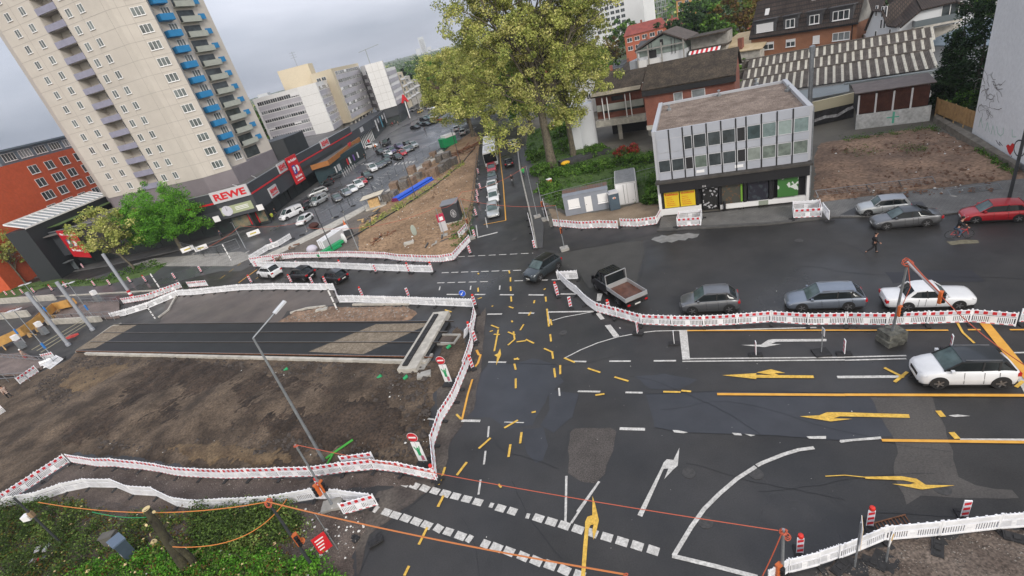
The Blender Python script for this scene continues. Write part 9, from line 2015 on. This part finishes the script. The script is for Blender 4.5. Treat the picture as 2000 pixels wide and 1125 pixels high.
BT = [((23.0,150),17,7,'dark','great dark cedar behind the terrace house'),((25.0,165),17,7,'dark','second dark cedar right of the great one'),((26.5,150),15,5.5,'green','green tree right of the dark cedars'),((28.3,165),19,6.5,'rusty','russet and green tree behind the orange brick apartments'),((30.5,175),19,7,'rusty','russet tree above the big dark roof, left'),((33.0,180),20,7,'green','green tree above the big dark roof'),((36.0,170),18,6,'green','green tree above the right end of the big dark roof'),
 ((38.9,128),15,4.5,'dark','dark tree between the orange apartments and the white house'),((38.9,116),7,2.6,'green','green shrubby tree below the dark one by the white house'),((28.9,110),8,2.8,'green','shrubby green tree at the left gable of the orange apartments'),((27.9,96),6.5,2.8,'green','green bushy tree in the gap beside the mossy roof'),((29.4,103),7,2.2,'rusty','russet bush at the brick corner of the orange apartments'),
 ((20.0,150),8,3,'bright','fresh green tree left of the gabled white house'),((17.6,120),7,3.2,'green','green tree under the plane tree branches'),((14.5,150),14,6,'green','green tree behind the plane tree, left'),((12.0,190),15,8,'green','green tree in the distance behind the plane tree'),((10.0,260),16,9,'plane','pale green tree far along the street, right'),((7.2,300),16,9,'green','green tree far along the street'),((4.5,260),16,8,'plane','yellowish tree far along the street'),
 ((-3.3,262),17,5.0,'dark','tall dark fir at the end of the car park, right one'),((-4.6,280),17,4.5,'dark','tall dark fir at the end of the car park, left one'),((-1.2,300),22,9,'bright','bright green broad tree at the end of the car park'),((-6.3,300),18,7,'dark','dark conifer group member behind the white gabled block'),((-5.3,310),20,7,'dark','second dark conifer behind the white gabled block'),((1.0,330),20,10,'plane','yellow green tree right of the bright green broad one'),((-2.4,380),16,9,'plane','pale green tree farther behind the bright green one'),((2.5,420),18,11,'green','green tree on the wooded horizon, centre'),((-20.3,240),22,5,'green','dark green treetop between tower and white office block'),
 ((18.5,260),15,8,'green','green tree below the white hospital block'),((24.5,230),16,8,'green','green tree beside the ochre house'),((27.0,260),22,10,'green','green tree on the slope at the top, left'),((34.8,240),24,11,'green','green tree on the slope at the top, middle'),((38.5,220),24,9,'dark','dark tree on the slope at the top, right'),((41,190),20,8,'dark','dark tree behind the roof of the white house'),((47.0,140),15,6,'green','green tree behind the right part of the white house'),((16.0,215),13,8,'rusty','russet tree between far houses'),((-3.0,500),22,16,'green','broad green tree on the far wooded rise, left'),((0.2,520),22,16,'dark','broad dark tree on the far wooded rise, right')]
for k, ((az,d), h, w_, kd, lb) in enumerate(BT):
 fir = 'fir' in lb or 'conifer' in lb; bl = [(0,0,h*(.12+.125*j),w_*(1-.115*j),w_*(1-.115*j),h*.12) for j in range(7)] if fir else [(0,0,h*.6,w_,w_,h*.36),(w_*.35,-w_*.2,h*.42,w_*.75,w_*.7,h*.25),(-w_*.4,0,h*.5,w_*.6,w_*.6,h*.25)]
 big = d < 200
 tree('conifer_tree' if fir else 'leafy_tree', lb, PZ(az,d), h, bl, kd, 3600 if big else 2600, .26 if d < 130 else .42 if d < 220 else .65, .3, 75, w_*.2, 50+k, limbs=6, shell=.4, mixw=(.4,.42,.18), bark=M_BARKD)
def canopy():
 rng = np.random.RandomState(9); n = 2600; az = np.radians(rng.uniform(-24, 60, n)); d = rng.uniform(340, 1500, n)**1.0
 hz = np.interp(d, [0,520,760,1000,1400,2000],[0,0,2,5,12,18]); C = np.stack([d*np.sin(az), d*np.cos(az), hz+rng.uniform(2,9,n)], 1); Rr = 6+d*.008
 V, F, idx = leaves(rng, C, Rr, 42000, 2.0, 1.0); s = 1+ (np.repeat(C[idx][:,1],4)/900)[:,None]*0
 mi = rng.choice(3, n, p=(.45,.4,.15))[idx]; return tag(leaf_obj('woods', V, F, mi, LM['green'][:2]+[LM['plane'][1]]), kind='stuff')
canopy()
q = zq((850,0), 3.124)
GS = [((1225,305),1.9,2.2,'red','red leaved photinia bush between drum and panel building'),((1165,305),2.2,2.2,'green','green bush at the foot of the white drum'),((1100,300),3.0,2.6,'green','dark green bush behind the big trunk'),((1050,312),2.4,2.4,'green','green bush left of the big trunk'),((1060,340),1.8,2.4,'green','low green bush by the pavement'),((1100,345),1.5,3.0,'green','low spreading bush right of the big trunk'),((1140,335),1.4,3.0,'green','low spreading bush in the middle of the lawn'),((1180,330),1.5,2.8,'green','low spreading bush above the cabin'),((1225,322),1.4,2.8,'green','low spreading bush above the container'),((1265,318),1.4,2.4,'green','low spreading bush by the panel building'),
 ((1280,395),2.0,1.6,'green','fresh shrub hugging the left wall of the corner shop'),((1284,365),1.7,1.3,'green','second shrub hugging the left wall of the corner shop'),((1075,372),1.2,2.0,'green','low bush left of the cabin'),((1120,262),3.2,2.8,'green','dark shrub deep under the plane tree'),((1095,270),3.0,2.4,'green','dark shrub beside the street deep in the shade'),((1085,385),1.0,1.4,'green','low weeds clump beside the cabin gable')]
for k, (bx, h, w_, kd, lb) in enumerate(GS): tree('garden_bush', lb, bx, h, [(0,0,h*.45,w_,w_*.8,h*.5)], kd, 2600, .13, .08, 45, .5, 120+k, limbs=3, shell=.5)
g = G(1150,312); r = empty('tarpaulin_cover', (g.x,g.y,.1), R(5), 'black tarpaulin with a yellow bag behind the big trunk', 'tarpaulin'); b = MB().m(MATS['dark_tarpaulin']); b.box(-5,4,-.8,1.4,.1,.9); b.build('sheet', r); b = MB().m(MATS['sign_yellow']); sph(b, (-4.4,-1.0,.8), .7, 8, 5, 1.2, .8, .5); b.build('bag', r)
g = G(1075,365); r = empty('orange_box', (g.x,g.y,.2), R(20), 'small orange and white device on the lawn left of the cabin', 'box'); b = MB().m(M_ORANGE).box(-.3,.3,-.25,.25,.2,1.0); b.build('body', r); b = MB().m(M_FRAME).box(-.35,.35,-.3,.3,1.0,1.1); b.build('lid', r)
def cover(name, poly, n, size, kinds, clumps, clr, zf, seed, mixw=(.35,.45,.2), flat=.6, zs=None):
 g = [G(*p).xy for p in poly]; rng = np.random.RandomState(seed); xs = [v.x for v in g]; ys = [v.y for v in g]; C = []
 while len(C) < clumps:
  x, y = rng.uniform(min(xs),max(xs)), rng.uniform(min(ys),max(ys))
  if pip(x, y, g): C.append((x, y, zf+rng.uniform(0,clr*.5)))
 C = np.array(C); V, F, idx = leaves(rng, C, clr*rng.uniform(.5,1.3,len(C)), n, size, flat); V[:,2] = np.maximum(V[:,2], .02)
 pm_ = rng.choice(3, len(C), p=mixw); mi = np.where(rng.rand(n) < .6, pm_[idx], rng.choice(3, n, p=mixw)); return tag(leaf_obj(name, V, F, mi, LM[kinds]), kind='stuff')
cover('grass', [(1062,395),(1050,340),(1025,300),(1040,260),(1100,235),(1180,290),(1290,300),(1290,400),(1250,395),(1110,415)], 16000, .12, 'green', 900, .6, .2, 201)
cover('grass', [(1640,275),(1680,270),(1815,250),(1835,258),(1720,272),(1650,282)], 1500, .07, 'green', 90, .5, .25, 202); cover('grass', [(1635,300),(1700,285),(1730,300),(1680,315)], 450, .05, 'green', 60, .4, .25, 203); cover('grass', [(1745,290),(1800,288),(1815,300),(1760,305)], 500, .05, 'green', 50, .4, .3, 204); cover('grass', [(1900,290),(1960,325),(1985,350),(1940,330)], 900, .08, 'green', 50, .4, .3, 205)
cover('grass', [(0,575),(90,560),(200,555),(330,520),(300,510),(190,545),(0,570)], 3500, .12, 'green', 250, .5, .1, 206)
cover('weeds', [(880,440),(925,400),(925,455),(900,490),(880,480)], 1500, .1, 'green', 80, .5, .1, 207); cover('weeds', [(700,450),(760,412),(850,358),(905,315),(910,322),(800,402),(712,454)], 2200, .12, 'plane', 140, .5, .15, 208)
bank = [(-60,1180),(-60,1000),(0,1003),(60,998),(110,985),(165,985),(190,1010),(250,1020),(290,1008),(345,1005),(400,1012),(470,1005),(520,990),(560,1010),(600,1040),(600,1075),(560,1100),(700,1180)]
cover('bramble', bank, 46000, .06, 'bram', 330, .6, .25, 210, (.4,.4,.2), .8)
cover('bramble', [(-60,1180),(-60,1000),(0,1003),(120,990),(160,1010),(200,1100),(100,1125)], 14000, .06, 'bram', 110, .8, .6, 211, (.6,.32,.08), .8)
cover('bramble', [(380,1010),(470,1005),(560,1000),(600,1040),(540,1070),(400,1080)], 14000, .07, 'bram', 160, .7, .5, 212, (.5,.4,.1), .8)
cover('dead_twigs', bank, 6000, .07, 'rusty', 400, .6, .45, 213, (.6,.3,.1), .3)
cover('grass', [(150,1125),(260,1085),(420,1085),(560,1080),(640,1100),(700,1180),(100,1180)], 34000, .06, 'bright', 420, .5, .3, 214, (.4,.4,.2), .2)
scatter_stones('wood_chips', bank, 90, .03,.09, M_CHIP, seed=15, zf=.7); scatter_stones('litter', bank, 60, .02,.06, M_LIT, seed=16, zf=.6)
g = G(372,1120); r = empty('cut_tree', (g.x,g.y,0), 0, 'lopped tree trunk with pale saw cuts rising from the bushes', 'tree'); tp = G(287,968,4.4)-g; tp = Vector((tp.x*.5,tp.y*.5,4.4))
M_IVY = mat('mossy_bark', (.025,.022,.014), .95, scale=3, col2=(.06,.055,.03), bump=.05)
b = MB().m(M_IVY); b.tube([(0,0,-.1),(tp.x*.3,tp.y*.3,1.4),(tp.x*.6,tp.y*.6,2.9),tuple(tp)], [.34,.27,.22,.17], 10); b.tube([(.45,.1,0),(.5,.15,1.2),(.3,.1,2.6)], [.2,.17,.13], 8); b.build('trunk', r, smooth=40)
b = MB().m(mat('saw_cut',(.6,.48,.25),.7)); rr = random.Random(2); b.tube([tuple(tp), tuple(tp+Vector((0,0,.03)))], .2, 12)
b.build('saw_cut', r)
for k in range(7):
 z = rr.uniform(1.0,4.2); t = z/4.4; a = rr.uniform(0,6.28); s = Vector((tp.x*t,tp.y*t,z)); e = s+Vector((math.cos(a)*.45,math.sin(a)*.45,.2)); b = MB().m(M_IVY); b.tube([tuple(s),tuple(e)], [.1,.08], 7); st = b.build('stub', r); b = MB().m(MATS['saw_cut']); b.tube([tuple(e),tuple(e+(e-s)*.04)], .082, 8); b.build('saw_cut', st)
for (px, py, l_, a_, lb) in ((375,1088,1.1,.8,'long pale split log among the bushes right of the cut tree'),(300,1060,.2,.3,'round pale log slice beside the cabinet')):
 g = G(px,py,.6); b = MB().m(MATS['saw_cut']); d = Vector((math.cos(a_)*l_/2, math.sin(a_)*l_/2, .1)); b.tube([tuple(g-d),tuple(g),tuple(g+d)], [.05,.1,.04] if l_ > .5 else [.16,.17,.16], 8); tag(b.build('pale_log'), lb, 'log')
b = MB().m(M_BARKD); rr = random.Random(8)
for k in range(90):
 px, py = rr.uniform(-20,620), rr.uniform(1000,1125); g = G(px,py,.4);
 if not pip(g.x, g.y, [G(*p).xy for p in bank]): continue
 a = rr.uniform(0,6.28); e = g+Vector((math.cos(a)*rr.uniform(.4,1.1), math.sin(a)*.8, rr.uniform(0,.5))); b.tube([tuple(g), tuple((g+e)/2+Vector((0,0,.1))), tuple(e)], [.02,.015,.008], 4)
tag(b.build('brushwood'), kind='stuff')
# ---------------------------------------------------------------- air between here and the horizon
hm = bpy.data.materials.new('haze'); hm.use_nodes = True; hn = hm.node_tree; hn.nodes.remove(hn.nodes['Principled BSDF'])
pv = hn.nodes.new('ShaderNodeVolumePrincipled'); pv.inputs['Color'].default_value = (.85,.9,1,1); pv.inputs['Density'].default_value = .00016
hn.links.new(pv.outputs[0], hn.nodes['Material Output'].inputs['Volume'])
o = MB().m(hm).box(-5200,6200,-3200,9200,-1.3,140).build('haze'); tag(o, kind='stuff')
